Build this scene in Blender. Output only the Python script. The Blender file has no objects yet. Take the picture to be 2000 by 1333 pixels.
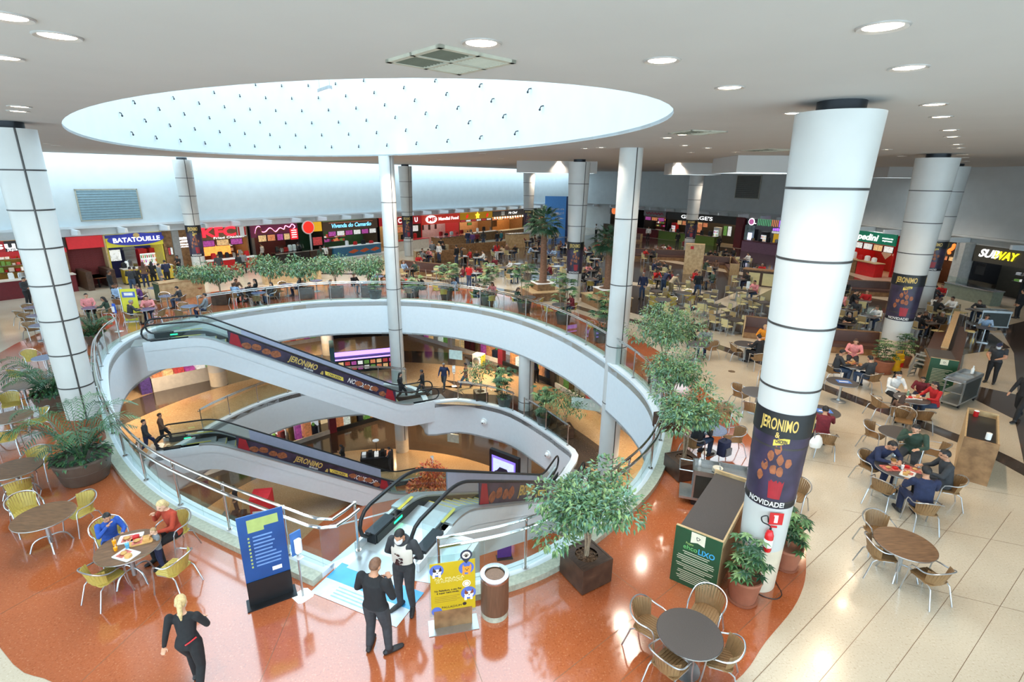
import bpy, bmesh, math, random
from mathutils import Vector, Matrix
SC = bpy.context.scene
COL = SC.collection
PI = math.pi
random.seed(7)

# ---------------------------------------------------------------- camera
FPX, PITCH, ROLL, CAMH = 1020.0, math.radians(17.3), math.radians(0.75), 7.5
cd = bpy.data.cameras.new('camera')
cd.sensor_width = 36.0
cd.lens = FPX * 36.0 / 2000.0
cd.clip_end = 400
cam = bpy.data.objects.new('camera', cd)
COL.objects.link(cam)
cam.matrix_world = Matrix.Translation((0, 0, CAMH)) @ Matrix.Rotation(PI/2 - PITCH, 4, 'X') @ Matrix.Rotation(ROLL, 4, 'Z')
SC.camera = cam

# ---------------------------------------------------------------- world, exposure
w = bpy.data.worlds.new('sky'); SC.world = w; w.use_nodes = True
bgn = w.node_tree.nodes['Background']
bgn.inputs[0].default_value = (0.64, 0.86, 1.0, 1)
bgn.inputs[1].default_value = 3.8
SC.view_settings.view_transform = 'Standard'
SC.view_settings.look = 'None'
SC.view_settings.gamma = 1.0
SC.view_settings.exposure = 0.36
SC.view_settings.use_curve_mapping = False
SC.cycles.adaptive_threshold = 0.05
SC.cycles.max_bounces = 5
SC.cycles.diffuse_bounces = 3
SC.cycles.glossy_bounces = 2
SC.cycles.transmission_bounces = 2
SC.cycles.transparent_max_bounces = 16
SC.cycles.caustics_reflective = False
SC.cycles.caustics_refractive = False
SC.cycles.sample_clamp_indirect = 6.0

# ---------------------------------------------------------------- levels of the building
ZC = 8.65          # ceiling of the food court
L1, L2 = -5.4, -10.5   # the two floors below
def fl(px, py, z=0.0):
    """point of the level z that the photograph shows at (px, py)"""
    x, y = px-1000.0, py-666.5
    c, s = math.cos(ROLL), math.sin(ROLL)
    xr, yr = c*x+s*y, -s*x+c*y
    cp, sp = math.cos(PITCH), math.sin(PITCH)
    d = Vector((xr, FPX*cp - yr*sp, -FPX*sp - yr*cp))
    t = (z-CAMH)/d.z
    return Vector((d.x*t, d.y*t, z))

# ---------------------------------------------------------------- small helpers
def lin(c):
    return c/12.92 if c <= 0.04045 else ((c+0.055)/1.055)**2.4
def rgb(r, g, b):
    return (lin(r/255), lin(g/255), lin(b/255))
_M = {}
def mat(name, col, rough=0.5, metal=0.0, var=0.1, scale=6.0, bump=0.0, emit=0.0, emitcol=None, spec=0.5, stretch=None):
    if name in _M: return _M[name]
    m = bpy.data.materials.new(name); m.use_nodes = True
    nt = m.node_tree; b = nt.nodes['Principled BSDF']
    tc = nt.nodes.new('ShaderNodeTexCoord'); no = nt.nodes.new('ShaderNodeTexNoise')
    mp = nt.nodes.new('ShaderNodeMapping')
    if stretch: mp.inputs['Scale'].default_value = stretch
    no.inputs['Scale'].default_value = scale; no.inputs['Detail'].default_value = 3
    rp = nt.nodes.new('ShaderNodeValToRGB')
    rp.color_ramp.elements[0].position = 0.3; rp.color_ramp.elements[1].position = 0.7
    rp.color_ramp.elements[0].color = tuple(max(0, c*(1-var)) for c in col[:3])+(1,)
    rp.color_ramp.elements[1].color = tuple(min(1, c*(1+var)) for c in col[:3])+(1,)
    nt.links.new(tc.outputs['Object'], mp.inputs[0]); nt.links.new(mp.outputs[0], no.inputs['Vector'])
    nt.links.new(no.outputs['Fac'], rp.inputs[0]); nt.links.new(rp.outputs[0], b.inputs['Base Color'])
    b.inputs['Roughness'].default_value = rough; b.inputs['Metallic'].default_value = metal
    b.inputs['Specular IOR Level'].default_value = spec
    if bump:
        bp = nt.nodes.new('ShaderNodeBump'); bp.inputs['Strength'].default_value = bump; bp.inputs['Distance'].default_value = 0.02
        nt.links.new(no.outputs['Fac'], bp.inputs['Height']); nt.links.new(bp.outputs[0], b.inputs['Normal'])
    if emit:
        e = emitcol or col
        b.inputs['Emission Color'].default_value = tuple(e[:3])+(1,); b.inputs['Emission Strength'].default_value = emit
    _M[name] = m
    return m
def R(name, r, g, b, **k): return mat(name, rgb(r, g, b), **k)
def terrazzo(name, base, light, dark, rough=0.16, chip=26.0, coat=.25):
    m = bpy.data.materials.new(name); m.use_nodes = True
    nt = m.node_tree; b = nt.nodes['Principled BSDF']; N = nt.nodes.new; K = nt.links.new
    tc = N('ShaderNodeTexCoord')
    n1 = N('ShaderNodeTexNoise'); n1.inputs['Scale'].default_value = chip; n1.inputs['Detail'].default_value = 4
    n2 = N('ShaderNodeTexNoise'); n2.inputs['Scale'].default_value = 0.45; n2.inputs['Detail'].default_value = 3
    v = N('ShaderNodeTexVoronoi'); v.inputs['Scale'].default_value = chip*0.55
    for t in (n1, n2, v): K(tc.outputs['Object'], t.inputs['Vector'])
    r1 = N('ShaderNodeValToRGB'); e = r1.color_ramp.elements
    e[0].position = 0.28; e[0].color = dark+(1,); e[1].position = 0.74; e[1].color = light+(1,)
    x = r1.color_ramp.elements.new(0.44); x.color = base+(1,); x = r1.color_ramp.elements.new(0.60); x.color = base+(1,)
    K(n1.outputs['Fac'], r1.inputs[0])
    r2 = N('ShaderNodeValToRGB'); e = r2.color_ramp.elements
    e[0].position = 0.10; e[0].color = light+(1,); e[1].position = 0.17; e[1].color = (0, 0, 0, 1)
    K(v.outputs['Distance'], r2.inputs[0])
    mx = N('ShaderNodeMix'); mx.data_type = 'RGBA'; mx.blend_type = 'LIGHTEN'; mx.inputs[0].default_value = 0.28
    K(r1.outputs[0], mx.inputs[6]); K(r2.outputs[0], mx.inputs[7])
    m2 = N('ShaderNodeMix'); m2.data_type = 'RGBA'; m2.blend_type = 'MULTIPLY'; m2.inputs[0].default_value = 0.5
    r3 = N('ShaderNodeValToRGB'); r3.color_ramp.elements[0].position = 0.3; r3.color_ramp.elements[0].color = (0.62, 0.6, 0.58, 1)
    r3.color_ramp.elements[1].position = 0.65; r3.color_ramp.elements[1].color = (1, 1, 1, 1)
    K(n2.outputs['Fac'], r3.inputs[0]); K(mx.outputs[2], m2.inputs[6]); K(r3.outputs[0], m2.inputs[7])
    K(m2.outputs[2], b.inputs['Base Color'])
    b.inputs['Roughness'].default_value = rough; b.inputs['Specular IOR Level'].default_value = 1.0; b.inputs['Coat Weight'].default_value = coat; b.inputs['Coat Roughness'].default_value = .08
    return m
def wood(name, c1, c2, rough=0.4, sc=5.0):
    m = bpy.data.materials.new(name); m.use_nodes = True
    nt = m.node_tree; b = nt.nodes['Principled BSDF']; N = nt.nodes.new; K = nt.links.new
    tc = N('ShaderNodeTexCoord'); mp = N('ShaderNodeMapping'); mp.inputs['Scale'].default_value = (1, 9, 1)
    no = N('ShaderNodeTexNoise'); no.inputs['Scale'].default_value = sc; no.inputs['Detail'].default_value = 5
    r = N('ShaderNodeValToRGB'); r.color_ramp.elements[0].position = .35; r.color_ramp.elements[1].position = .68
    r.color_ramp.elements[0].color = c1+(1,); r.color_ramp.elements[1].color = c2+(1,)
    K(tc.outputs['Object'], mp.inputs[0]); K(mp.outputs[0], no.inputs['Vector']); K(no.outputs['Fac'], r.inputs[0])
    K(r.outputs[0], b.inputs['Base Color']); b.inputs['Roughness'].default_value = rough
    return m
def glassmat(name, tint=(0.9, 0.96, 0.95), refl=1.45):
    m = bpy.data.materials.new(name); m.use_nodes = True
    nt = m.node_tree; N = nt.nodes.new; K = nt.links.new
    nt.nodes.remove(nt.nodes['Principled BSDF'])
    t = N('ShaderNodeBsdfTransparent'); g = N('ShaderNodeBsdfGlossy'); g.inputs['Roughness'].default_value = 0.02
    no = N('ShaderNodeTexNoise'); no.inputs['Scale'].default_value = 2.0
    r = N('ShaderNodeValToRGB'); r.color_ramp.elements[0].color = tuple(c*.96 for c in tint)+(1,); r.color_ramp.elements[1].color = tint+(1,)
    K(no.outputs['Fac'], r.inputs[0]); K(r.outputs[0], t.inputs[0])
    f = N('ShaderNodeFresnel'); ge = N('ShaderNodeNewGeometry'); mr = N('ShaderNodeMapRange')
    mr.inputs[3].default_value = refl; mr.inputs[4].default_value = 1/refl
    K(ge.outputs['Backfacing'], mr.inputs[0]); K(mr.outputs[0], f.inputs[0])
    x = N('ShaderNodeMixShader'); K(f.outputs[0], x.inputs[0]); K(t.outputs[0], x.inputs[1]); K(g.outputs[0], x.inputs[2])
    K(x.outputs[0], nt.nodes['Material Output'].inputs[0])
    return m

class MB:
    """collects shapes; build() links them as one mesh object"""
    def __init__(s): s.v = []; s.f = []; s.mi = []; s.cur = 0
    def add(s, vs, fs):
        o = len(s.v); s.v += [tuple(v) for v in vs]
        for f in fs: s.f.append(tuple(i+o for i in f)); s.mi.append(s.cur)
    def box(s, x0, x1, y0, y1, z0, z1, mtx=None):
        vs = [Vector((x, y, z)) for z in (z0, z1) for y in (y0, y1) for x in (x0, x1)]
        if mtx is not None: vs = [mtx @ v for v in vs]
        s.add(vs, [(0, 2, 3, 1), (4, 5, 7, 6), (0, 1, 5, 4), (2, 6, 7, 3), (0, 4, 6, 2), (1, 3, 7, 5)]); return s
    def cb(s, c, sz, rz=0.0, rx=0.0):
        m = Matrix.Translation(c) @ Matrix.Rotation(rz, 4, 'Z') @ Matrix.Rotation(rx, 4, 'X')
        a, b, d = sz[0]/2, sz[1]/2, sz[2]/2
        return s.box(-a, a, -b, b, -d, d, m)
    def rbox(s, x0, x1, y0, y1, z0, z1, r=.05, n=3, mtx=None):
        """box with rounded vertical edges"""
        p = []
        for cx, cy, a0 in ((x1-r, y1-r, 0), (x0+r, y1-r, PI/2), (x0+r, y0+r, PI), (x1-r, y0+r, 1.5*PI)):
            for i in range(n+1):
                a = a0+PI/2*i/n; p.append((cx+r*math.cos(a), cy+r*math.sin(a)))
        return s.prism(p, z0, z1, mtx)
    def prism(s, poly, z0, z1, mtx=None):
        n = len(poly)
        vs = [Vector((p[0], p[1], z0)) for p in poly]+[Vector((p[0], p[1], z1)) for p in poly]
        if mtx is not None: vs = [mtx @ v for v in vs]
        fs = [tuple(range(n-1, -1, -1)), tuple(range(n, 2*n))]+[(i, (i+1) % n, n+(i+1) % n, n+i) for i in range(n)]
        s.add(vs, fs); return s
    def cyl(s, p0, p1, r0, r1=None, n=12, cap=True):
        r1 = r0 if r1 is None else r1
        p0, p1 = Vector(p0), Vector(p1); d = (p1-p0)
        if d.length < 1e-6: return s
        q = d.to_track_quat('Z', 'Y'); vs = []
        for p, r in ((p0, r0), (p1, r1)):
            for i in range(n):
                a = 2*PI*i/n; vs.append(p+q @ Vector((r*math.cos(a), r*math.sin(a), 0)))
        fs = [(i, (i+1) % n, n+(i+1) % n, n+i) for i in range(n)]
        if cap: fs += [tuple(range(n-1, -1, -1)), tuple(range(n, 2*n))]
        s.add(vs, fs); return s
    def tube(s, path, r, n=8, closed=False):
        P = [Vector(p) for p in path]; m = len(P)
        if not isinstance(r, (list, tuple)): r = [r]*m
        vs = []; up = None
        for i, p in enumerate(P):
            a = P[(i-1) % m] if (closed or i) else P[i]
            b = P[(i+1) % m] if (closed or i < m-1) else P[i]
            d = (b-a)
            if d.length < 1e-9: d = Vector((0, 0, 1))
            d.normalize()
            if up is None:
                up = Vector((0, 0, 1)) if abs(d.z) < .9 else Vector((1, 0, 0))
            x = up.cross(d)
            if x.length < 1e-4: x = Vector((0, 1, 0)).cross(d)
            x.normalize(); y = d.cross(x); up = y
            for k in range(n):
                t = 2*PI*k/n; vs.append(p+x*(r[i]*math.cos(t))+y*(r[i]*math.sin(t)))
        fs = []
        for i in range(m if closed else m-1):
            j = (i+1) % m
            for k in range(n): fs.append((i*n+k, i*n+(k+1) % n, j*n+(k+1) % n, j*n+k))
        if not closed: fs += [tuple(range(n-1, -1, -1)), tuple(range((m-1)*n, m*n))]
        s.add(vs, fs); return s
    def lathe(s, prof, n=24, c=(0, 0, 0), cap=True):
        vs = []; m = len(prof)
        for r, z in prof:
            for k in range(n):
                a = 2*PI*k/n; vs.append((c[0]+r*math.cos(a), c[1]+r*math.sin(a), c[2]+z))
        fs = [(i*n+k, i*n+(k+1) % n, (i+1)*n+(k+1) % n, (i+1)*n+k) for i in range(m-1) for k in range(n)]
        if cap: fs += [tuple(range(n-1, -1, -1)), tuple(range((m-1)*n, m*n))]
        s.add(vs, fs); return s
    def ball(s, c, r, n=10, m=7, q=None):
        if not isinstance(r, (list, tuple)): r = (r, r, r)
        vs = []; c = Vector(c)
        def tr(v): return c+(q @ v if q is not None else v)
        vs.append(tr(Vector((0, 0, -r[2]))))
        for i in range(1, m):
            t = -PI/2+PI*i/m
            for k in range(n):
                a = 2*PI*k/n; vs.append(tr(Vector((r[0]*math.cos(t)*math.cos(a), r[1]*math.cos(t)*math.sin(a), r[2]*math.sin(t)))))
        vs.append(tr(Vector((0, 0, r[2]))))
        fs = [(0, 1+(k+1) % n, 1+k) for k in range(n)]
        for i in range(m-2):
            for k in range(n): fs.append((1+i*n+k, 1+i*n+(k+1) % n, 1+(i+1)*n+(k+1) % n, 1+(i+1)*n+k))
        T = len(vs)-1; o = 1+(m-2)*n
        fs += [(o+k, o+(k+1) % n, T) for k in range(n)]
        s.add(vs, fs); return s
    def mesh(s, name, mats, smooth=True):
        me = bpy.data.meshes.new(name); me.from_pydata(s.v, [], s.f)
        if not isinstance(mats, (list, tuple)): mats = [mats]
        for m in mats: me.materials.append(m)
        if any(s.mi): me.polygons.foreach_set('material_index', s.mi)
        if smooth:
            me.polygons.foreach_set('use_smooth', [True]*len(me.polygons))
            me.set_sharp_from_angle(angle=math.radians(38))
        me.update(); return me
    def build(s, name, mats, parent=None, smooth=True):
        return put(name, s.mesh(name, mats, smooth), parent)
def put(name, me, parent=None, loc=None, rz=None):
    o = bpy.data.objects.new(name, me); COL.objects.link(o)
    if parent is not None: o.parent = parent
    if loc is not None: o.location = loc
    if rz is not None: o.rotation_euler = (0, 0, rz)
    return o
def tag(o, label, cat, group=None, kind=None):
    o['label'] = label; o['category'] = cat
    if group: o['group'] = group
    if kind: o['kind'] = kind
    return o
def thing(name, label, cat, loc=(0, 0, 0), rz=0.0, group=None):
    o = bpy.data.objects.new(name, None); o.empty_display_size = .2; COL.objects.link(o)
    o.location = loc; o.rotation_euler = (0, 0, rz)
    return tag(o, label, cat, group)
def struct(o): o['kind'] = 'structure'; return o
def dup(root, loc, rz=0.0, label=None, group=None, sc=None):
    r = root.copy(); COL.objects.link(r); r.location = loc; r.rotation_euler = (0, 0, rz)
    if label: r['label'] = label
    if group: r['group'] = group
    if sc: r.scale = (sc, sc, sc)
    for ch in root.children:
        c = ch.copy(); COL.objects.link(c); c.parent = r
        for g in ch.children:
            d = g.copy(); COL.objects.link(d); d.parent = c
    return r
def spline(P, n=8, closed=False):
    P = [Vector(p) for p in P]; m = len(P); out = []
    for i in range(m if closed else m-1):
        if closed: a, b, c, d = P[(i-1) % m], P[i], P[(i+1) % m], P[(i+2) % m]
        else: a, b, c, d = P[max(i-1, 0)], P[i], P[i+1], P[min(i+2, m-1)]
        for k in range(n):
            t = k/n
            out.append(0.5*((2*b)+(c-a)*t+(2*a-5*b+4*c-d)*t*t+(3*b-a-3*c+d)*t**3))
    if not closed: out.append(P[-1])
    return out
def fillpoly(loops, z):
    """flat faces between an outer loop and its holes"""
    bm = bmesh.new(); ed = []
    for lp in loops:
        vs = [bm.verts.new((p[0], p[1], z)) for p in lp]
        for i in range(len(vs)): ed.append(bm.edges.new((vs[i], vs[(i+1) % len(vs)])))
    bmesh.ops.triangle_fill(bm, use_beauty=True, edges=ed)
    bm.normal_update()
    for f in bm.faces:
        if f.normal.z < 0: f.normal_flip()
    return bm
def plate(name, loops, z0, z1, m, parent=None):
    """slab with holes"""
    bm = fillpoly(loops, z1)
    if z1-z0 > 1e-5:
        g = bmesh.ops.extrude_face_region(bm, geom=bm.faces[:])
        bmesh.ops.translate(bm, verts=[v for v in g['geom'] if isinstance(v, bmesh.types.BMVert)], vec=(0, 0, z0-z1))
        bmesh.ops.recalc_face_normals(bm, faces=bm.faces[:])
    me = bpy.data.meshes.new(name); bm.to_mesh(me); bm.free(); me.materials.append(m)
    return put(name, me, parent)
def offs(P, d, closed=True):
    """offset a 2D polyline to its left by d"""
    m = len(P); out = []
    for i in range(m):
        a = P[(i-1) % m] if (closed or i) else P[i]; b = P[(i+1) % m] if (closed or i < m-1) else P[i]
        t = Vector((b[0]-a[0], b[1]-a[1])); t.normalize()
        out.append(Vector((P[i][0]-t.y*d, P[i][1]+t.x*d)))
    return out
def wallstrip(mb, P, z0, z1, th, closed=False):
    """band standing along polyline P (2D), thickness th to its left"""
    Q = offs(P, th, closed); n = len(P); vs = []
    for i in range(n):
        a, b = P[i], Q[i]
        vs += [(a[0], a[1], z0), (a[0], a[1], z1), (b[0], b[1], z1), (b[0], b[1], z0)]
    fs = []
    for i in range(n if closed else n-1):
        j = (i+1) % n
        for k in range(4): fs.append((i*4+k, i*4+(k+1) % 4, j*4+(k+1) % 4, j*4+k))
    if not closed: fs += [(3, 2, 1, 0), tuple((n-1)*4+k for k in range(4))]
    mb.add(vs, fs); return mb
_TX = {}
def textmesh(body, size, m, extrude=.012, fat=0.0, shear=0.0, space=1.0, align='CENTER'):
    k = (body, size, m.name, extrude, fat, shear, space, align)
    if k in _TX: return _TX[k]
    cu = bpy.data.curves.new('txt', 'FONT'); cu.body = body; cu.size = size; cu.extrude = extrude; cu.offset = fat*size
    cu.shear = shear; cu.space_character = space; cu.align_x = align; cu.align_y = 'CENTER'; cu.resolution_u = 3
    o = bpy.data.objects.new('txt', cu); COL.objects.link(o)
    dg = bpy.context.evaluated_depsgraph_get(); dg.update()
    me = bpy.data.meshes.new_from_object(o.evaluated_get(dg)); me.materials.clear(); me.materials.append(m)
    bpy.data.objects.remove(o); bpy.data.curves.remove(cu)
    _TX[k] = me; return me
def lettering(body, size, m, parent, loc, wd=None, **k):
    """text standing upright in the parent's local XZ plane, read from -Y"""
    me = textmesh(body, size, m, **k)
    o = put('lettering', me, parent, loc); o.rotation_euler = (PI/2, 0, 0)
    if wd:
        xs = [v.co.x for v in me.vertices]; s = wd/max(1e-4, max(xs)-min(xs)); o.scale = (s, 1, 1)
    return o
# ---------------------------------------------------------------- materials shared by many things
white = R('white_paint', 216, 222, 226, rough=.55, var=.02)
wallp = R('wall_paint', 214, 222, 224, rough=.7, var=.03, scale=1.5)
greyw = R('grey_wall_paint', 186, 188, 187, rough=.75, var=.04, scale=1.5)
ceilm = R('ceiling_paint', 189, 186, 183, rough=.8, var=.02, scale=1.0)
steel = R('brushed_steel', 196, 198, 200, rough=.22, metal=1.0, var=.06, scale=30)
alu = R('aluminium', 186, 190, 192, rough=.35, metal=.9, var=.05, scale=20)
black = R('black_rubber', 22, 23, 26, rough=.45, var=.15)
darkm = R('dark_metal', 48, 50, 54, rough=.4, metal=.6, var=.1)
glass = glassmat('clear_glass')
stone = R('grey_green_stone', 176, 178, 160, rough=.3, var=.18, scale=14)
cream_t = terrazzo('cream_terrazzo', rgb(212, 198, 176), rgb(228, 218, 200), rgb(190, 172, 148), rough=.2, chip=30)
orange_t = terrazzo('orange_terrazzo', rgb(182, 98, 58), rgb(206, 138, 98), rgb(156, 78, 44), rough=.12, chip=32, coat=.65)
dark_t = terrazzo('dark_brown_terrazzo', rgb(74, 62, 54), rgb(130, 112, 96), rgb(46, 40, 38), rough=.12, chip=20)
tan_t = terrazzo('tan_terrazzo', rgb(186, 152, 112), rgb(214, 186, 150), rgb(160, 124, 88), rough=.16, chip=14)
metal_strip = R('divider_brass', 134, 110, 88, rough=.4, metal=.5, var=.1)
woodtop = wood('table_wood', rgb(96, 70, 50), rgb(132, 98, 70), .35)
woodlt = wood('light_wood', rgb(176, 146, 104), rgb(206, 178, 136), .45)
woodmd = wood('mid_wood', rgb(120, 88, 58), rgb(158, 120, 82), .45)
wooddk = wood('dark_wood', rgb(58, 40, 32), rgb(84, 60, 46), .4)
redm = R('red_paint', 196, 30, 34, rough=.4)
whitep = R('white_plastic', 240, 240, 238, rough=.4, var=.02)

# ---------------------------------------------------------------- plan of the building
ED = Vector((.398, .918)); EP = Vector((.918, -.398))     # run of the near escalator and its right hand
RIMPTS = [(-1.35, 8.15), (0, 8.62), (1.12, 9.44), (3.0, 11.5), (4.0, 13.4), (4.65, 15.4), (4.75, 17.75), (4.1, 20.65), (2.5, 24.85),
          (0, 28.5), (-3.1, 30.9), (-6.4, 31.95), (-9.6, 31.85), (-12.6, 31.0), (-15.6, 28.6), (-17.3, 26.4), (-17.9, 24.4), (-17.6, 22.4),
          (-16.6, 20.3), (-15.2, 18.3), (-13.2, 15.8), (-11.2, 13.6), (-9.6, 12.1), (-8.0, 10.9), (-6.0, 9.8), (-4.66, 9.15), (-3.5, 8.6)]
RIM = [Vector((p.x, p.y)) for p in spline([(x, y, 0) for x, y in RIMPTS], 5)]
NL, NR = RIM[-1], RIM[0]
NOTCH = [NL+ED*1.75, NR+ED*1.36]
HOLE0 = RIM+NOTCH
L1PTS = [(-1.0, 9.4), (1.2, 10.6), (3.0, 13.0), (3.7, 15.6), (3.9, 17.6), (3.85, 18.8), (1.9, 19.6), (2.35, 20.9), (3.0, 22.6), (2.45, 23.8), (1.7, 25.1), (-.03, 27.4), (-1.6, 28.4),
         (-3.25, 28.95), (-5.0, 28.55), (-5.6, 29.7), (-6.8, 31.0), (-9.6, 31.3), (-12.0, 30.6), (-13.6, 29.6), (-14.9, 27.8), (-15.8, 25.5), (-16.0, 24.3), (-16.4, 22.6),
         (-16.9, 21.6), (-15.2, 18.6), (-13.0, 16.0), (-10.6, 13.8), (-8.0, 11.6), (-5.0, 9.9), (-3, 9.3)]
HOLE1 = [Vector((p.x, p.y)) for p in spline([(x, y, 0) for x, y in L1PTS], 3, True)]
ORPTS = [(3.5, 6.2), (4.4, 7.0), (5.4, 7.9), (6.1, 8.9), (6.8, 10.6), (7.35, 14.0), (7.2, 18.3), (6.7, 22.9), (5.4, 26.7), (3.3, 30.5), (0, 34), (-3.7, 36.5), (-11.0, 37.8),
         (-18.1, 35.9), (-22.0, 31.2), (-23.2, 25.6), (-21.8, 20.5), (-18.3, 14.8), (-13.5, 10.3), (-8.4, 6.7), (-6.9, 6.05), (-4.5, 5.1), (-1.5, 4.7), (1.5, 5.1)]
ORANGE = [Vector((p.x, p.y)) for p in spline([(x, y, 0) for x, y in ORPTS], 5, True)]
BIG = [(-48, -6), (44, -6), (44, 90), (-48, 90)]

# floor of the food court
floor = struct(plate('floor', [BIG, HOLE0], -.25, 0.0, cream_t))
plate('orange_terrazzo', [ORANGE, HOLE0], .001, .006, orange_t, floor)
arc_i = spline([tuple(fl(x, y)) for x, y in ((2080, 975), (2000, 930), (1870, 865), (1605, 762), (1494, 716), (1395, 680), (1280, 642), (1140, 608), (1055, 582), (887, 554), (785, 541), (700, 537), (620, 536))], 5)
arc_i = [Vector((p.x, p.y)) for p in arc_i]; arc_o = offs(arc_i, -.62, False)
plate('dark_stripe', [arc_i+arc_o[::-1]], .001, .006, dark_t, floor)
dk = [fl(*p) for p in ((1205, 604), (1345, 640), (1447, 654), (1620, 680), (1750, 697), (1800, 704))]
plate('dark_field', [[(p.x, p.y) for p in dk]+[(24, 24), (27, 30), (30, 56), (14, 78), (-6, 58), (-9, 49), (0, 41.5)]], .001, .006, dark_t, floor)
dr = [fl(*p) for p in ((1952, 640), (1980, 690), (1988, 772), (1895, 752), (1886, 772), (1982, 820), (2004, 925))]
plate('dark_field', [[(p.x, p.y) for p in dr]+[(24, 12), (32, 14), (31, 30)]], .001, .006, dark_t, floor)
for a, b, wd in (((8.9, 27.2), (20.5, 40.6), 1.5), ((-2, 46), (14, 36), 1.3), ((12, 56), (26, 34), 1.4), ((16.5, 20.6), (19.9, 26), 1.0)):
    a, b = Vector(a), Vector(b); t = (b-a).normalized(); nn = Vector((-t.y, t.x))*wd/2
    plate('cream_band', [[a-nn, b-nn, b+nn, a+nn]], .0065, .009, cream_t, floor)
# metal divider strips of the terrazzo
seam = MB().box(0, 1, -.0035, .0035, 0, .001).mesh('divider_strip', metal_strip)
def strip(a, b, z=.0065):
    a, b = Vector(a), Vector(b); d = b-a
    o = put('divider_strip', seam, floor, (a.x, a.y, z), math.atan2(d.y, d.x)); o.scale = (d.length, 1, 1)
for k in range(9):
    p = fl(1080+130*k, 1333); q = fl(1500+95*k, 1000)
    strip((p.x, p.y), (q.x, q.y), .0005 if k > 3 else .0065)
for k in range(5):
    strip((7.6+.2*k, 6+2.4*k), (16, 2.5+2.6*k), .0005)
for a in (-2.75, -2.5, -2.25, -2.0, -1.75, -1.5, -1.2, -.9):
    c = Vector((-4.6, 17.0)); d = Vector((math.cos(a), math.sin(a)))
    r0 = 8.2 if a > -2.1 else 9.6
    strip(c+d*(r0+.6), c+d*(r0+3.9))

plate('landing_plate', [[NL+Vector((.02, .02)), NR+Vector((0, .05)), NOTCH[1], NOTCH[0]]], .0065, .012, R('pale_landing_steel', 196, 208, 212, rough=.22, metal=.35, var=.04, scale=3), floor)

# level -1 and level -2
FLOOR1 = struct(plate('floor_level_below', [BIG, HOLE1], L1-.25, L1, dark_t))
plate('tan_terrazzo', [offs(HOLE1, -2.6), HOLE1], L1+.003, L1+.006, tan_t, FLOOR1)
L1S = [Vector((p.x, p.y)) for p in spline([(x, y, 0) for x, y in ((-1.0, 9.4), (1.2, 10.6), (3.0, 13.0), (3.9, 16), (3.9, 19.5), (3.3, 22.4), (1.7, 25.4), (-.4, 28.4), (-3.2, 30.3), (-6.4, 31.3), (-9.6, 31.4), (-12.6, 30.4), (-14.9, 28.2), (-16.2, 25.5), (-16.8, 22), (-15.2, 18.6), (-13.0, 16.0), (-10.6, 13.8), (-8.0, 11.6), (-5.0, 9.9), (-3, 9.3))], 4, True)]
def ring(d0, d1, z, m, par):
    A, B = offs(L1S, -d0), offs(L1S, -d1); n = len(A); mb = MB()
    mb.add([(p.x, p.y, z) for p in A]+[(p.x, p.y, z) for p in B], [(i, n+i, n+(i+1) % n, (i+1) % n) for i in range(n)])
    return mb.build('tan_terrazzo', m, par)
ring(1.6, 4.4, L1+.002, tan_t, FLOOR1); ring(7.0, 11.0, L1+.002, tan_t, FLOOR1)
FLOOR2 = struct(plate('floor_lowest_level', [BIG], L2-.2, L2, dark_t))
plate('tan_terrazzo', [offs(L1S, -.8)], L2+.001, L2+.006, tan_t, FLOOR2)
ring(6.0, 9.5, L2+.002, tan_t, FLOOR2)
plate('orange_terrazzo', [[Vector((-4.0, 20.5))+Vector((7.0*math.cos(t*PI/24), 8.0*math.sin(t*PI/24))) for t in range(48)]], L2+.0065, L2+.011, orange_t, FLOOR2)
for a, b in (((-9.5, 23.8), (-4.6, 26.2)), ((-6.2, 21.5), (-2.2, 24.6)), ((-2.8, 19.0), (-6.0, 24.8)), ((-1.0, 14.2), (.9, 16.6)), ((-3.4, 20.6), (-.9, 18.6))):
    a, b = Vector(a), Vector(b); t = (b-a).normalized(); nn = Vector((-t.y, t.x))*.07
    plate('white_inlay', [[a-nn, b-nn, b+nn, a+nn]], L2+.0115, L2+.014, white, FLOOR2)

# slab edges around the void, with the ledge that carries the balustrade
ZF0, ZF1 = -2.1, L1-2.1
mb = MB(); wallstrip(mb, RIM, ZF0, .12, -.30); trim = struct(mb.build('trim_1', white)); trim['label'] = 'white curved slab edge around the food court void'
mb = MB(); wallstrip(mb, offs(RIM, -.30, False), -.02, .14, -.24); struct(mb.build('stone_curb', stone, trim))
mb = MB(); wallstrip(mb, [NL-ED*.02, NOTCH[0], NOTCH[1], NR-ED*.02], ZF0, -.005, .2); struct(mb.build('landing_edge', white, trim))
mb = MB(); wallstrip(mb, offs(RIM, .02, False), .06, .13, -.1); struct(mb.build('edge_lip', white, trim))
mb = MB(); wallstrip(mb, HOLE1, ZF1, L1+.12, -.30, True); trim1 = struct(mb.build('trim_2', white)); trim1['label'] = 'white curved slab edge of the level below'
mb = MB(); wallstrip(mb, offs(HOLE1, .02), L1+.06, L1+.13, -.1, True); struct(mb.build('edge_lip', white, trim1))
# soffits of the two upper levels
struct(plate('ceiling_level_below', [BIG, HOLE0], ZF0, ZF0+.1, ceilm))
struct(plate('ceiling_lowest_level', [BIG, HOLE1], ZF1, ZF1+.1, ceilm))

# ---------------------------------------------------------------- ceiling with the oval roof light
SKC, SKA, SKB, SKU = Vector((-7.49, 21.0)), 16.0, 7.2, Vector((math.cos(1.0), -math.sin(1.0)))
SKV = Vector((-SKU.y, SKU.x))
SKY = [SKC+SKU*(SKA*math.cos(2*PI*k/96))+SKV*(SKB*math.sin(2*PI*k/96)) for k in range(96)]
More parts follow.
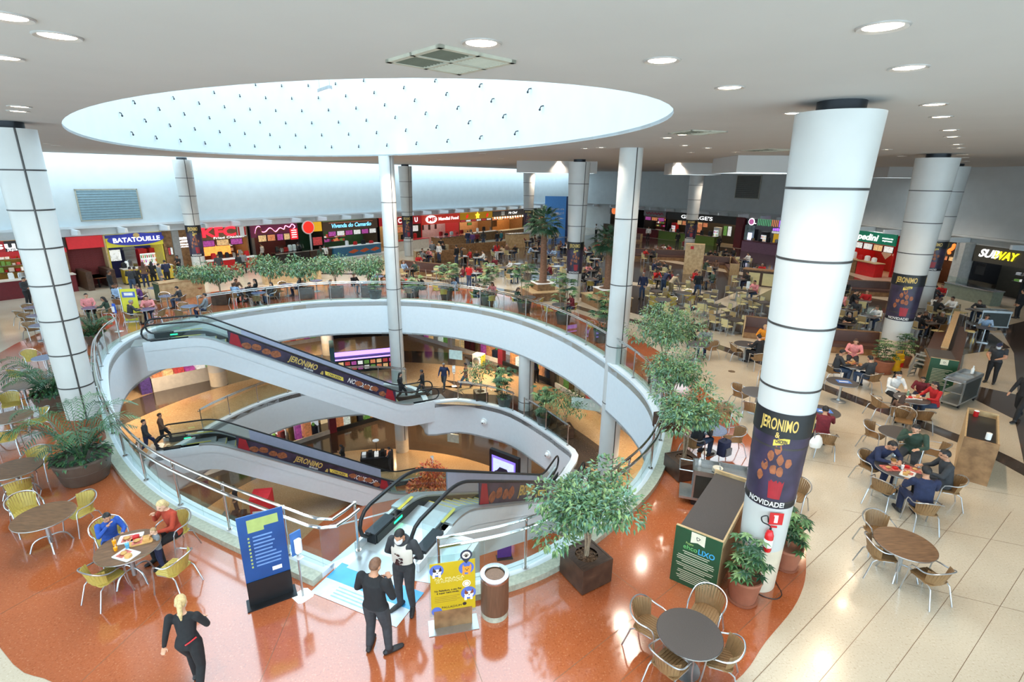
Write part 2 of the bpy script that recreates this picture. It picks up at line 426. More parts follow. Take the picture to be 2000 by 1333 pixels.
# left wall W and right wall pieces (plan)
WO, WD = Vector((-31.4, 32.7)), Vector((.611, .791)); WN = Vector((.791, -.611))
def wl(s, n=0.0): return WO+WD*s+WN*n
RW = [Vector((7.5, 86.5)), Vector((16.5, 79.8)), Vector((29.3, 58)), Vector((32.6, 34.1)), Vector((33.4, 12)), Vector((33.4, -6))]
ceiling = struct(plate('ceiling', [[(44, -6), (44, 92), (12, 90), wl(64, 2.6), wl(-24, 2.6), (-48, -6)], SKY], ZC, ZC+.08, ceilm))
ceiling['label'] = 'pale flat ceiling with recessed lamps and an oval opening'
mb = MB(); wallstrip(mb, SKY, ZC+.005, ZC+5.2, -.25, True)
drum = struct(mb.build('wall_skylight', R('drum_paint', 200, 206, 208, rough=.6, var=.03, scale=1))); drum['label'] = 'curved white wall of the oval roof light'
hook = MB().tube([(0, 0, .05), (0, .1, .03), (0, .14, -.06)], .022, 6).ball((0, .14, -.08), .045, 6, 4).mesh('hook_fixing', darkm)
for row in range(7):
    for k in range(0, 96, 3):
        i = (k+row) % 96
        p = SKY[i]; nrm = (SKC-p).normalized()
        if (p.y+p.x*.2) > 20.0 or k in (30, 34, 78, 82):
            o = put('hook_fixing', hook, drum, (p.x, p.y, ZC+.6+row*.7)); o.rotation_euler = (0, 0, math.atan2(-nrm.x, nrm.y))

# ---------------------------------------------------------------- outer walls and the ledge over the stalls
mb = MB(); mb.box(-26, 66, -.2, 0, 3.9, 12.5)
wallL = struct(mb.build('wall_left', wallp)); wallL.location = (WO.x, WO.y, 0); wallL.rotation_euler = (0, 0, math.atan2(WD.y, WD.x))
for v in wallL.data.vertices: v.co.y = -v.co.y
wallL['label'] = 'tall pale blue upper wall above the food stalls'
mb = MB(); wallstrip(mb, RW, 3.9, 9.4, .2); wallR = struct(mb.build('wall_right', greyw)); wallR['label'] = 'grey upper wall above the food stalls'
struct(MB().box(-26, 66, 3.2, 3.4, 0, 4.2).build('back_wall', greyw, wallL))
struct(MB().box(-26, 66, .05, .15, 3.42, 3.95).build('bulkhead', white, wallL))
mb = MB(); wallstrip(mb, offs(RW, .05, False), 3.42, 3.95, .1); struct(mb.build('bulkhead', greyw, wallR))
mb = MB(); wallstrip(mb, offs(RW, 3.2, False), 0, 4.2, .2); struct(mb.build('back_wall', greyw, wallR))
mb = MB().box(-26, 66, -.35, 3.3, 3.95, 4.02).box(-26, 66, -.42, -.3, 3.93, 4.1); struct(mb.build('ledge', white, wallL))
mb = MB(); wallstrip(mb, offs(RW, -.35, False), 3.95, 4.08, 3.6); struct(mb.build('ledge', greyw, wallR))
fin = MB().prism([(0, 0), (-1.7, 0), (-1.7, -.28), (0, -.42)], -.08, .08, Matrix.Rotation(PI/2, 4, 'X') @ Matrix.Identity(4)).mesh('ledge_bracket', white)
for k in range(-8, 25):
    o = put('ledge_bracket', fin, wallL, (k*2.6+.6, -.1, 3.93), PI/2)
for a, b in zip(RW[:-2], RW[1:-1]):
    d = (b-a); n = int(d.length/2.8); dn = d.normalized()
    for k in range(n):
        p = a+dn*(k*2.8+1.2)
        o = put('ledge_bracket', fin, wallR, (p.x, p.y, 3.93), math.atan2(dn.y, dn.x)+PI/2)
# ---------------------------------------------------------------- balustrades
rail_m = R('chrome_rail', 205, 203, 200, rough=.12, metal=1.0, var=.04)
def arcl(P):
    d = [0.0]
    for a, b in zip(P[:-1], P[1:]): d.append(d[-1]+(Vector(b)-Vector(a)).length)
    return d
def along(P, D, s):
    s = max(0, min(D[-1], s))
    for i in range(len(D)-1):
        if s <= D[i+1]+1e-9:
            t = (s-D[i])/max(1e-9, D[i+1]-D[i]); return P[i].lerp(P[i+1], t)
    return P[-1]
POST = MB().cyl((0, 0, 0), (0, 0, 1.08), .028, n=10).cyl((0, 0, 1.08), (0, 0, 1.16), .034, n=10).cyl((0, 0, .0), (0, 0, .02), .06, n=10).mesh('post', rail_m)
def balustrade(P, z, label, step=1.75, inset=.2):
    """glass balustrade standing along the plan line P (void on its left)"""
    P = [Vector((p[0], p[1])) for p in P]
    P = offs(P, -inset, False); D = arcl(P); n = max(1, round(D[-1]/step)); ds = D[-1]/n
    o = thing('glass_balustrade', label, 'balustrade', (P[0].x, P[0].y, z)); B = Vector((P[0].x, P[0].y, z))
    out = offs(P, -.10, False)
    fine = [along(P, D, k*ds/6) for k in range(6*n+1)]
    DO = arcl(out)
    fine2 = [along(out, DO, DO[-1]*k/(6*n)) for k in range(6*n+1)]
    for k in range(n+1):
        p = along(P, D, k*ds); put('post', POST, o, Vector((p.x, p.y, z+.12))-B)
    for k in range(n):
        a = along(P, D, k*ds+.05); b = along(P, D, (k+1)*ds-.05); m_ = MB(); m = along(P, D, (k+.5)*ds)
        for p, q in ((a, m), (m, b)):
            t = (q-p).normalized(); nn = Vector((-t.y, t.x))*.006
            vs = [(p.x-nn.x, p.y-nn.y), (q.x-nn.x, q.y-nn.y), (q.x+nn.x, q.y+nn.y), (p.x+nn.x, p.y+nn.y)]
            m_.prism([(x-B.x, y-B.y) for x, y in vs], .15, 1.02)
        m_.build('glass_panel', glass, o, smooth=False)
    MB().tube([Vector((p.x, p.y, z+1.26))-B for p in fine], .03, 8).build('top_rail', rail_m, o)
    MB().tube([Vector((p.x, p.y, z+1.14))-B for p in fine2], .034, 8).build('handrail', rail_m, o)
    return o
def sub(P, a, b): return P[a:b+1]
nR = len(RIM)
def near(x, y, P=RIM): return min(range(len(P)), key=lambda i: (P[i]-Vector((x, y))).length)
iB, iA, iE1, iE2 = near(3.95, 21.0), near(-7.5, 32), near(-16.9, 27.1), near(-17.75, 23.0)
balustrade(sub(RIM, 0, iB), 0, 'glass balustrade with steel rails on the right of the void, beside the potted tree')
balustrade(sub(RIM, iB+1, iA-1), 0, 'glass balustrade along the far side of the void in front of the palm pots')
balustrade(sub(RIM, iA, iE1), 0, 'glass balustrade on the far left of the void behind the upper escalator')
balustrade(RIM[iE2:nR-1]+[NL, NL+ED*.25, NL+ED*.52], 0, 'glass balustrade on the near left of the void beside the palm tubs')
h1 = lambda x, y: near(x, y, HOLE1)
balustrade(sub(HOLE1, h1(2.6, 23.4), h1(.1, 27.2)-1), L1, 'glass balustrade of the level below, right of the landing')
balustrade(sub(HOLE1, h1(-.1, 27.5), h1(-3.25, 28.95)), L1, 'glass balustrade of the level below beside the escalator landing')
balustrade(sub(HOLE1, h1(-6.8, 31), h1(-16.0, 24.6)), L1, 'glass balustrade of the level below under the upper escalator')
balustrade(sub(HOLE1, h1(-16.9, 21.6), h1(-13.0, 16)), L1, 'glass balustrade of the level below on the near left')

# ---------------------------------------------------------------- escalators
ad_bg = R('advert_dark_violet', 52, 44, 66, rough=.35, var=.55, scale=2.2)
ad_red = R('advert_red', 156, 28, 40, rough=.4)
ad_chk = R('advert_fried_brown', 150, 88, 56, rough=.5, var=.35, scale=9)
ad_gold = R('advert_gold_letters', 206, 176, 96, rough=.4)
ad_wht = R('advert_white_letters', 225, 222, 220, rough=.4)
ad_yel = R('advert_yellow', 226, 200, 84, rough=.4)
pale = R('lavender_panel', 196, 198, 222, rough=.35, var=.03)
deck = R('escalator_deck', 170, 176, 178, rough=.3, metal=.6, var=.05)
stepm = R('step_tread', 150, 156, 160, rough=.4, metal=.5, var=.12, scale=40)
green_l = R('green_lamp', 20, 200, 110, emit=5.0)
skirt = R('black_skirt', 30, 36, 38, rough=.35)
yel = R('caution_yellow', 206, 190, 60, rough=.5)
def sweep(mb, path, sec):
    """section (y, dz) carried along path (x, z)"""
    n = len(sec); vs = []
    for x, z in path:
        for y, dz in sec: vs.append((x, y, z+dz))
    fs = []
    for i in range(len(path)-1):
        for k in range(n): fs.append((i*n+k, (i+1)*n+k, (i+1)*n+(k+1) % n, i*n+(k+1) % n))
    fs += [tuple(range(n)), tuple(range((len(path)-1)*n, len(path)*n))[::-1]]
    mb.add(vs, fs); return mb
def rect(y0, y1, z0, z1): return [(y0, z0), (y0, z1), (y1, z1), (y1, z0)]
def escalator(label, kink, ang, z, drop, top=1.9, bot=2.0, steps_all=True):
    Lh = drop/math.tan(math.radians(30))
    o = thing('escalator', label, 'escalator', (kink[0], kink[1], z), ang)
    def zz(x):
        # smooth run: flat, curve, 30 degrees, curve, flat
        r = 1.1; s = math.tan(math.radians(30))
        if x < -r*.5: return 0.0
        if x < r*.5: t = (x+r*.5); return -s*t*t/(2*r)
        if x < Lh-r*.5: return -s*x
        if x < Lh+r*.5: t = (Lh+r*.5-x); return -drop+s*t*t/(2*r)
        return -drop
    xs = [-top]+[-.6+.2*k for k in range(6)]+[Lh*k/12 for k in range(1, 12)]+[Lh-.6+.2*k for k in range(7)]+[Lh+bot]
    xs = sorted(xs)
    pth = [(x, zz(x)) for x in xs]
    inn = [p for p in pth if -top+.2 < p[0] < Lh+bot-.2]
    W = .80
    sweep(MB(), [p for p in pth], rect(-W, W, -1.15, -.22)).build('truss', white, o)
    for sd, sname in ((-1, 'r'), (1, 'l')):
        f = lambda a: sd*a
        sweep(MB(), pth, rect(f(.72), f(W), -.24, .20)).build('side_skin', white, o)
        sweep(MB(), inn, rect(f(.50), f(W+.012), .20, .26)).build('deck_trim', deck, o)
        sweep(MB(), [(-top+.35, zz(-top))]+inn[1:-1]+[(Lh+bot-.35, -drop)], rect(f(.485), f(.51), -.2, .21)).build('skirt_panel', skirt, o)
        gp = [p for p in inn if -top+.3 < p[0] < Lh+bot-.3]
        sweep(MB(), [(-top+.42, 0)]+gp+[(Lh+bot-.42, -drop)], rect(f(.614), f(.626), .26, .90)).build('glass_side', glass, o, smooth=False)
        # handrail loop with round newels
        hp = []
        for k in range(7):
            a = -PI/2+PI*k/6; hp.append((-top+.36-.36*math.cos(a), .58+.36*math.sin(a)))
        hp = [(-top+1.1, .22), (-top+.7, .22)]+hp+[(p[0], p[1]+.94) for p in inn if p[0] > -top+.4 and p[0] < Lh+bot-.4]
        for k in range(7):
            a = PI/2-PI*k/6; hp.append((Lh+bot-.36+.36*math.cos(a), -drop+.58+.36*math.sin(a)))
        hp += [(Lh+bot-.7, -drop+.22), (Lh+bot-1.1, -drop+.22)]
        MB().tube([(x, f(.62), zv) for x, zv in hp], .042, 8).build('handrail', black, o)
        MB().box(-top+.3, -top+1.0, f(.5), f(.76), .02, .27).build('newel_box', darkm, o)
        MB().box(-top+.95, -top+1.25, f(.478), f(.5), .10, .15).build('indicator_lamp', green_l, o)
        MB().box(-top+1.25, -.1, f(.535), f(.61), .262, .27).build('caution_label', yel, o)
        if sd > 0:
            sweep(MB(), [p for p in inn if 1.3 < p[0] < Lh-.6], rect(.628, .64, .27, .90)).build('blank_panel', pale, o, smooth=False)
            sweep(MB(), [p for p in inn if 1.3 < p[0] < Lh-.6], rect(.60, .612, .27, .90)).build('blank_panel', pale, o, smooth=False)
    # printed panel on the side towards the viewer
    x0, x1 = 1.0, Lh-.4
    p = sweep(MB(), [(x, zz(x)) for x in [x0+(x1-x0)*k/10 for k in range(11)]], rect(-.642, -.628, .27, .90)).build('advert_panel', ad_bg, o, smooth=False)
    s30 = math.tan(math.radians(30))
    def pr(x, dz): return (x, -.645, -s30*x+dz)
    def quadp(mm, xa, xb, za, zb, cut=0):
        m = MB(); m.add([pr(xa, za), pr(xb, za), pr(xb-cut, zb), pr(xa+cut, zb)], [(0, 1, 2, 3)]); m.build('print', mm, p, smooth=False)
    quadp(ad_red, x0+.02, x0+.55, .28, .88, .12); quadp(ad_red, x1-.6, x1-.05, .28, .88, .12)
    rnd = random.Random(3)
    for cx in [x0+.75+.42*k for k in range(4)]+[x1-.75-.42*k for k in range(4)]:
        zc = .52+rnd.uniform(-.08, .1); r = rnd.uniform(.16, .24)
        c = pr(cx, zc); k = 10; blob = MB()
        blob.add([(c[0]+r*1.1*math.cos(2*PI*i/k)*rnd.uniform(.8, 1.1), c[1]-.002-.0005*(cx-x0), c[2]+r*.85*math.sin(2*PI*i/k)*rnd.uniform(.8, 1.1)-.3*r*math.cos(2*PI*i/k)) for i in range(k)], [tuple(range(k))])
        blob.build('print', ad_chk, p, smooth=False)
    m30 = Matrix.Rotation(math.radians(30), 4, 'Y')
    def txt(body, size, mm, x, dz, wd):
        t = lettering(body, size, mm, p, pr(x, dz), extrude=.003, fat=.02)
        xs_ = [v.co.x for v in t.data.vertices]; k = wd/(max(xs_)-min(xs_))
        t.matrix_local = Matrix.Translation(pr(x, dz)) @ m30 @ Matrix.Rotation(PI/2, 4, 'X') @ Matrix.Diagonal((k, 1, 1, 1))
    txt('JERONIMO', .42, ad_gold, x0+3.25, .62, 1.5)
    txt('BURGER', .12, ad_wht, x0+3.45, .36, .5)
    txt('&', .26, ad_gold, x0+4.1, .44, .18)
    quadp(ad_yel, x0+4.25, x0+5.15, .40, .62)
    txt('CHICKEN', .17, ad_bg, x0+4.7, .50, .75)
    txt('NOVIDADE!', .36, ad_wht, x0+6.05, .56, 1.5)
    # steps
    st = MB().box(-.2, .2, -.48, .48, -.2, 0).mesh('step', stepm)
    nose = MB().box(-.02, .0, -.48, .48, -.018, .004).mesh('step_edge', yel)
    x = .25; k = 0
    while x < Lh:
        zs = zz(x)
        q = put('step', st, o, (x, 0, zs)); e = put('step_edge', nose, q, (.205, 0, 0)); x += .4
    MB().box(-top+.1, -.0, -.48, .48, -.24, .0).build('comb_plate', deck, o)
    MB().box(Lh, Lh+bot+.5, -.48, .48, -drop-.24, -drop+.005).build('comb_plate', deck, o)
    MB().box(-top-.5, -top+.1, -.6, .6, -.02, .02).build('floor_plate', deck, o)
    return o
ef = Vector((-1.75, 10.58))
escalator('near escalator running down from the front landing with its steps in view', ef, math.atan2(ED.y, ED.x), 0, -L1, top=1.9)
escalator('upper far escalator crossing the void from the left, from food court to level below', (-14.9, 24.2), math.atan2(.456, .89), 0, -L1, top=2.4, bot=2.2)
escalator('lower far escalator crossing the void below the upper one', (-15.0, 23.8), math.atan2(.38, .925), L1, L1-L2, top=2.4, bot=2.0)
# ---------------------------------------------------------------- columns
colw = R('column_white', 198, 198, 195, rough=.38, var=.03, scale=2)
colb = R('column_beige_base', 214, 200, 178, rough=.4, var=.06)
seamd = R('column_joint', 70, 66, 64, rough=.4, metal=.4)
def bend(me, R_, zc, a0, name):
    """wrap flat lettering around a column of radius R_"""
    m = me.copy()
    for v in m.vertices:
        x, y, z = v.co; a = a0+x/R_; r = R_+.006+max(0, z)
        v.co = (r*math.cos(a), r*math.sin(a), zc+y)
    return m
def column(label, p, r0, r1, joints=6, poster=None, neck=True, face=None, base=None, seam=True, z0=0.0, ztop=ZC, dark=.0):
    o = struct(thing('column', label, 'column', (p[0], p[1], z0)))
    H = ztop-z0
    ph = H-(.16 if neck else 0)
    rr = lambda z: r0+(r1-r0)*z/ph
    hb = .95 if base else .02
    if base: MB().lathe([(r0, 0), (rr(hb), hb)], 32).build('column_base', base, o)
    MB().lathe([(rr(hb), hb), (r1, ph)], 40).build('shaft', colw, o)
    if neck: MB().lathe([(r1*.55, ph), (r1*.55, H)], 20).build('neck', darkm, o)
    if face is None: face = math.atan2(-p[1], -p[0])
    for k in range(1, joints+1):
        z = hb+(ph-hb)*k/(joints+1)
        MB().lathe([(rr(z)-.005, z-.018), (rr(z)+.008, z-.018), (rr(z)+.008, z+.018), (rr(z)-.005, z+.018)], 40, cap=False).build('joint_ring', seamd, o)
    if seam:
        a = face+seam; m = MB()
        c, s = math.cos(a), math.sin(a)
        m.tube([(c*rr(hb), s*rr(hb), hb), (c*rr(ph), s*rr(ph), ph)], .022, 6); m.build('joint_line', seamd, o)
    if poster:
        za, zb = poster
        pa = MB().lathe([(rr(za)+.006, za), (rr(zb)+.006, zb)], 40, cap=False).build('poster', ad_bg, o)
        h = zb-za
        MB().lathe([(rr(za)+.010, za+.01*h), (rr(za)+.010, za+.085*h)], 40, cap=False).build('print', black, pa)
        MB().lathe([(rr(zb)+.008, zb-.24*h), (rr(zb)+.008, zb-.005)], 40, cap=False).build('print', black, pa)
        for af in (face-.1, face+2.0, face-2.2):
            R_ = rr((za+zb)/2)+.012
            w = R_*1.35
            def wrap(body, size, m, zc, wd, dx=0):
                t = textmesh(body, size, m, extrude=.004, fat=.02)
                xs = [v.co.x for v in t.vertices]; k = wd/(max(xs)-min(xs))
                m2 = t.copy()
                for v in m2.vertices: v.co.x = v.co.x*k+dx
                R2 = rr(zc)+.010
                return put('print', bend(m2, R2, zc, af, 'x'), pa)
            wrap('JERONIMO', .16*h, ad_gold, zb-.12*h, w)
            wrap('&', .08*h, ad_gold, zb-.22*h, w*.12)
            R3 = rr(zb-.3*h)+.012
            y = MB()
            for k in range(6):
                a0, a1 = af-.1+.09*k, af-.1+.09*(k+1); t0 = zb-.335*h+.008*h*k
                y.add([(R3*math.cos(a0), R3*math.sin(a0), t0), (R3*math.cos(a1), R3*math.sin(a1), t0+.008*h), (R3*math.cos(a1), R3*math.sin(a1), t0+.07*h), (R3*math.cos(a0), R3*math.sin(a0), t0+.062*h)], [(0, 1, 2, 3)])
            y.build('print', ad_yel, pa)
            wrap('CHICKEN', .055*h, ad_bg, zb-.283*h, w*.3, R_*.17)
            wrap('NOVIDADE!', .075*h, ad_wht, za+.047*h, w*1.0)
            # bucket and pieces of chicken
            R4 = rr(za+.25*h)+.008; m = MB()
            for k in range(6):
                a0, a1 = af-.05+.10*k, af-.05+.10*(k+1); b0, b1 = af+.03+.075*k, af+.03+.075*(k+1)
                m.add([(R4*math.cos(b0), R4*math.sin(b0), za+.11*h), (R4*math.cos(b1), R4*math.sin(b1), za+.11*h), (R4*math.cos(a1), R4*math.sin(a1), za+.33*h), (R4*math.cos(a0), R4*math.sin(a0), za+.33*h)], [(0, 1, 2, 3)])
            m.build('print', ad_red, pa)
            rn = random.Random(5); m = MB()
            for da, dz in ((-.28, .44), (.05, .42), (.3, .40), (-.1, .56), (.25, .53), (.55, .50), (-.4, .33), (.1, .64)):
                R5 = rr(za+dz*h)+.010; k = 8; s_ = .13
                m.add([(R5*math.cos(af+da+s_*math.cos(2*PI*i/k)*rn.uniform(.8, 1.15)), R5*math.sin(af+da+s_*math.cos(2*PI*i/k)), za+dz*h+.055*h*math.sin(2*PI*i/k)*rn.uniform(.8, 1.2)) for i in range(k)], [tuple(range(k))])
            m.build('print', ad_chk, pa)
    return o
# columns of the dining floor widen upwards; those on the slab edge run straight through all levels
cL = fl(188, 935); cBig = fl(1473, 1132)
bigcol = column('thick white column on the right with an advertising wrap and extinguisher', (cBig.x, cBig.y), .36, .60, 6, (1.9, 3.76), base=colb, seam=0)
leftcol = column('white column on the left between two palm tubs, plain', (-12.1, 13.45), .37, .48, 7, None, base=R('column_orange_base', 150, 78, 44, rough=.35), seam=.12)
column('round white column standing in the far balustrade, running down to lower floors', (-7.45, 32.1), .44, .44, 6, None, neck=False, z0=L2, ztop=ZC, seam=.5, base=colb)
column('round white column standing in the right balustrade behind the leafy tree', (4.42, 21.0), .44, .44, 6, None, neck=False, z0=L2, ztop=ZC, seam=.5, base=colb)
column('round white column of the lower levels by the washing machine shop', (.85, 28.15), .44, .44, 2, None, neck=False, z0=L2, ztop=ZF0, seam=.5)
column('round white column on the lower landing under the upper escalator', (-13.9, 37.5), .45, .45, 1, None, neck=False, z0=L1, ztop=ZF0, base=colb, seam=0)
column('round beige column on the level below near the left sweet stall', (-18.8, 31.2), .5, .5, 1, None, neck=False, z0=L1, ztop=ZF0, base=colb, seam=0)
column('white column behind the leafy planters, with an advertising wrap near the chicken stall', (-23.9, 39.6), .42, .62, 5, (1.6, 3.9), base=colb, seam=.25)
column('white column in front of the red fascia stalls, with a narrow advertising wrap', (-10.4, 52.3), .42, .64, 5, (1.7, 3.9), seam=.5)
column('white column with an advertising wrap between the two fan palms', (3.95, 33.4), .42, .66, 5, (1.75, 3.75), base=colb, seam=.6)
column('farthest white column with an advertising wrap beyond the first fan palm', (1.7, 61.8), .46, .68, 5, (2.2, 4.1), seam=0)
column('white column with an advertising wrap beside the hydrant cabinet', (18.3, 54.9), .46, .7, 5, (1.8, 3.7), seam=0)
column('white column on the right with an advertising wrap above the shrub pot', (16.95, 22.2), .46, .74, 5, (1.85, 3.85), base=colb, seam=0)
column('white column at the far right, partly behind the wrapped one', (25.95, 32.5), .5, .74, 5, (2.4, 4.2), seam=0)

# ---------------------------------------------------------------- ceiling fittings
lampm = R('lamp_glow', 255, 226, 196, emit=14.0, emitcol=(1.0, .82, .62))
rimm = R('lamp_rim', 190, 186, 182, rough=.3, metal=.4)
DL_RING = MB().lathe([(.14, 0), (.175, -.012), (.185, -.004), (.185, .01)], 20, cap=False).mesh('lamp_rim', rimm)
DL_LENS = MB().lathe([(.005, .015), (.138, .002)], 20).mesh('lamp_lens', lampm)
def downlight(p, z, label, power, group, ang=120, col=(1.0, .88, .74), sc=1.0):
    o = thing('recessed_lamp', label, 'lamp', (p[0], p[1], z-.004), 0, group)
    a = put('lamp_rim', DL_RING, o); b = put('lamp_lens', DL_LENS, o); o.scale = (sc, sc, sc)
    if power:
        l = bpy.data.lights.new('lamp', 'SPOT'); l.energy = power; l.spot_size = math.radians(ang); l.spot_blend = .6; l.color = col; l.shadow_soft_size = .12
        q = bpy.data.objects.new('lamp', l); COL.objects.link(q); q.parent = o; q.location = (0, 0, -.08)
    return o
DLP = [(10, 32), (112, 70), (5, 112), (38, 208), (35, 217), (940, 84), (1293, 118), (1724, 52), (1775, 132), (1425, 171), (1824, 204), (1838, 228), (1855, 254), (1860, 267), (1868, 282), (1873, 289),
       (1880, 302), (1883, 308), (1886, 315), (1303, 269), (1338, 284), (1333, 263), (1143, 290), (1174, 288), (1382, 289), (1350, 298), (1550, 221), (1762, 305), (1732, 292), (1437, 297), (95, 281), (110, 284), (302, 302), (382, 303), (555, 308), (670, 310), (770, 303), (824, 304), (943, 300), (978, 309), (1267, 318), (1283, 318)]
DLN = {0: 'recessed lamp cut by the top left edge of the ceiling', 1: 'recessed lamp second from the top left corner', 2: 'recessed lamp cut by the left edge, below the corner lamp', 3: 'recessed lamp just above the left column, upper of a pair', 4: 'recessed lamp just above the left column, lower of a pair', 5: 'recessed lamp beside the square air grille', 6: 'recessed lamp between the air grille and the thick column', 7: 'largest recessed lamp, at the top right', 8: 'recessed lamp right of and above the thick column', 9: 'recessed lamp beside the right tip of the oval roof light', 10: 'recessed lamp first in the row running to the right wall', 26: 'recessed lamp almost touching the thick column on its left'}
for k, (x, y) in enumerate(DLP):
    p = fl(x, y, ZC)
    if p.y > 75: continue
    pw = (300 if p.x > 8 else 170) if p.y < 30 else 700
    downlight(p, ZC, DLN.get(k, 'round recessed lamp in the ceiling'), pw, 'recessed lamps in the food court ceiling', col=(1.0, .76, .50) if p.x > 8 and p.y < 30 else (1.0, .88, .74))
for gx in range(-14, 30, 8):
    for gy in (37, 45, 53, 61):
        if gx-gy*.55 > -38 and (gx < 26 or gy < 50) and gx*.79-gy*.61 > -48: downlight((gx+gy % 3, gy), ZC, 'round recessed lamp in the ceiling', 900, 'recessed lamps in the food court ceiling')
# unseen lamps added under the slabs to light the lower levels
for k in range(12):
    q = offs(HOLE1, -5.0)[int(len(HOLE1)*k/12)]
    downlight(q, ZF0, 'unseen lamp added under the slab to light the level below', 650, 'lamps added to light the level below', 140, (1.0, .78, .52))
    q = offs(HOLE1, -3.6)[int(len(HOLE1)*(k+.5)/12)]
    downlight(q, ZF1, 'unseen lamp added under the slab to light the lowest level', 600, 'lamps added to light the lowest level', 140, (1.0, .72, .42))
# air grilles
grm = R('grille_beige', 176, 172, 156, rough=.6); grd = R('grille_dark', 92, 92, 78, rough=.7)
def grille(p, size, rz, label, n=14):
    o = thing('air_grille', label, 'air grille', (p[0], p[1], ZC), rz)
    s = size/2
    m = MB()
    for a, b, c, d in ((-s, s, -s, -s+.06), (-s, s, s-.06, s), (-s, -s+.06, -s, s), (s-.06, s, -s, s)): m.box(a, b, c, d, -.03, 0)
    m.box(-s, s, -.02, .02, -.03, 0).box(-.02, .02, -s, s, -.03, 0); m.build('grille_frame', grm, o)
    MB().box(-s+.03, s-.03, -s+.03, s-.03, -.006, -.001).build('grille_back', grd, o)
    bl = MB().box(-s/2+.05, s/2-.05, -.012, .012, -.026, -.008).mesh('blade', grm)
    bd = MB().box(-s/2+.05, s/2-.05, -.012, .012, -.026, -.008).mesh('blade', grd)
    for q in range(4):
        cx, cy = (-s/2 if q % 2 == 0 else s/2), (-s/2 if q < 2 else s/2)
        for k in range(n//2):
            t = -s/2+.06+(s-.12)*k/(n//2-1)
            e = put('blade', bl if q % 2 else bd, o, (cx, cy+t, 0)); e.rotation_euler = (.5, 0, 0)
grille(fl(880, 117, ZC), .95, .75, 'square air grille with four louvred quarters over the void')
grille(fl(1362, 258, ZC), 1.0, .3, 'small square air grille beyond the roof light', 8)
grille(fl(1502, 293, ZC), 1.4, .3, 'flat air grille next to the hanging light box', 8)
# hanging strip lamp under the roof light
h = thing('strip_lamp', 'white tube lamp hanging on wires in the oval roof light', 'lamp', fl(634, 174, 10.4), -.9)
MB().rbox(-.55, .55, -.07, .07, -.05, .05, .02).build('lamp_body', R('lamp_body_grey', 150, 154, 156), h)
MB().box(-.5, .5, -.04, .04, -.06, -.051).build('tube', R('tube_lamp', 240, 248, 255, emit=2.0), h)
for x in (-.5, .5): MB().cyl((x, 0, .04), (x, 0, 3.2), .004, n=5).build('wire', darkm, h)
# square light wells dropped from the ceiling
glow = R('lightbox_glow', 214, 240, 255, emit=3.2, emitcol=(.75, .92, 1.0))
for x, y, sx, sy, lb in ((12.4, 27.5, 3.8, 4.4, 'large dropped light box left of the thick column'), (12.4, 38.5, 3.2, 3.2, 'dropped light box above the hydrant cabinet column'), (3.0, 38.5, 5.4, 3.0, 'dropped light box above the fan palms'), (28.6, 41, 3, 3, 'small dropped light box right of the thick column')):
    p = Vector((x, y, 0))
    o = thing('light_box', lb, 'light fitting', (p.x, p.y, ZC), -.1)
    m = MB()
    t = .12
    m.box(-sx/2, sx/2, -sy/2, -sy/2+t, -.75, -.001).box(-sx/2, sx/2, sy/2-t, sy/2, -.75, -.001).box(-sx/2, -sx/2+t, -sy/2+t, sy/2-t, -.75, -.001).box(sx/2-t, sx/2, -sy/2+t, sy/2-t, -.75, -.001)
    m.build('box_frame', ceilm, o)
    MB().box(-sx/2+t, sx/2-t, -sy/2+t, sy/2-t, -.70, -.66).build('diffuser', glow, o)
# wall grilles
def wgrille(parent_loc, rz, wd, ht, label, m):
    o = thing('wall_grille', label, 'air grille', parent_loc, rz)
    MB().box(-wd/2, wd/2, -.05, .0, -ht/2, ht/2).build('grille_back', m, o)
    f = MB()
    for a, b, c, d in ((-wd/2, wd/2, -ht/2, -ht/2+.08), (-wd/2, wd/2, ht/2-.08, ht/2), (-wd/2, -wd/2+.08, -ht/2, ht/2), (wd/2-.08, wd/2, -ht/2, ht/2)): f.box(a, b, -.07, -.001, c, d)
    f.build('grille_frame', grm, o)
    bl = MB().box(-wd/2+.08, wd/2-.08, -.02, .02, -.012, .012).mesh('blade', m)
    for k in range(12):
        e = put('blade', bl, o, (0, -.06, -ht/2+.14+(ht-.28)*k/11)); e.rotation_euler = (.6, 0, 0)
def hitwall(px, py):
    """point of the left wall seen at (px, py)"""
    a = Vector((0, 0, CAMH)); b = fl(px, py, CAMH-1 if py > 360 else CAMH+1); d = b-a
    t = (WO-Vector((0, 0))).dot(WN)/Vector((d.x, d.y)).dot(WN)
    return a+d*t
q = hitwall(214, 400); wgrille((q.x+WN.x*.01, q.y+WN.y*.01, q.z), math.atan2(WD.y, WD.x), 3.6, 2.1, 'wide blue-grey louvred grille high on the left wall', R('grille_blue', 140, 166, 176, rough=.5))
e = (RW[2]-RW[1]).normalized(); p = RW[2]-e*5.0-Vector((e.y*-1, e.x))*.0
wgrille((p.x+e.y*.05, p.y-e.x*.05, 6.9), math.atan2(e.y, e.x), 3.2, 2.6, 'square grey louvred grille high on the right wall left of the thick column', R('grille_grey', 100, 100, 96, rough=.6))
e = (RW[3]-RW[2]).normalized(); p = RW[2]+e*8.0
wgrille((p.x+e.y*.05, p.y-e.x*.05, 6.9), math.atan2(e.y, e.x), 3.2, 2.6, 'square grey louvred grille high on the right wall right of the thick column', _M['grille_grey'])
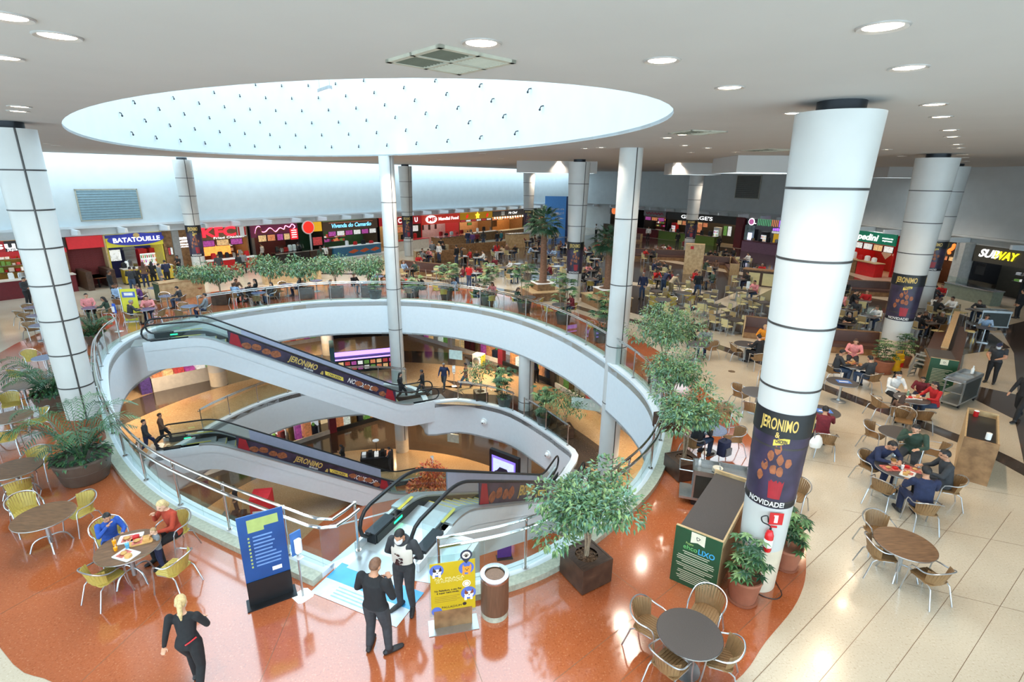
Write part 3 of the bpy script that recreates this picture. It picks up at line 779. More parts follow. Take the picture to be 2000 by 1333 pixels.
# ---------------------------------------------------------------- food stalls along the walls
def s_on(px, O, D, py=440):
    """run along a wall line where the photo's column px meets it"""
    q = fl(px, py, CAMH-2); a = Vector((q.x, q.y)); det = a.x*D.y-a.y*D.x
    return (a.y*O.x-a.x*O.y)/det
class Seg:
    def __init__(s, O, D): s.O = O; s.D = D.normalized(); s.ang = math.atan2(s.D.y, s.D.x)
    def at(s, px): return s_on(px, s.O, s.D)
    def P(s, t): return s.O+s.D*t
SL = Seg(WO, WD); SR0 = Seg(RW[0], RW[1]-RW[0]); SR1 = Seg(RW[1], RW[2]-RW[1]); SR2 = Seg(RW[2], RW[3]-RW[2]); SR3 = Seg(RW[3], RW[4]-RW[3])
warm = R('warm_added_strip', 255, 214, 160, emit=5.0, emitcol=(1, .72, .40))  # glow of the strips added inside the stalls
cool = R('cool_added_strip', 240, 244, 255, emit=3.5)
neon_w = R('lit_white_letters', 250, 250, 250, emit=1.0)
neon_r = R('lit_red_letters', 236, 30, 44, emit=2.2)
neon_p = R('lit_pink_tube', 240, 150, 200, emit=2.5)
neon_v = R('lit_violet', 150, 90, 220, emit=1.6)
neon_b = R('lit_light_blue_letters', 120, 200, 240, emit=1.2)
brick = R('red_brick', 120, 44, 44, rough=.7, var=.2, scale=20)
SGN = {}
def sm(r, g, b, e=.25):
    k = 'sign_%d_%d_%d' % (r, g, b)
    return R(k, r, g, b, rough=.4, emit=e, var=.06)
food = []
for i, c in enumerate(((196, 120, 80), (210, 170, 120), (170, 60, 60), (160, 70, 140), (220, 220, 214), (90, 130, 60))):
    food.append(R('menu_print_%d' % i, *c, rough=.4, var=.6, scale=7, emit=.5))
class Shop:
    def __init__(s, label, seg, px0, px1):
        s.a, s.b = seg.at(px0), seg.at(px1); s.w = s.b-s.a; p = seg.P(s.a)
        s.o = thing('food_stall', label, 'food stall', (p.x, p.y, 0), seg.ang)
    def box(s, name, m, x0, x1, y0, y1, z0, z1, par=None):
        return MB().box(x0*s.w, x1*s.w, y0, y1, z0, z1).build(name, m, par or s.o)
    def shell(s, back, side=None, dep=2.4, lamp=None, floor_m=None):
        s.box('back_panel', back, .0, 1, dep, dep+.08, .0, 3.4)
        s.box('side_wall', side or back, 0, .1/s.w, .1, dep, 0, 3.4); s.box('side_wall', side or back, 1-.1/s.w, 1, .1, dep, 0, 3.4)
        if lamp: s.box('strip_lamp', lamp, .08, .92, .7, .95, 2.85, 2.9); s.box('strip_lamp', lamp, .08, .92, dep-.5, dep-.3, 2.85, 2.9)  # unseen strips added to brighten the stall interior
    def sign(s, m, z0=2.62, z1=3.4, x0=0, x1=1, y=-.05): return s.box('sign_board', m, x0, x1, y, y+.12, z0, z1)
    def text(s, body, size, m, x, z, wd=None, y=-.06, **k): return lettering(body, size, m, s.o, (x*s.w, y-.02, z), wd, **k)
    def blocks(s, x, z, wd, h, m, n=7, y=-.06):
        rn = random.Random(int(z*97)); a = x*s.w-wd/2
        for k in range(n): MB().box(a+wd*k/n, a+wd*(k+.8)/n, y-.015, y, z-h/2, z+h*rn.uniform(.2, .5)).build('letter_shape', m, s.o)
    def menus(s, n, x0, x1, z0, z1, y=.3, pal=(0, 1, 2)):
        for k in range(n):
            a = x0+(x1-x0)*k/n; b = x0+(x1-x0)*(k+.92)/n
            e = s.box('menu_board', darkm, a, b, y, y+.05, z0, z1)
            q = (b-a)*.05
            MB().box((a+q)*s.w, (b-q)*s.w, y-.012, y-.001, z0+.04, z1-.04).build('menu_print', food[pal[k % len(pal)]], e)
    def counter(s, m, top, x0=.03, x1=.97, y0=-1.3, y1=-.6, h=1.05, plinth=None):
        e = s.box('counter', m, x0, x1, y0, y1, .1 if plinth else 0, h)
        if plinth: s.box('plinth', plinth, x0+.01, x1-.01, y0+.06, y1-.02, 0, .1)
        s.box('counter_top', top, x0-.01, x1+.01, y0-.06, y1+.04, h, h+.06); return e
    def gear(s, n, x0, x1, y=-.8, z=1.11, seed=1, ms=None):
        rn = random.Random(seed); ms = ms or [steel, darkm, whitep, redm]
        for k in range(n):
            x = x0+(x1-x0)*(k+.5)/n; w_ = rn.uniform(.2, .45); h = rn.uniform(.2, .5); m = rn.choice(ms)
            g = MB().rbox(x*s.w-w_/2, x*s.w+w_/2, y-.02, y+.25, z, z+h, .04)
            g.rbox(x*s.w-w_*.4, x*s.w+w_*.4, y+.02, y+.2, z+h, z+h+.06, .03); g.build('counter_machine', m, s.o)
    def shelf(s, x0, x1, n, y, seed=1):
        rn = random.Random(seed)
        for k in range(n):
            z = 1.2+.42*k; s.box('shelf', steel, x0, x1, y-.3, y, z, z+.03)
            m = MB(); x = x0*s.w+.08
            bx = []
            while x < x1*s.w-.15:
                w_ = rn.uniform(.12, .3); h = rn.uniform(.12, .32); bx.append((x, w_, h)); x += w_+.06
            for x, w_, h in bx: MB().rbox(x, x+w_, y-.26, y-.05, z+.03, z+.03+h, .03).build('goods', rn.choice(food+[steel, whitep, redm]), s.o)
    def fridge(s, x, y=1.7, col=redm):
        w_ = .8; e = MB().rbox(x*s.w, x*s.w+w_, y, y+.6, 0, 2.05, .04).build('drinks_fridge', col, s.o)
        MB().box(x*s.w+.07, x*s.w+w_-.07, y-.015, y-.001, .25, 1.7).build('fridge_door', R('fridge_glow', 214, 226, 230, emit=.6, var=.5, scale=9), e)
        rn = random.Random(int(x*100))
        for k in range(4):
            for j in range(5):
                MB().cyl((x*s.w+.14+.13*j, y-.03, .32+.35*k), (x*s.w+.14+.13*j, y-.03, .54+.35*k), .04, n=6).build('drink_bottle', rn.choice(food), e)
def ellipse_board(s, name, m, cx, cz, rx, rz_, y, th=.1, par=None, n=32):
    mm = MB(); P = [(cx*s.w+rx*math.cos(2*PI*k/n), cz+rz_*math.sin(2*PI*k/n)) for k in range(n)]
    vs = [(x, y, z) for x, z in P]+[(x, y-th, z) for x, z in P]
    mm.add(vs, [tuple(range(n-1, -1, -1)), tuple(range(n, 2*n))]+[(i, n+i, n+(i+1) % n, (i+1) % n) for i in range(n)])
    return mm.build(name, m, par or s.o)
tile = R('white_wall_tile', 214, 206, 196, rough=.4, var=.08, scale=4)
ochre = R('ochre_panel', 186, 150, 60, rough=.5, var=.1); navy = R('navy_panel', 36, 44, 110, rough=.4); brown_w = woodmd
# sushi stall
s = Shop('sushi stall with black and red fascia at the far left edge', SL, -60, 118); s.shell(ochre, woodmd, lamp=warm)
s.sign(sm(40, 36, 38), 2.75, 3.4, .30); s.sign(sm(176, 30, 34), 2.45, 2.75); s.sign(sm(150, 26, 30), 2.75, 3.4, 0, .30)
s.text('sushi', .62, neon_w, .46, 3.12, 2.3, fat=.02); s.text('japanese food', .2, neon_w, .52, 2.86, 1.7)
s.counter(R('maroon_counter', 104, 22, 32, rough=.35), tile, h=1.1); s.text('sushi', .3, ad_gold, .66, .65, y=-1.32); s.shelf(.2, .8, 3, 2.3, 2); s.gear(5, .2, .8, seed=3)
# wall with brick and booths
s = Shop('stall front with a bare red brick wall and dark wooden booths', SL, 122, 197); s.box('brick_wall', brick, 0, 1, .6, .7, 0, 2.6)
bk = MB().box(0, .24, 0, .02, 0, .07).mesh('brick', brick)
for r_ in range(22):
    for c_ in range(int(s.w/.8)):
        put('brick', bk, s.o, (c_*.8+(.4 if r_ % 2 else 0)+.1, .579, .9+r_*.078)).scale = (2.6, 1, .9)
s.sign(sm(196, 40, 46), 2.6, 3.4); s.box('pier', woodlt, .96, 1, -.2, .6, 0, 3.4)
for x in (.1, .72):
    e = s.box('booth_back', wooddk, x, x+.16, -1.8, .4, 0, 1.25); s.box('booth_table', R('booth_table_top', 176, 110, 70), .34, .66, -1.6, .2, .72, .76); s.box('booth_leg', darkm, .48, .52, -.9, -.8, 0, .72)
# potato stall
s = Shop('yellow and blue potato stall with an oval sign and steel ovens', SL, 199, 312); s.shell(navy, R('yellow_side', 214, 196, 70), lamp=cool)
e = s.sign(sm(206, 196, 60), 2.5, 3.4); s.sign(sm(52, 56, 130), 3.15, 3.38, 0, 1, -.08)
ellipse_board(s, 'oval_sign', sm(48, 56, 150), .52, 3.0, 1.75, .42, -.09)
s.text('BATATOUILLE', .44, neon_w, .52, 2.97, 2.9, y=-.2, fat=.02)
ellipse_board(s, 'potato_emblem', R('potato', 200, 170, 110), .52, 3.27, .2, .16, -.2, .04)
s.counter(R('yellow_counter', 206, 178, 60, rough=.4), tile, x0=.1, h=1.05, plinth=darkm)
s.menus(1, .03, .25, 1.5, 2.35, .2, (4,)); s.fridge(.66); s.fridge(.81)
ov = s.box('potato_oven', steel, .3, .5, .4, 1.4, 1.0, 2.2)
for k in range(4): s.box('oven_drawer', steel, .31, .49, .37, .399, 1.06+.27*k, 1.26+.27*k, ov)
MB().prism([(.28*s.w, .4), (.52*s.w, .4), (.46*s.w, .9), (.34*s.w, .9)], 0, .9, Matrix.Translation((0, 1.3, 1.82)) @ Matrix.Rotation(PI/2, 4, 'X')).build('oven_hood', steel, s.o)
s.box('flue', steel, .37, .43, .8, 1.1, 2.6, 3.3); s.gear(3, .15, .3, seed=9)
# grey piers with coffee sign
s = Shop('grey and timber wall with white lettering left of the chicken stall', SL, 314, 366); s.box('timber_panel', woodmd, 0, .34, .15, .3, 0, 3.4); s.box('concrete_pier', R('concrete', 150, 150, 148), .34, .6, .0, .3, 0, 3.4); s.box('timber_panel', woodmd, .6, 1, .1, .3, 0, 3.4)
s.blocks(.8, 2.8, .7, .22, neon_w, 5, .08); s.blocks(.8, 2.55, 1.0, .16, neon_w, 7, .08); s.blocks(.8, 2.33, 1.0, .14, neon_w, 8, .08); s.blocks(.8, 2.15, .8, .1, neon_w, 6, .08)
s.menus(2, .12, .3, 1.6, 2.2, .1, (2, 4))
# chicken stall
s = Shop('fried chicken stall with big red letters and a red counter', SL, 376, 482); s.shell(R('dark_kitchen', 96, 62, 44), woodmd, lamp=warm)
s.sign(R('sign_brown', 122, 96, 70), 2.5, 3.4, .0, 1, .05); s.text('KFC', 1.0, neon_r, .45, 3.05, 2.6, y=.03, fat=.03); s.text('Fried Chicken', .24, neon_w, .62, 2.62, 2.4, y=.0)
e = s.box('logo_panel', whitep, .80, .96, -.06, .02, 2.62, 3.42)
for x in (.805, .925): s.box('red_stripe', redm, x, x+.03, -.07, -.061, 2.7, 3.4, e)
s.menus(3, .12, .92, 1.95, 2.48, .2, (3, 1, 3)); s.counter(R('red_counter', 190, 30, 36, rough=.35), whitep, h=1.0, plinth=whitep)
s.gear(6, .15, .9, seed=11); s.shelf(.1, .9, 2, 2.3, 8)
ko = R('kitchen_glow', 255, 150, 70, emit=1.2, var=.5, scale=4); s.box('heated_cabinet', ko, .3, .8, 1.7, 2.3, 1.05, 1.75)
# oriental stall
s = Shop('stall with a pink neon dragon line above dark counters', SL, 486, 583); s.shell(R('dark_red_back', 84, 40, 44), darkm, lamp=warm)
s.sign(R('sign_maroon', 96, 34, 60, emit=.3), 2.4, 3.4, .02, .98, .06)
P = [(.1, 2.75), (.14, 3.25), (.2, 3.3), (.22, 2.9), (.3, 2.85), (.4, 3.15), (.5, 2.8), (.6, 3.1), (.68, 2.95), (.72, 3.25), (.8, 3.1), (.86, 3.35), (.92, 3.1), (.84, 2.85)]
MB().tube(spline([(x*s.w, -.0, z) for x, z in P], 5), .035, 6).build('neon_tube', neon_p, s.o)
MB().tube(spline([(x*s.w, -.03, z-.1) for x, z in P[:10]], 5), .06, 6).build('dragon_body', R('dragon_brown', 130, 70, 40), s.o)
s.menus(2, .14, .5, 2.0, 2.6, .0, (1, 0)); s.menus(2, .52, .8, 2.0, 2.6, .0, (3, 1)); e = s.box('price_board', sm(206, 30, 40, .8), .8, .96, -.04, .0, 2.0, 2.95)
for k in range(4): s.blocks(.88, 2.82-.2*k, .5, .1, neon_w, 6, -.05)
s.counter(R('black_counter', 40, 32, 34, rough=.3), steel, .3, 1.0, h=1.0); s.gear(6, .36, .9, seed=14); s.box('sneeze_glass', glass, .32, .9, -1.28, -1.27, 1.3, 1.75); s.box('doorway', R('corridor', 110, 112, 120), .18, .32, 2.3, 2.38, 0, 2.2)
# round red sign
s = Shop('round red lit sign on a white post with yellow panels', SL, 585, 628); s.box('post', whitep, .36, .42, -.2, -.1, 0, 3.0)
ellipse_board(s, 'round_sign', whitep, .3, 3.0, .62, .62, -.22, .08); ellipse_board(s, 'round_sign_face', sm(226, 40, 30, 1.0), .3, 3.0, .52, .52, -.31, .03)
s.box('yellow_panel', sm(226, 170, 40, .5), .5, 1.0, 0, .1, 2.55, 3.4); s.box('green_kitchen', R('green_back', 50, 92, 66), 0, 1, 2.3, 2.4, 0, 3.2); s.counter(wooddk, steel, 0, 1, h=1.0); s.menus(1, .4, .9, 1.3, 2.1, -.4, (2,))
# shrimp stall
s = Shop('shrimp stall with blue counter and orange waves', SL, 630, 737); s.shell(R('green_back', 50, 92, 66), R('dark_side', 60, 54, 48), lamp=warm)
s.sign(sm(78, 62, 50, .2), 2.5, 3.35); s.text('Vivenda do Camarão', .55, neon_b, .5, 2.92, 4.6, shear=.2, fat=.015)
s.box('wave_line', R('wave_copper', 200, 120, 90, emit=.4), .1, .9, -.075, -.051, 3.2, 3.24)
s.menus(6, .08, .98, 1.95, 2.45, .0, (3, 4)); e = s.counter(R('blue_counter', 62, 116, 150, rough=.35), whitep, .0, .86, -1.5, -.8, 1.05)
for k in range(3):
    MB().add([(s.w*(.26+.2*k), -1.512, .55), (s.w*(.33+.2*k), -1.512, .38), (s.w*(.44+.2*k), -1.512, .6), (s.w*(.36+.2*k), -1.512, .78)], [(0, 1, 2, 3)]) if False else None
    mm = MB(); mm.add([(s.w*(.24+.2*k), -1.512, .52), (s.w*(.33+.2*k), -1.512, .36), (s.w*(.44+.2*k), -1.512, .58), (s.w*(.36+.2*k), -1.512, .78)], [(0, 1, 2, 3)]); mm.build('orange_wave', R('orange_wave', 214, 90, 44), e)
s.box('floor_step', tile, 0, 1, -2.1, -1.0, .0, .14); s.gear(4, .2, .8, -1.2, seed=21); s.shelf(.15, .6, 2, 2.2, 31)
# stalls with red fascias
s = Shop('red fascia stall partly behind the slim column', SL, 741, 823); s.shell(R('cream_back', 190, 170, 130), darkm, lamp=warm); s.sign(sm(160, 34, 40, .35), 2.55, 3.4); s.text('C', .7, neon_w, .46, 2.98, fat=.02); s.text('U', .7, neon_w, .86, 2.98, fat=.02)
s.menus(4, .2, .95, 1.7, 2.4, .1, (1, 0, 2, 4)); s.counter(tile, redm, h=1.0); s.gear(4, .2, .8, seed=5)
s = Shop('red and white stall with two initials in a white oval', SL, 824, 898); s.shell(R('pale_pink_back', 226, 196, 180), sm(176, 44, 40), lamp=cool); s.sign(sm(186, 52, 40, .4), 2.35, 3.4)
ellipse_board(s, 'oval_sign', sm(244, 244, 240, .8), .22, 2.92, .85, .45, -.08); s.text('MF', .62, R('lit_red_initials', 196, 36, 36, emit=.4), .22, 2.9, 1.15, y=-.2, fat=.03); s.text('Mundial Food', .5, neon_w, .68, 2.9, 3.3, y=-.08, fat=.02)
for x in (.35, .52, .69): s.box('dark_slot', wooddk, x, x+.05, 2.35, 2.39, 1.5, 2.3)
s.counter(woodmd, steel, .1, 1.0, -2.2, -.8, 1.0); s.box('buffet_glass', glass, .12, .98, -2.1, -2.09, 1.25, 1.7); s.gear(5, .2, .9, -1.4, seed=6)
s = Shop('gold fascia stall with a yellow star sign and chilli shapes', SL, 898, 961); s.shell(R('salmon_back', 232, 180, 140), woodmd, lamp=warm); s.sign(sm(176, 130, 30, .35), 2.6, 3.4)
st_ = MB(); n_ = 10; c_ = (.52*s.w, 3.0)
st_.add([(c_[0]+(.46 if k % 2 == 0 else .24)*math.sin(2*PI*k/n_), -.08, c_[1]+(.46 if k % 2 == 0 else .24)*math.cos(2*PI*k/n_)) for k in range(n_)]+[(c_[0]+(.46 if k % 2 == 0 else .24)*math.sin(2*PI*k/n_), -.12, c_[1]+(.46 if k % 2 == 0 else .24)*math.cos(2*PI*k/n_)) for k in range(n_)], [tuple(range(n_, 2*n_)), tuple(range(n_))]+[(i, (i+1) % n_, n_+(i+1) % n_, n_+i) for i in range(n_)])
st_.build('star_sign', sm(250, 220, 60, 1.2), s.o)
for x in (.2, .82): MB().tube([(x*s.w-.1, -.1, 2.75), (x*s.w, -.1, 2.95), (x*s.w+.15, -.1, 3.2)], [.04, .16, .08], 8).build('chilli_shape', sm(206, 34, 30, .8), s.o)
s.menus(6, .02, .98, 2.3, 2.58, .0, (2, 4)); s.counter(woodmd, tile, h=1.0); s.gear(4, .1, .9, seed=7); s.menus(1, .4, .55, 1.75, 2.1, 1.0, (5,))
s = Shop('dark grey fascia stall with a chef hat sign and a row of bulbs', SL, 962, 1022); s.shell(R('amber_back', 226, 160, 96), woodmd, lamp=warm); s.sign(sm(84, 80, 78, .1), 2.65, 3.4)
s.text('Mr Chef', .42, neon_w, .62, 3.05, 1.9, shear=.2); s.box('hat_panel', whitep, .26, .36, -.08, -.05, 2.8, 3.3)
bl_ = MB().ball((0, 0, 0), .09, 8, 6).mesh('bulb', R('bulb', 255, 220, 170, emit=12, emitcol=(1, .75, .45)))
for k in range(12): put('bulb', bl_, s.o, (s.w*(.05+.9*k/11), -.1, 2.52))
s.menus(5, .05, .95, 2.15, 2.42, .4, (0, 1)); s.counter(woodmd, woodlt, -.1, 1.0, -2.0, -1.0, 1.0)
lt = MB()
for k in range(9): lt.box(.3*s.w+.2*k, .3*s.w+.2*k+.05, 2.3, 2.34, 1.1, 2.1).box(.3*s.w, .3*s.w+1.7, 2.28, 2.3, 1.12+.11*k, 1.16+.11*k)
lt.build('lattice', wooddk, s.o)
s = Shop('narrow dark stall with plates pictured on its front', SL, 1024, 1044); s.shell(darkm, darkm); s.menus(2, .05, .95, 2.3, 3.3, .0, (4, 1)); s.counter(steel, steel)
s = Shop('dark stall with red lit lettering over a violet strip', SL, 1046, 1104); s.shell(R('dark_back', 60, 44, 46), darkm, lamp=warm); s.sign(sm(66, 40, 60, .2), 2.5, 3.4); s.text("BUFFALO'S", .55, neon_r, .55, 3.15, 4.2, fat=.02); s.sign(sm(96, 60, 130, .5), 2.3, 2.75, .3, .95, -.1); s.text('EP ASSADA', .3, neon_w, .62, 2.52, 3.0, y=-.11)
s.menus(5, .1, .95, 1.8, 2.2, .1, (0, 2)); s.counter(wooddk, steel)
s = Shop('white blank panel at the end of the left row', SL, 1105, 1122); s.box('panel', whitep, 0, 1, 0, .1, 0, 3.4)
# corner
p = RW[0].lerp(RW[1], .55); e = (RW[1]-RW[0])
o = thing('blue_hoarding', 'tall sky blue hoarding with white words in the far corner', 'panel', (3.1, 72.5, 0), .0)
MB().box(1.1, 3.95, 0, .15, 0, 5.3).build('panel', R('sky_blue_print', 72, 136, 206, rough=.5, var=.06, emit=.12), o); MB().box(3.96, 4.8, 0, .15, 0, 5.3).build('panel', R('navy_print', 30, 50, 96, rough=.5), o)
lettering('EM BREVE MAIS UMA', .34, ad_wht, o, (2.5, -.02, 3.6), 2.4, extrude=.004); lettering('NOVIDADE PARA VOCÊ', .34, ad_wht, o, (2.5, -.02, 3.1), 2.4, extrude=.004); lettering('Palladium', .4, ad_wht, o, (2.6, -.02, 1.3), 1.5, extrude=.004)
s = Shop('white fascia stall with an orange round emblem in the far corner', SR1, 1190, 1236); s.shell(R('dark_back', 60, 44, 46), darkm, lamp=warm); s.sign(sm(58, 54, 54, .2), 2.5, 3.5); s.text('DA', .7, neon_w, .5, 3.0, 1.2); ellipse_board(s, 'round_emblem', sm(220, 110, 50, .8), .2, 3.0, .5, .5, -.08); s.counter(wooddk, steel)
s = Shop('brown stall with shelves of bottles left of the dark burger stall', SR1, 1256, 1299); s.shell(R('maroon_back', 110, 50, 50), darkm, lamp=warm); s.sign(R('sign_grey', 120, 116, 116), 2.7, 3.5); MB().tube(spline([(s.w*(.12+.07*k), -.08, 3.1+.13*(-1)**k) for k in range(12)], 3), .05, 6).build('script_sign', sm(110, 30, 40), s.o); s.menus(3, .05, .95, 2.1, 2.6, .1, (3, 0)); s.shelf(.1, .9, 3, 2.3, 4); s.counter(R('maroon_counter', 104, 22, 32, rough=.35), steel)
s = Shop('dark burger stall with white name letters and green counter', SR1, 1301, 1438); s.shell(R('black_back', 50, 46, 42), darkm, lamp=warm); s.sign(sm(36, 36, 34, .05), 2.55, 3.5); s.text("GEORGE'S", .62, neon_w, .46, 3.0, 5.0, fat=.01)
s.menus(6, .16, .62, 1.9, 2.5, .2, (1, 0)); s.counter(R('olive_counter', 96, 120, 50, rough=.4), steel, .02, .85, -1.5, -.7, 1.05); s.gear(6, .1, .8, -1.0, seed=41, ms=[steel, darkm, black]); s.fridge(.70, .2, R('white_fridge', 220, 226, 228)); s.menus(2, .86, .97, 1.2, 2.4, -.2, (5, 4)); s.fridge(.05, .4); s.box('lit_poster', food[0], .48, .54, .1, .14, 1.2, 2.3)
s = Shop('maroon pier between the burger stall and the violet stall', SR1, 1440, 1454); s.box('pier', R('maroon_pier', 92, 28, 34), 0, 1, -.3, .4, 0, 3.5)
s = Shop('stall with violet and green light strips and a large picture of a face with glasses', SR1, 1456, 1560); s.shell(R('grey_back', 96, 98, 98), darkm, lamp=cool); s.sign(sm(84, 84, 90, .2), 2.3, 3.5, .2, 1, .1)
for k in range(22): s.box('light_strip', (neon_v, sm(90, 170, 120, .8), sm(220, 140, 90, .8))[(k//4) % 3 if k > 3 else 1], .24+.034*k, .25+.034*k, .03, .07, 2.75+.02*(k % 3), 3.5)
s.blocks(.74, 2.5, 2.4, .3, neon_v, 10, .0); ellipse_board(s, 'lit_cone_sign', neon_w, .12, 3.1, .4, .4, .0, .05); ellipse_board(s, 'cone_sign_face', sm(170, 90, 140, .8), .12, 3.1, .3, .3, -.06, .03)
s.box('face_poster', R('face_print', 120, 140, 140, var=.5, scale=2), 0, .2, .0, .05, 1.0, 2.7); s.box('lit_panel', sm(220, 220, 250, 1.2), .12, .2, -.4, -.36, .9, 1.9); s.counter(R('plum_counter', 120, 90, 110, rough=.35), R('plum_top', 92, 40, 50), .24, 1.1, -2.3, -1.3, 1.15); s.box('yellow_door', sm(230, 180, 40, .3), .52, .64, .6, .7, .8, 2.2); s.menus(3, .5, 1, 2.0, 2.3, .3, (4, 4)); s.gear(4, .3, .9, -1.8, 1.22, seed=4, ms=[darkm, steel]); s.fridge(.28, .5, black)
# stalls on the right
s = Shop('green fascia pastry stall behind the wrapped column, red and cream tiles', SR2, 1672, 1758); s.shell(R('red_tile', 176, 40, 36), redm, lamp=warm); s.sign(sm(20, 110, 84, .25), 2.55, 3.5); s.text('pedini', .75, neon_w, .36, 3.0, 2.3, shear=.2, fat=.02); s.text('trattoria', .2, neon_w, .82, 3.1, 1.1, shear=.2); s.text('espressa', .2, neon_w, .82, 2.9, 1.0, shear=.2)
s.box('lamp_row', neon_w, 0, 1, -.1, -.06, 3.5, 3.53); s.menus(4, .05, 1, 1.95, 2.5, .0, (4, 4, 1, 4))
for k in range(3):
    x = (.3+.25*k)*s.w; mm = MB(); mm.add([(x-.55, 2.38, 1.5), (x, 2.38, 1.0), (x+.55, 2.38, 1.5), (x, 2.38, 2.0)], [(0, 1, 2, 3)]); mm.build('cream_tile', tile, s.o)
s.counter(woodmd, woodlt, .0, .55, -1.4, -.6, 1.1); s.counter(redm, woodlt, .57, 1.0, -1.4, -.6, 1.1); s.gear(5, .1, .9, -1.0, 1.17, seed=51)
s = Shop('black fascia grill stall with an orange flame emblem', SR2, 1800, 1897); s.shell(R('brown_back', 110, 70, 50), darkm, lamp=warm); s.sign(sm(40, 44, 40, .1), 2.5, 3.5); s.text('ILL', .3, neon_w, .42, 3.15, 1.0, space=1.3); s.text('NESS', .3, neon_w, .40, 2.8, 1.2, space=1.2)
MB().tube(spline([(.76*s.w, -.08, 2.6), (.73*s.w, -.08, 2.85), (.79*s.w, -.08, 3.05), (.80*s.w, -.08, 3.4)], 4), [.03]+[.12]*11+[.02], 6).build('flame_emblem', sm(230, 120, 50, 1.2), s.o)
s.menus(4, .1, .95, 2.1, 2.45, .0, (0, 1)); s.counter(darkm, steel, 0, .6, -1.5, -.7, 1.05); s.shelf(.45, .95, 3, 2.2, 5); s.gear(3, .1, .5, -1.0, seed=8)
s = Shop('broad grey pier between the grill and the sandwich stall', SR2, 1898, 1916); s.box('pier', R('pier_grey', 176, 178, 176), 0, 1, -.8, .6, 0, 3.6)
s = Shop('sandwich stall with white and yellow name letters at the right edge', SR2, 1918, 2030); s.shell(R('dark_olive_back', 62, 60, 52), darkm, lamp=cool); s.sign(sm(70, 66, 58, .05), 2.4, 3.5)
s.text('SUB', .72, neon_w, .30, 3.0, 1.35, shear=.3, fat=.03, y=-.1); s.text('WAY', .72, R('lit_yellow_letters', 250, 226, 30, emit=1.4), .60, 2.98, 1.5, shear=.3, fat=.03, y=-.1)
s.counter(R('glass_counter', 120, 130, 116, rough=.15), steel, .05, 1.0, -1.9, -1.1, .9); s.box('sneeze_glass', glass, .05, 1, -1.85, -1.84, 1.0, 1.4); s.box('dark_screen', black, .06, .24, .2, .25, 1.5, 2.3); s.shelf(.4, 1.0, 2, 2.2, 15)
# ---------------------------------------------------------------- furniture models
wick_y = R('yellow_wicker', 188, 166, 84, rough=.5, var=.12, scale=40, stretch=(1, 1, .1))
wick_b = R('brown_wicker', 140, 108, 72, rough=.5, var=.14, scale=40, stretch=(1, 1, .1))
tub = R('chair_tube', 190, 192, 196, rough=.28, metal=.85, var=.05)
cream_p = R('cream_plastic', 214, 202, 150, rough=.45, var=.04)
tan_p = R('tan_panel', 176, 152, 108, rough=.5, var=.06)
top_dark = R('dark_speckled_top', 76, 70, 68, rough=.35, var=.3, scale=120)
top_blue = R('blue_grey_top', 86, 96, 128, rough=.25, var=.15, scale=20)
def parent_to(proto, meshes):
    for n, me in meshes: put(n, me, proto)
def chair_bistro(m, name):
    o = thing('bistro_chair', name, 'chair', (0, 0, -60))
    for sx in (-1, 1):
        MB().tube([(sx*.27, .26, 0), (sx*.26, .22, .30), (sx*.265, .20, .56), (sx*.27, .16, .635), (sx*.275, .08, .655)], .0135, 6).build('leg', tub, o)
        MB().tube([(sx*.26, -.33, 0), (sx*.22, -.22, .38), (sx*.21, -.15, .43), (sx*.22, .15, .43)], .0135, 6).build('leg', tub, o)
    MB().tube(spline([(-.275, .08, .655), (-.285, -.08, .665), (-.25, -.22, .73), (-.14, -.30, .785), (0, -.325, .80), (.14, -.30, .785), (.25, -.22, .73), (.285, -.08, .665), (.275, .08, .655)], 3), .0135, 6).build('arm_rail', tub, o)
    s = MB(); s.rbox(-.225, .225, -.20, .23, .425, .45, .08)
    for k in range(9): s.box(-.2+.047*k, -.2+.047*k+.03, -.19, .22, .45, .456)
    s.build('seat', m, o)
    b = MB()
    for k in range(13):
        a = math.radians(-66+132*k/12); x0, y0 = .215*math.sin(a), -.02-.20*math.cos(a); x1, y1 = .268*math.sin(a), -.02-.295*math.cos(a); zt = .79-.05*abs(math.sin(a))
        t = Vector((math.cos(a), math.sin(a), 0))*.021
        b.add([Vector((x0, y0, .44))-t, Vector((x0, y0, .44))+t, Vector((x1, y1, zt))+t, Vector((x1, y1, zt))-t, Vector((x0, y0+.008, .44))-t, Vector((x0, y0+.008, .44))+t, Vector((x1, y1+.008, zt))+t, Vector((x1, y1+.008, zt))-t], [(0, 1, 2, 3), (7, 6, 5, 4), (0, 3, 7, 4), (1, 5, 6, 2), (3, 2, 6, 7), (0, 4, 5, 1)])
    b.build('backrest', m, o, smooth=False)
    return o
def chair_square(ms, mb_, name):
    o = thing('cafe_chair', name, 'chair', (0, 0, -60))
    for sx in (-1, 1):
        MB().tube([(sx*.21, .2, 0), (sx*.20, .19, .43)], .013, 6).build('leg', tub, o)
        MB().tube([(sx*.21, -.24, 0), (sx*.20, -.19, .45), (sx*.20, -.24, .86)], .013, 6).build('leg', tub, o)
    MB().rbox(-.21, .21, -.2, .21, .43, .47, .05).build('seat', ms, o)
    MB().box(-.2, .2, -.012, .012, -.15, .15, Matrix.Translation((0, -.225, .69)) @ Matrix.Rotation(.12, 4, 'X')).build('backrest', mb_, o)
    MB().tube([(-.2, -.24, .86), (.2, -.24, .86)], .013, 6).build('back_rail', tub, o)
    return o
CH_Y = chair_bistro(wick_y, 'proto yellow'); CH_B = chair_bistro(wick_b, 'proto brown'); CH_S = chair_square(cream_p, tan_p, 'proto square'); CH_C = chair_square(cream_p, cream_p, 'proto cream')
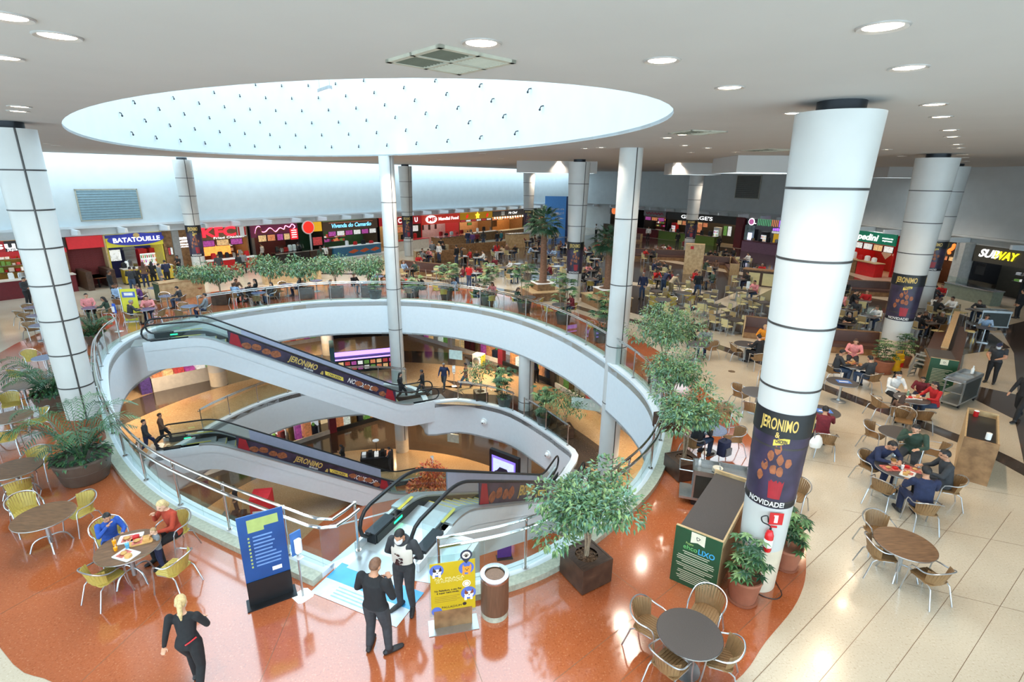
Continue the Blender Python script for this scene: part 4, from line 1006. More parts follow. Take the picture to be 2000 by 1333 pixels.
PROTOS = [CH_Y, CH_B, CH_S, CH_C]
def table_round(mt, r, feet):
    o = thing('round_table', 'proto', 'table', (0, 0, -60))
    MB().lathe([(.01, .71), (r-.02, .71), (r, .722), (r, .742), (r-.008, .75), (.01, .75)], 36).build('table_top', mt, o)
    MB().lathe([(r+.001, .722), (r+.004, .732), (r+.001, .742)], 36, cap=False).build('edge_band', alu, o)
    MB().cyl((0, 0, .1), (0, 0, .71), .042, n=12).build('pedestal', alu, o)
    if feet:
        for k in range(4):
            a = PI/4+PI/2*k; c, s = math.cos(a), math.sin(a)
            MB().tube(spline([(0, 0, .26), (c*.14, s*.14, .27), (c*.27, s*.27, .2), (c*.35, s*.35, .0)], 3), .016, 6).build('foot', tub, o)
    else:
        MB().lathe([(.24, 0), (.24, .012), (.07, .04), (.045, .1)], 24).build('base_disc', alu, o)
    return o
def table_square(mt):
    o = thing('square_table', 'proto', 'table', (0, 0, -60))
    MB().rbox(-.36, .36, -.36, .36, .71, .745, .04).build('table_top', mt, o); MB().cyl((0, 0, .05), (0, 0, .71), .04, n=8).build('pedestal', alu, o)
    MB().rbox(-.25, .25, -.25, .25, 0, .05, .06).build('base_plate', alu, o); return o
TB_W = table_round(woodtop, .53, True); TB_D = table_round(top_dark, .5, False); TB_G = table_round(top_blue, .42, False); TB_S = table_square(top_dark); TB_P = table_square(R('pale_table_top', 186, 196, 204, rough=.25))
PROTOS += [TB_W, TB_D, TB_G, TB_S, TB_P]
sofa_b = R('brown_leatherette', 84, 56, 48, rough=.4, var=.12)
def banquette(p, rz, length, label, back=1):
    o = thing('banquette', label, 'bench', (p[0], p[1], 0), rz, 'brown banquettes of the dining area')
    L = length/2
    MB().box(-L, L, -.3, .3, 0, .3).build('base', woodmd, o); MB().rbox(-L, L, -.3, .32, .3, .46, .05).build('seat', sofa_b, o)
    MB().box(-L, L, -.07, .07, .0, .5, Matrix.Translation((0, -.3, .44)) @ Matrix.Rotation(.12, 4, 'X')).build('backrest', sofa_b, o)
    for sx in (-1, 1): MB().box(sx*L-.03, sx*L+.03, -.42, .3, 0, .98).build('end_panel', woodlt, o)
    MB().box(-L, L, -.46, -.40, 0, .98).build('back_board', woodmd, o)
    return o

# ---------------------------------------------------------------- plants
lf1 = R('leaf_green', 74, 112, 66, rough=.4, var=.45, scale=3); lf2 = R('leaf_light_green', 122, 150, 96, rough=.4, var=.35, scale=3); lf3 = R('leaf_dark_green', 40, 78, 52, rough=.4, var=.4, scale=3)
lf4 = R('palm_green', 74, 108, 78, rough=.45, var=.4, scale=2); lf5 = R('leaf_blue_green', 100, 140, 116, rough=.4, var=.4, scale=4); bark = R('bark', 150, 128, 104, rough=.8, var=.3, scale=14); bark2 = R('palm_trunk', 128, 92, 70, rough=.85, var=.35, scale=10, stretch=(1, 1, 3))
chips = R('bark_chips', 110, 82, 62, rough=.9, var=.6, scale=22, bump=.6); terra = R('terracotta', 160, 100, 76, rough=.6, var=.1); potm = R('slate_pot', 74, 80, 78, rough=.5, var=.15); potb = R('brown_tub', 96, 84, 74, rough=.45, var=.12)
def blade(mb, p, d, up, L, w, droop=.15, fold=.2):
    d = d.normalized(); s = d.cross(up)
    if s.length < 1e-4: s = Vector((1, 0, 0))
    s.normalize(); u = s.cross(d)
    m = p+d*(L*.45); t = p+d*L-Vector((0, 0, droop*L))
    mb.add([p, m+s*w/2+u*w*fold, t, m-s*w/2+u*w*fold, m], [(0, 1, 4), (1, 2, 4), (4, 2, 3), (0, 4, 3)])
def rv(rn):
    while True:
        v = Vector((rn.uniform(-1, 1), rn.uniform(-1, 1), rn.uniform(-1, 1)))
        if .05 < v.length < 1: return v
def foliage(name, parent, clusters, L, w, mats, seed=1):
    rn = random.Random(seed); mb = MB()
    for c, r, n in clusters:
        c = Vector(c)
        for k in range(n):
            v = rv(rn); v = v*(1.0 if rn.random() < .6 else .7); v = v.normalized()*(v.length**.5)
            p = c+Vector((v.x*r[0], v.y*r[1], v.z*r[2])); d = (v+rv(rn)*.8+Vector((0, 0, -.25)))
            mb.cur = rn.randrange(len(mats)); l = L*rn.uniform(.7, 1.2); blade(mb, p, d, Vector((0, 0, 1)), l, w*l/L)
    return mb.build(name, mats, parent, smooth=False)
def planter_box(o, s, h, m=wooddk):
    t = .04; a = s/2
    for k in range(4):
        e = MB().box(-a, a-t, -a, -a+t, .03, h).build('planter_side', m, o); e.rotation_euler = (0, 0, PI/2*k)
    MB().box(-a+.03, a-.03, -a+.03, a-.03, 0, .03).build('planter_foot', black, o)
    e = MB(); P = [(a-.02)*1.0]; n = 32
    out = [(max(-a+.035, min(a-.035, 1.6*a*math.cos(2*PI*k/n))), max(-a+.035, min(a-.035, 1.6*a*math.sin(2*PI*k/n)))) for k in range(n)]
    inn = [(.62*a*math.cos(2*PI*k/n), .62*a*math.sin(2*PI*k/n)) for k in range(n)]
    e.add([(x, y, h-.01) for x, y in out]+[(x, y, h-.01) for x, y in inn], [(k, (k+1) % n, n+(k+1) % n, n+k) for k in range(n)]); e.build('planter_lid', m, o)
    c = MB(); rn = random.Random(2)
    c.lathe([(.001, h-.04), (.62*a, h-.05)], 20, cap=False)
    for k in range(90):
        r_ = .6*a*math.sqrt(rn.random()); t_ = rn.uniform(0, 6.28); c.cb((r_*math.cos(t_), r_*math.sin(t_), h-.035), (.05, .03, .015), rn.uniform(0, 3), rn.uniform(-.4, .4))
    e = c.build('bark_chips', chips, o); e['kind'] = 'stuff'
def ficus(p, label, box=.75, bh=.55, H=2.3, cr=.9, rz=.7, n=900, seed=1, z=0.0, group=None, mats=None, stems=3, leaf=.11):
    rn = random.Random(seed); o = thing('ficus_tree', label, 'plant', (p[0], p[1], z), rz, group)
    if box: planter_box(o, box, bh)
    cl = []; zb = bh-.05
    tips = []
    for k in range(stems):
        a = 2*PI*k/stems+rn.uniform(0, 1); r_ = cr*.45
        tp = Vector((r_*math.cos(a), r_*math.sin(a), H-cr*.6+rn.uniform(-.1, .2)))
        pth = spline([(.03*math.cos(a), .03*math.sin(a), zb), (.06*math.cos(a+1), .06*math.sin(a+1), zb+(H-zb)*.3), (tp.x*.5, tp.y*.5, zb+(H-zb)*.6), tuple(tp)], 4)
        MB().tube(pth, [.022]*5+[.017]*4+[.012]*4, 6).build('trunk', bark, o); tips.append(tp)
        for j in range(3):
            b = 2*PI*j/3+a; e = tp+Vector((math.cos(b)*cr*.45, math.sin(b)*cr*.45, rn.uniform(-.25, .3)*cr))
            MB().tube([pth[-5], pth[-2], tuple(e)], [.012, .009, .005], 5).build('branch', bark, o); tips.append(e)
    for t in tips: cl.append((t, (cr*.42, cr*.42, cr*.34), n//len(tips)))
    foliage('foliage', o, cl, leaf, leaf*.42, mats or [lf1, lf2, lf5], seed)['kind'] = 'stuff'
    return o
def fan(mb, p, d, L, n, w, rn, droop=.25, spread=1.0):
    d = d.normalized(); s = d.cross(Vector((0, 0, 1)))
    if s.length < 1e-3: s = Vector((1, 0, 0))
    s.normalize()
    for k in range(n):
        a = (-1+2*k/(n-1))*spread; e = d*math.cos(a)+s*math.sin(a)+Vector((0, 0, rn.uniform(-.05, .05)))
        blade(mb, p, e, Vector((0, 0, 1)), L*(1-.25*abs(a)/spread)*rn.uniform(.9, 1.05), w, droop)
def roundpot(o, r, h, m, ring=True):
    MB().lathe([(r*.72, 0), (r*.78, .03), (r, h-.06), (r*1.03, h-.05), (r*1.03, h), (r*.93, h), (r*.9, h-.06), (.01, h-.05)], 28).build('pot', m, o)
    if ring: MB().lathe([(r*.885, h*.5), (r*.905, h*.52), (r*.905, h*.54), (r*.89, h*.56)], 28, cap=False).build('pot_band', m, o)
def rhapis(p, label, H=2.3, seed=1, pr=.42, ph=.62, z=0.0, group=None, mats=None):
    rn = random.Random(seed); o = thing('potted_palm', label, 'plant', (p[0], p[1], z), 0, group); roundpot(o, pr, ph, potm)
    mb = MB()
    for k in range(8):
        a = rn.uniform(0, 6.28); r_ = rn.uniform(.05, .2); h = H*rn.uniform(.55, .95); lean = rn.uniform(.05, .25)
        b = Vector((r_*math.cos(a), r_*math.sin(a), ph-.08)); t = Vector(((r_+lean)*math.cos(a), (r_+lean)*math.sin(a), h))
        MB().tube([b, b.lerp(t, .5)+Vector((0, 0, .05)), t], .012, 5).build('cane', bark, o)
        for j in range(6):
            b2 = rn.uniform(0, 6.28); q = t-Vector((0, 0, rn.uniform(0, .5)))
            e = q+Vector((math.cos(b2), math.sin(b2), .5))*.2
            mb.cur = rn.randrange(2); mb.tube([q, e], .004, 3); fan(mb, e, Vector((math.cos(b2), math.sin(b2), .25)), .46, 8, .075, rn, .35)
    e = mb.build('fronds', mats or [lf4, lf2], o, smooth=False); e['kind'] = 'stuff'
    foliage('ground_cover', o, [((0, 0, ph+.08), (pr*1.0, pr*1.0, .16), 160)], .12, .06, [lf1, lf3], seed)['kind'] = 'stuff'
    return o
def areca(p, label, H=1.7, seed=1, pr=.55, ph=.62, nf=14, pot=None):
    rn = random.Random(seed); o = thing('potted_palm', label, 'plant', (p[0], p[1], 0)); roundpot(o, pr, ph, pot or potb)
    for k in range(nf):
        a = 2*PI*k/nf+rn.uniform(-.2, .2); L = H*rn.uniform(.75, 1.05); up = rn.uniform(.75, 1.5)
        dirh = Vector((math.cos(a), math.sin(a), 0)); P = []
        for j in range(9):
            t = j/8; P.append(Vector((0, 0, ph-.05))+dirh*(.08+L*.62*t**1.3)+Vector((0, 0, L*up*(t-.62*t*t*t))))
        mb = MB(); mb.tube(P, [.014-.0012*j for j in range(9)], 4); mb.cur = 0
        for j in range(3, 27):
            t = j/27*8; i = min(7, int(t)); q = P[i].lerp(P[i+1], t-i); d = (P[i+1]-P[i]).normalized(); s = d.cross(Vector((0, 0, 1))).normalized()
            l = .34*math.sin(PI*min(1, .12+.88*j/27))**.6*(H/1.7)
            for sg in (-1, 1): blade(mb, q, s*sg+d*.8+Vector((0, 0, .12)), Vector((0, 0, 1)), l, .03, .3, .1)
        mb.build('frond', (lf4, lf3, lf1)[k % 3], o, smooth=False)
    foliage('ground_cover', o, [((0, 0, ph+.06), (pr*1.0, pr*1.0, .28), 420)], .15, .08, [lf1, lf3], seed)['kind'] = 'stuff'
    return o
def fanpalm(p, label, H=5.0, seed=1, base=True):
    rn = random.Random(seed); o = thing('fan_palm', label, 'plant', (p[0], p[1], 0), .35)
    if base:
        MB().box(-1.15, 1.15, -1.15, 1.15, 0, .52).build('bench_base', woodmd, o); MB().box(-1.2, 1.2, -1.2, 1.2, .52, .58).build('bench_top', woodlt, o)
        MB().box(-.62, .62, -.62, .62, .58, 1.0).build('planter_side', woodmd, o); MB().box(-.66, .66, -.66, .66, 1.0, 1.04).build('planter_rim', whitep, o); MB().lathe([(.5, 1.041), (.001, 1.06)], 20, cap=False).build('soil', chips, o)
    MB().tube([(0, 0, .9 if base else 0), (.03, 0, H*.4), (0, .02, H*.7), (0, 0, H)], [.26, .22, .20, .17], 12).build('trunk', bark2, o)
    mb = MB()
    for k in range(46):
        a = k*2.4; el = -.75+1.9*(k/45); d = Vector((math.cos(a)*math.cos(el), math.sin(a)*math.cos(el), math.sin(el)))
        q = Vector((0, 0, H)); e = q+d*rn.uniform(.55, .8); mb.cur = k % 2; mb.tube([q, e], .012, 3); fan(mb, e, d, .75, 15, .075, rn, .3, 1.25)
    e = mb.build('fronds', [lf3, lf4], o, smooth=False); e['kind'] = 'stuff'
    return o
def schefflera(p, label, H=1.25, seed=1, pr=.3, ph=.55, pot=None, cr=.38, n=60):
    rn = random.Random(seed); o = thing('potted_shrub', label, 'plant', (p[0], p[1], 0)); roundpot(o, pr, ph, pot or terra); MB().lathe([(pr*.85, 0), (pr*.95, .05), (pr*.8, .05)], 24, cap=False).build('saucer', pot or terra, o)
    mb = MB()
    for k in range(4):
        a = k*1.6; MB().tube([(0, 0, ph-.08), (.06*math.cos(a), .06*math.sin(a), ph+(H-ph)*.5), (.14*math.cos(a), .14*math.sin(a), H-.1)], .01, 5).build('stem', bark, o)
    for k in range(n):
        v = rv(rn); q = Vector((v.x*cr, v.y*cr, ph+.05+(H-ph)*rn.random())); q.x *= 1.0-.3*(q.z-ph)/(H-ph)
        d = Vector((v.x, v.y, .35)); mb.cur = rn.randrange(3)
        for j in range(7):
            b = 2*PI*j/7; e = Vector((math.cos(b), math.sin(b), -.15)); blade(mb, q, e+d*.25, Vector((0, 0, 1)), .15, .055, .2)
    e = mb.build('foliage', [lf1, lf3, lf2], o, smooth=False); e['kind'] = 'stuff'
    return o
# ---------------------------------------------------------------- people
skins = [R('skin_%d' % i, *c, rough=.5, var=.05) for i, c in enumerate(((214, 164, 134), (190, 138, 108), (150, 104, 78), (226, 180, 152)))]
cloth = {}
CLC = dict(black=(30, 30, 33), charcoal=(54, 56, 60), grey=(120, 124, 128), navy=(34, 42, 72), blue=(44, 84, 170), jeans=(58, 76, 104), red=(186, 34, 36), white=(226, 226, 224), pink=(222, 140, 140), green=(52, 72, 60),
           brown=(110, 80, 64), orange=(224, 140, 30), maroon=(110, 30, 40), beige=(190, 170, 140), purple=(96, 60, 120), teal=(40, 110, 120), lightblue=(150, 176, 206), rust=(170, 62, 40), khaki=(150, 130, 96))
for k, c in CLC.items(): cloth[k] = R('cloth_'+k, *c, rough=.85, var=.16, scale=14)
hairs = {k: R('hair_'+k, *c, rough=.6, var=.25, scale=30) for k, c in dict(black=(28, 24, 24), brown=(70, 48, 36), blond=(206, 180, 130), grey=(130, 126, 122), light=(170, 136, 96), stubble=(112, 78, 58)).items()}
shoe = R('shoe_dark', 34, 32, 34, rough=.5); eye_m = R('eye_dark', 30, 24, 24, rough=.3); maskm = R('mask_white', 232, 234, 236, rough=.7); lip = R('lips', 150, 80, 76, rough=.5)
def ring_loft(mb, rings):
    """rings: (centre, xaxis*rx, yaxis*ry); closed loft"""
    n = 14; vs = []
    for c, ax, ay in rings:
        for k in range(n):
            a = 2*PI*k/n; vs.append(c+ax*math.cos(a)+ay*math.sin(a))
    fs = [(i*n+k, i*n+(k+1) % n, (i+1)*n+(k+1) % n, (i+1)*n+k) for i in range(len(rings)-1) for k in range(n)]
    fs += [tuple(range(n-1, -1, -1)), tuple(range((len(rings)-1)*n, len(rings)*n))]
    mb.add(vs, fs)
def limb(mb, pts, rad):
    for (a, b), (ra, rb) in zip(zip(pts[:-1], pts[1:]), zip(rad[:-1], rad[1:])):
        mb.cyl(a, b, ra, rb, 10)
    for p, r in zip(pts, rad): mb.ball(p, r*1.0, 10, 6)
def pose_std(**k):
    P = dict(pel=(0, 0, .95), chest=(0, .0, 1.30), neck=(0, -.01, 1.47), head=(0, .02, 1.60), hz=0, hx=0, bend=0,
             shL=(-.185, -.01, 1.41), elL=(-.25, -.03, 1.13), wrL=(-.26, .06, .89), shR=(.185, -.01, 1.41), elR=(.25, -.03, 1.13), wrR=(.26, .06, .89),
             hiL=(-.09, 0, .91), knL=(-.10, .03, .50), anL=(-.11, -.02, .085), toL=(-.13, .17, .035), hiR=(.09, 0, .91), knR=(.10, .03, .50), anR=(.11, -.02, .085), toR=(.13, .17, .035), w=1.0, hand=None)
    P.update(k); return P
def pose_sit(**k):
    P = dict(pel=(0, -.02, .56), chest=(0, .03, .92), neck=(0, .06, 1.09), head=(0, .11, 1.21), shL=(-.185, .04, 1.03), elL=(-.26, .16, .80), wrL=(-.14, .38, .80), shR=(.185, .04, 1.03), elR=(.26, .16, .80), wrR=(.14, .38, .80),
             hiL=(-.10, 0, .53), knL=(-.13, .42, .53), anL=(-.14, .38, .085), toL=(-.15, .56, .035), hiR=(.10, 0, .53), knR=(.13, .42, .53), anR=(.14, .38, .085), toR=(.15, .56, .035))
    P.update(k); return pose_std(**P)
POSES = dict(
    stand=pose_std(), stand_front=pose_std(elL=(-.25, .02, 1.14), wrL=(-.08, .20, 1.05), elR=(.25, .02, 1.14), wrR=(.08, .20, 1.05), head=(0, .05, 1.59)),
    phone=pose_std(elL=(-.23, .02, 1.16), wrL=(-.06, .24, 1.20), elR=(.23, .02, 1.16), wrR=(.05, .24, 1.20), head=(0, .07, 1.58), neck=(0, .01, 1.47)),
    crossed=pose_std(elL=(-.25, .04, 1.15), wrL=(.08, .17, 1.17), elR=(.25, .04, 1.15), wrR=(-.08, .19, 1.14)),
    pockets=pose_std(elL=(-.29, -.06, 1.14), wrL=(-.17, .12, .98), elR=(.29, -.06, 1.14), wrR=(.17, .12, .98), head=(0, .05, 1.58)),
    walk=pose_std(pel=(0, 0, .93), knL=(-.10, .24, .52), anL=(-.10, .30, .09), toL=(-.11, .49, .06), knR=(.10, -.02, .49), anR=(.10, -.34, .16), toR=(.11, -.22, .03), elL=(-.25, -.14, 1.14), wrL=(-.25, -.12, .9), elR=(.25, .08, 1.13), wrR=(.24, .26, .94)),
    lean=pose_std(chest=(0, .22, 1.24), neck=(0, .36, 1.33), head=(0, .47, 1.40), shL=(-.18, .30, 1.30), shR=(.18, .30, 1.30), elL=(-.22, .40, 1.06), wrL=(-.16, .52, .86), elR=(.22, .40, 1.06), wrR=(.16, .56, .86)),
    sit_eat=pose_sit(), sit_hand=pose_sit(elR=(.24, .18, .84), wrR=(.06, .28, 1.08), head=(0, .13, 1.20)), sit_back=pose_sit(chest=(0, -.05, .92), neck=(0, -.07, 1.09), head=(0, -.05, 1.22), shL=(-.185, -.06, 1.03), shR=(.185, -.06, 1.03), elL=(-.25, .06, .80), wrL=(-.12, .26, .66), elR=(.25, .06, .80), wrR=(.12, .26, .66)),
    sit_lean=pose_sit(chest=(0, .13, .88), neck=(0, .22, 1.03), head=(0, .30, 1.12), shL=(-.18, .18, .97), shR=(.18, .18, .97), elL=(-.27, .30, .79), wrL=(-.10, .46, .80), elR=(.27, .30, .79), wrR=(.10, .46, .80)))
def V(p): return Vector(p)
def handmesh(mb, w, el, up, sc=1.0, curl=.5):
    """palm, four fingers of unequal length and a thumb from its side"""
    d = (w-el).normalized(); s = d.cross(up)
    if s.length < 1e-3: s = Vector((1, 0, 0))
    s.normalize(); u = s.cross(d)
    c = w+d*.045*sc
    ring_loft(mb, [(w, s*.024*sc, u*.018*sc), (c, s*.04*sc, u*.016*sc), (w+d*.088*sc, s*.04*sc, u*.013*sc)])
    for k, l in enumerate((.062, .074, .07, .055)):
        b = w+d*.084*sc+s*(.031-.0205*k)*sc; m = b+(d*math.cos(curl*.5)-u*math.sin(curl*.5))*l*.5*sc; t = m+(d*math.cos(curl*1.4)-u*math.sin(curl*1.4))*l*.5*sc
        limb(mb, [b, m, t], [.0092*sc, .0086*sc, .0072*sc])
    b = w+d*.028*sc+s*.034*sc; m = b+(d*.6+s*.7-u*.3).normalized()*.034*sc; t = m+(d*.95+s*.1-u*.4).normalized()*.03*sc
    limb(mb, [b, m, t], [.0115*sc, .0105*sc, .0085*sc])
_PM = {}
def body_mesh(key, P, voxel=.02, sleeve='long', fingers=False, female=False, leg='long'):
    k = (key, voxel, sleeve, fingers, female, leg)
    if k in _PM: return _PM[k]
    J = {a: V(b) for a, b in P.items() if isinstance(b, tuple)}
    wf = .92 if female else 1.0
    mb = MB()
    sx = (J['shR']-J['shL']).normalized(); up = (J['neck']-J['pel']).normalized(); fy = up.cross(sx).normalized()
    hx = (J['hiR']-J['hiL']).normalized(); pel, ch, ne, he = J['pel'], J['chest'], J['neck'], J['head']
    waist = pel.lerp(ch, .42)+fy*(-.005)
    hipw = .178 if female else .170
    ring_loft(mb, [(pel-up*.10, hx*.10, fy*.085), (pel-up*.05, hx*hipw, fy*.118), (pel+up*.06, hx*hipw*.97, fy*.115), (waist, sx*(.142*wf if female else .160), fy*(.10 if female else .112)), (ch-up*.04, sx*.168*wf, fy*.118), (ch+up*.05, sx*.178*wf, fy*.114), (ch.lerp(ne, .62), sx*.165*wf, fy*.085), (ch.lerp(ne, .86), sx*.10, fy*.06), (ne, sx*.058, fy*.058)])
    hd = (he-ne).normalized(); fwd = V((0, 1, 0)); fwd = (fwd-hd*fwd.dot(hd)*.55).normalized()
    hz = P.get('hz', 0)
    if hz: fwd.rotate(Matrix.Rotation(hz, 3, 'Z'))
    hs = hd.cross(fwd)*-1
    hs = fwd.cross(hd).normalized(); hu = hs.cross(fwd).normalized()
    mb.cyl(ne-up*.03, he-hu*.06-fwd*.01, .054, .05, 12)
    q = Matrix((hs, fwd, hu)).transposed().to_quaternion()
    mb.ball(he+hu*.03-fwd*.008, (.074, .092, .098), 14, 10, q)
    mb.ball(he-hu*.045+fwd*.022, (.056, .066, .068), 12, 8, q)
    mb.ball(he-hu*.012+fwd*.092, (.013, .018, .022), 8, 6, q); mb.ball(he+hu*.012+fwd*.085, (.010, .012, .02), 8, 6, q)
    mb.ball(he-hu*.058+fwd*.078, (.024, .014, .012), 8, 6, q); mb.ball(he+hu*.03+fwd*.074, (.05, .018, .012), 8, 6, q)
    for sg in (-1, 1): mb.ball(he+hs*sg*.077-hu*.008-fwd*.01, (.012, .022, .032), 8, 6, q)
    for s in 'LR':
        sh, el, wr = J['sh'+s], J['el'+s], J['wr'+s]
        limb(mb, [sh, sh.lerp(el, .45), el, el.lerp(wr, .35), wr], [.067*wf, .060*wf, .050*wf, .047*wf, .034*wf])
        if fingers: handmesh(mb, wr, el, V((0, 0, 1)) if abs((wr-el).normalized().z) < .8 else V((0, 1, 0)))
        else:
            d = (wr-el).normalized(); mb.ball(wr+d*.06, (.034, .034, .034)); mb.cyl(wr, wr+d*.12, .032, .022, 8); mb.ball(wr+d*.125, .022, 8, 5)
        hi, kn, an, to = J['hi'+s], J['kn'+s], J['an'+s], J['to'+s]
        limb(mb, [hi, hi.lerp(kn, .4), kn, kn.lerp(an, .3), an], [.104, .094, .070, .066, .052])
        f = (to-an); heel = an+V((-f.x*.28, -f.y*.28, -.035))
        limb(mb, [heel, an.lerp(to, .5)+V((0, 0, -.015)), to], [.040, .046, .036]); mb.ball(an, .047, 8, 6)
    me = mb.mesh('b', skins[0]); ob = bpy.data.objects.new('b', me); COL.objects.link(ob)
    md = ob.modifiers.new('r', 'REMESH'); md.mode = 'VOXEL'; md.voxel_size = voxel; md.use_smooth_shade = True
    m2 = ob.modifiers.new('s', 'SMOOTH'); m2.factor = .5; m2.iterations = 3 if voxel < .015 else 1
    dg = bpy.context.evaluated_depsgraph_get(); dg.update()
    out = bpy.data.meshes.new_from_object(ob.evaluated_get(dg)); bpy.data.objects.remove(ob); bpy.data.meshes.remove(me)
    out.name = 'person'; out.materials.clear()
    for m in (skins[0], cloth['black'], cloth['jeans'], shoe, eye_m, lip): out.materials.append(m)
    bones = [('pel', 'chest', 1, .15), ('chest', 'neck', 1, .12)]
    def dist(p, a, b):
        ab = b-a; t = max(0, min(1, (p-a).dot(ab)/max(1e-9, ab.length_squared))); return (p-a-ab*t).length, t
    mi = []
    for f in out.polygons:
        p = f.center.copy(); best = 9; w_ = 1
        rel = p-he
        if rel.length < .135 and (p-ne).dot(hd) > .02:
            w_ = 0; x, y, z_ = rel.dot(hs), rel.dot(fwd), rel.dot(hu)
            if y > .05 and abs(abs(x)-.032) < .013 and -.004 < z_ < .017: w_ = 4
            elif y > .06 and abs(x) < .022 and abs(z_+.058) < .008: w_ = 5
            mi.append(w_); continue
        if (p-ne).length < .075 and (p-ne).dot(up) > -.005: mi.append(0); continue
        for s in 'LR':
            for a, b, kind, r in (('sh', 'el', 'ua', .055), ('el', 'wr', 'fa', .042), ('hi', 'kn', 'th', .085), ('kn', 'an', 'sn', .055), ('an', 'to', 'ft', .045)):
                d_, t = dist(p, J[a+s], J[b+s]); d_ -= r
                if kind == 'th' and (p-pel).dot(up) > -.035 and t < .12: d_ += .1
                if d_ < best:
                    best = d_
                    if kind == 'ua': w_ = 1 if (sleeve == 'long' or t < .62) else 0
                    elif kind == 'fa': w_ = (1 if sleeve == 'long' else 0) if t < .97 else 0
                    elif kind == 'th': w_ = 2
                    elif kind == 'sn': w_ = 3 if t > .93 else (2 if leg == 'long' else 0)
                    else: w_ = 3
            d_ = (p-J['wr'+s]); dd = (J['wr'+s]-J['el'+s]).normalized()
            if d_.length < .19 and d_.dot(dd) > -.005 and best > -.03 and d_.length < best+.2: best = -.031; w_ = 0
        d_, t = dist(p, pel-up*.1, ch); d_ -= .15
        if d_ < best: best = d_; w_ = 2 if (p-pel).dot(up) < -.035 else 1
        d_, t = dist(p, ch, ne); d_ -= .13
        if d_ < best: best = d_; w_ = 1
        mi.append(w_)
    out.polygons.foreach_set('material_index', mi)
    _PM[k] = (out, he.copy(), q.copy()); return _PM[k]
# hair, masks and hats are modelled around the head centre
def hairshell(sc, cut, back, extra=None, n=16, m=12):
    mb = MB(); c = Vector((0, -.008, .03)); r = Vector((.074, .092, .098))*sc; idx = {}
    for i in range(m+1):
        t = -PI/2+PI*i/m
        for k in range(n):
            a = 2*PI*k/n; idx[i, k] = c+Vector((r.x*math.cos(t)*math.cos(a), r.y*math.cos(t)*math.sin(a), r.z*math.sin(t)))
    for i in range(m):
        for k in range(n):
            q = [idx[i, k], idx[i, (k+1) % n], idx[i+1, (k+1) % n], idx[i+1, k]]; g = sum(q, Vector())/4
            if g.z > cut+(.035 if g.y > .06 else 0) or (g.y < -.01 and g.z > back) :
                s = [v*.93 for v in q]; mb.add(q+s, [(0, 1, 2, 3), (7, 6, 5, 4), (0, 4, 5, 1), (1, 5, 6, 2), (2, 6, 7, 3), (3, 7, 4, 0)])
    if extra: extra(mb)
    return mb
HAIR = {}
def hair_mesh(kind, col):
    k = (kind, col)
    if k in HAIR: return HAIR[k]
    if kind == 'short': mb = hairshell(1.09, .055, -.03)
    elif kind == 'buzz': mb = hairshell(1.035, .06, -.02)
    elif kind == 'long': mb = hairshell(1.13, .05, -.06, lambda b: ring_loft(b, [(V((0, -.06, .08)), V((.07, 0, 0)), V((0, .05, 0))), (V((0, -.075, -.05)), V((.088, 0, 0)), V((0, .045, 0))), (V((0, -.085, -.2)), V((.095, 0, 0)), V((0, .035, 0))), (V((0, -.09, -.32)), V((.06, 0, 0)), V((0, .02, 0)))]))
    elif kind == 'pony': mb = hairshell(1.08, .05, -.04, lambda b: limb(b, [V((0, -.1, .05)), V((0, -.145, 0)), V((0, -.15, -.10)), V((0, -.13, -.2))], [.03, .036, .032, .012]))
    elif kind == 'bun': mb = hairshell(1.12, .05, -.06, lambda b: b.ball((0, -.07, -.02), (.075, .06, .07), 10, 7))
    elif kind == 'cap': mb = hairshell(1.12, .05, .02, lambda b: b.prism([(-.07, .06), (-.06, .15), (0, .175), (.06, .15), (.07, .06)], .062, .075))
    HAIR[k] = mb.mesh('hair', hairs.get(col) or cloth[col]); return HAIR[k]
mk = MB()
ring_loft(mk, [(V((0, .045, -.10)), V((.045, 0, 0)), V((0, .045, 0))), (V((0, .052, -.075)), V((.058, 0, 0)), V((0, .058, 0))), (V((0, .05, -.03)), V((.066, 0, 0)), V((0, .066, .0))), (V((0, .045, .0)), V((.064, 0, 0)), V((0, .062, 0)))])
MASKW = mk.mesh('face_mask', maskm); MASKB = mk.mesh('face_mask', cloth['navy'])
NP = [0]
def person(p, rz, pose, label, top='black', bottom='jeans', hair=('short', 'black'), skin=0, sc=1.0, z=0.0, mask=None, group=None, voxel=.024, sleeve='long', fingers=False, female=False, P=None, shoes=None, leg='long', bulk=1.0):
    pp = P or POSES[pose]
    me, he, q = body_mesh(pose if P is None else label, pp, voxel, sleeve, fingers, female, leg)
    o = put('person', me, None, (p[0], p[1], z), rz); o.scale = (sc*bulk, sc*bulk, sc); tag(o, label, 'person', group)
    for i, m in ((0, skins[skin]), (1, cloth[top]), (2, cloth[bottom])) + (((3, shoes),) if shoes else ()):
        o.material_slots[i].link = 'OBJECT'; o.material_slots[i].material = m
    def child(me_, nm):
        c = put(nm, me_, o, he); c.rotation_mode = 'QUATERNION'; c.rotation_quaternion = q; return c
    if hair: child(hair_mesh(*hair), 'cap' if hair[0] == 'cap' else 'hair')
    if mask: child(MASKW if mask == 'white' else MASKB, 'face_mask')
    return o
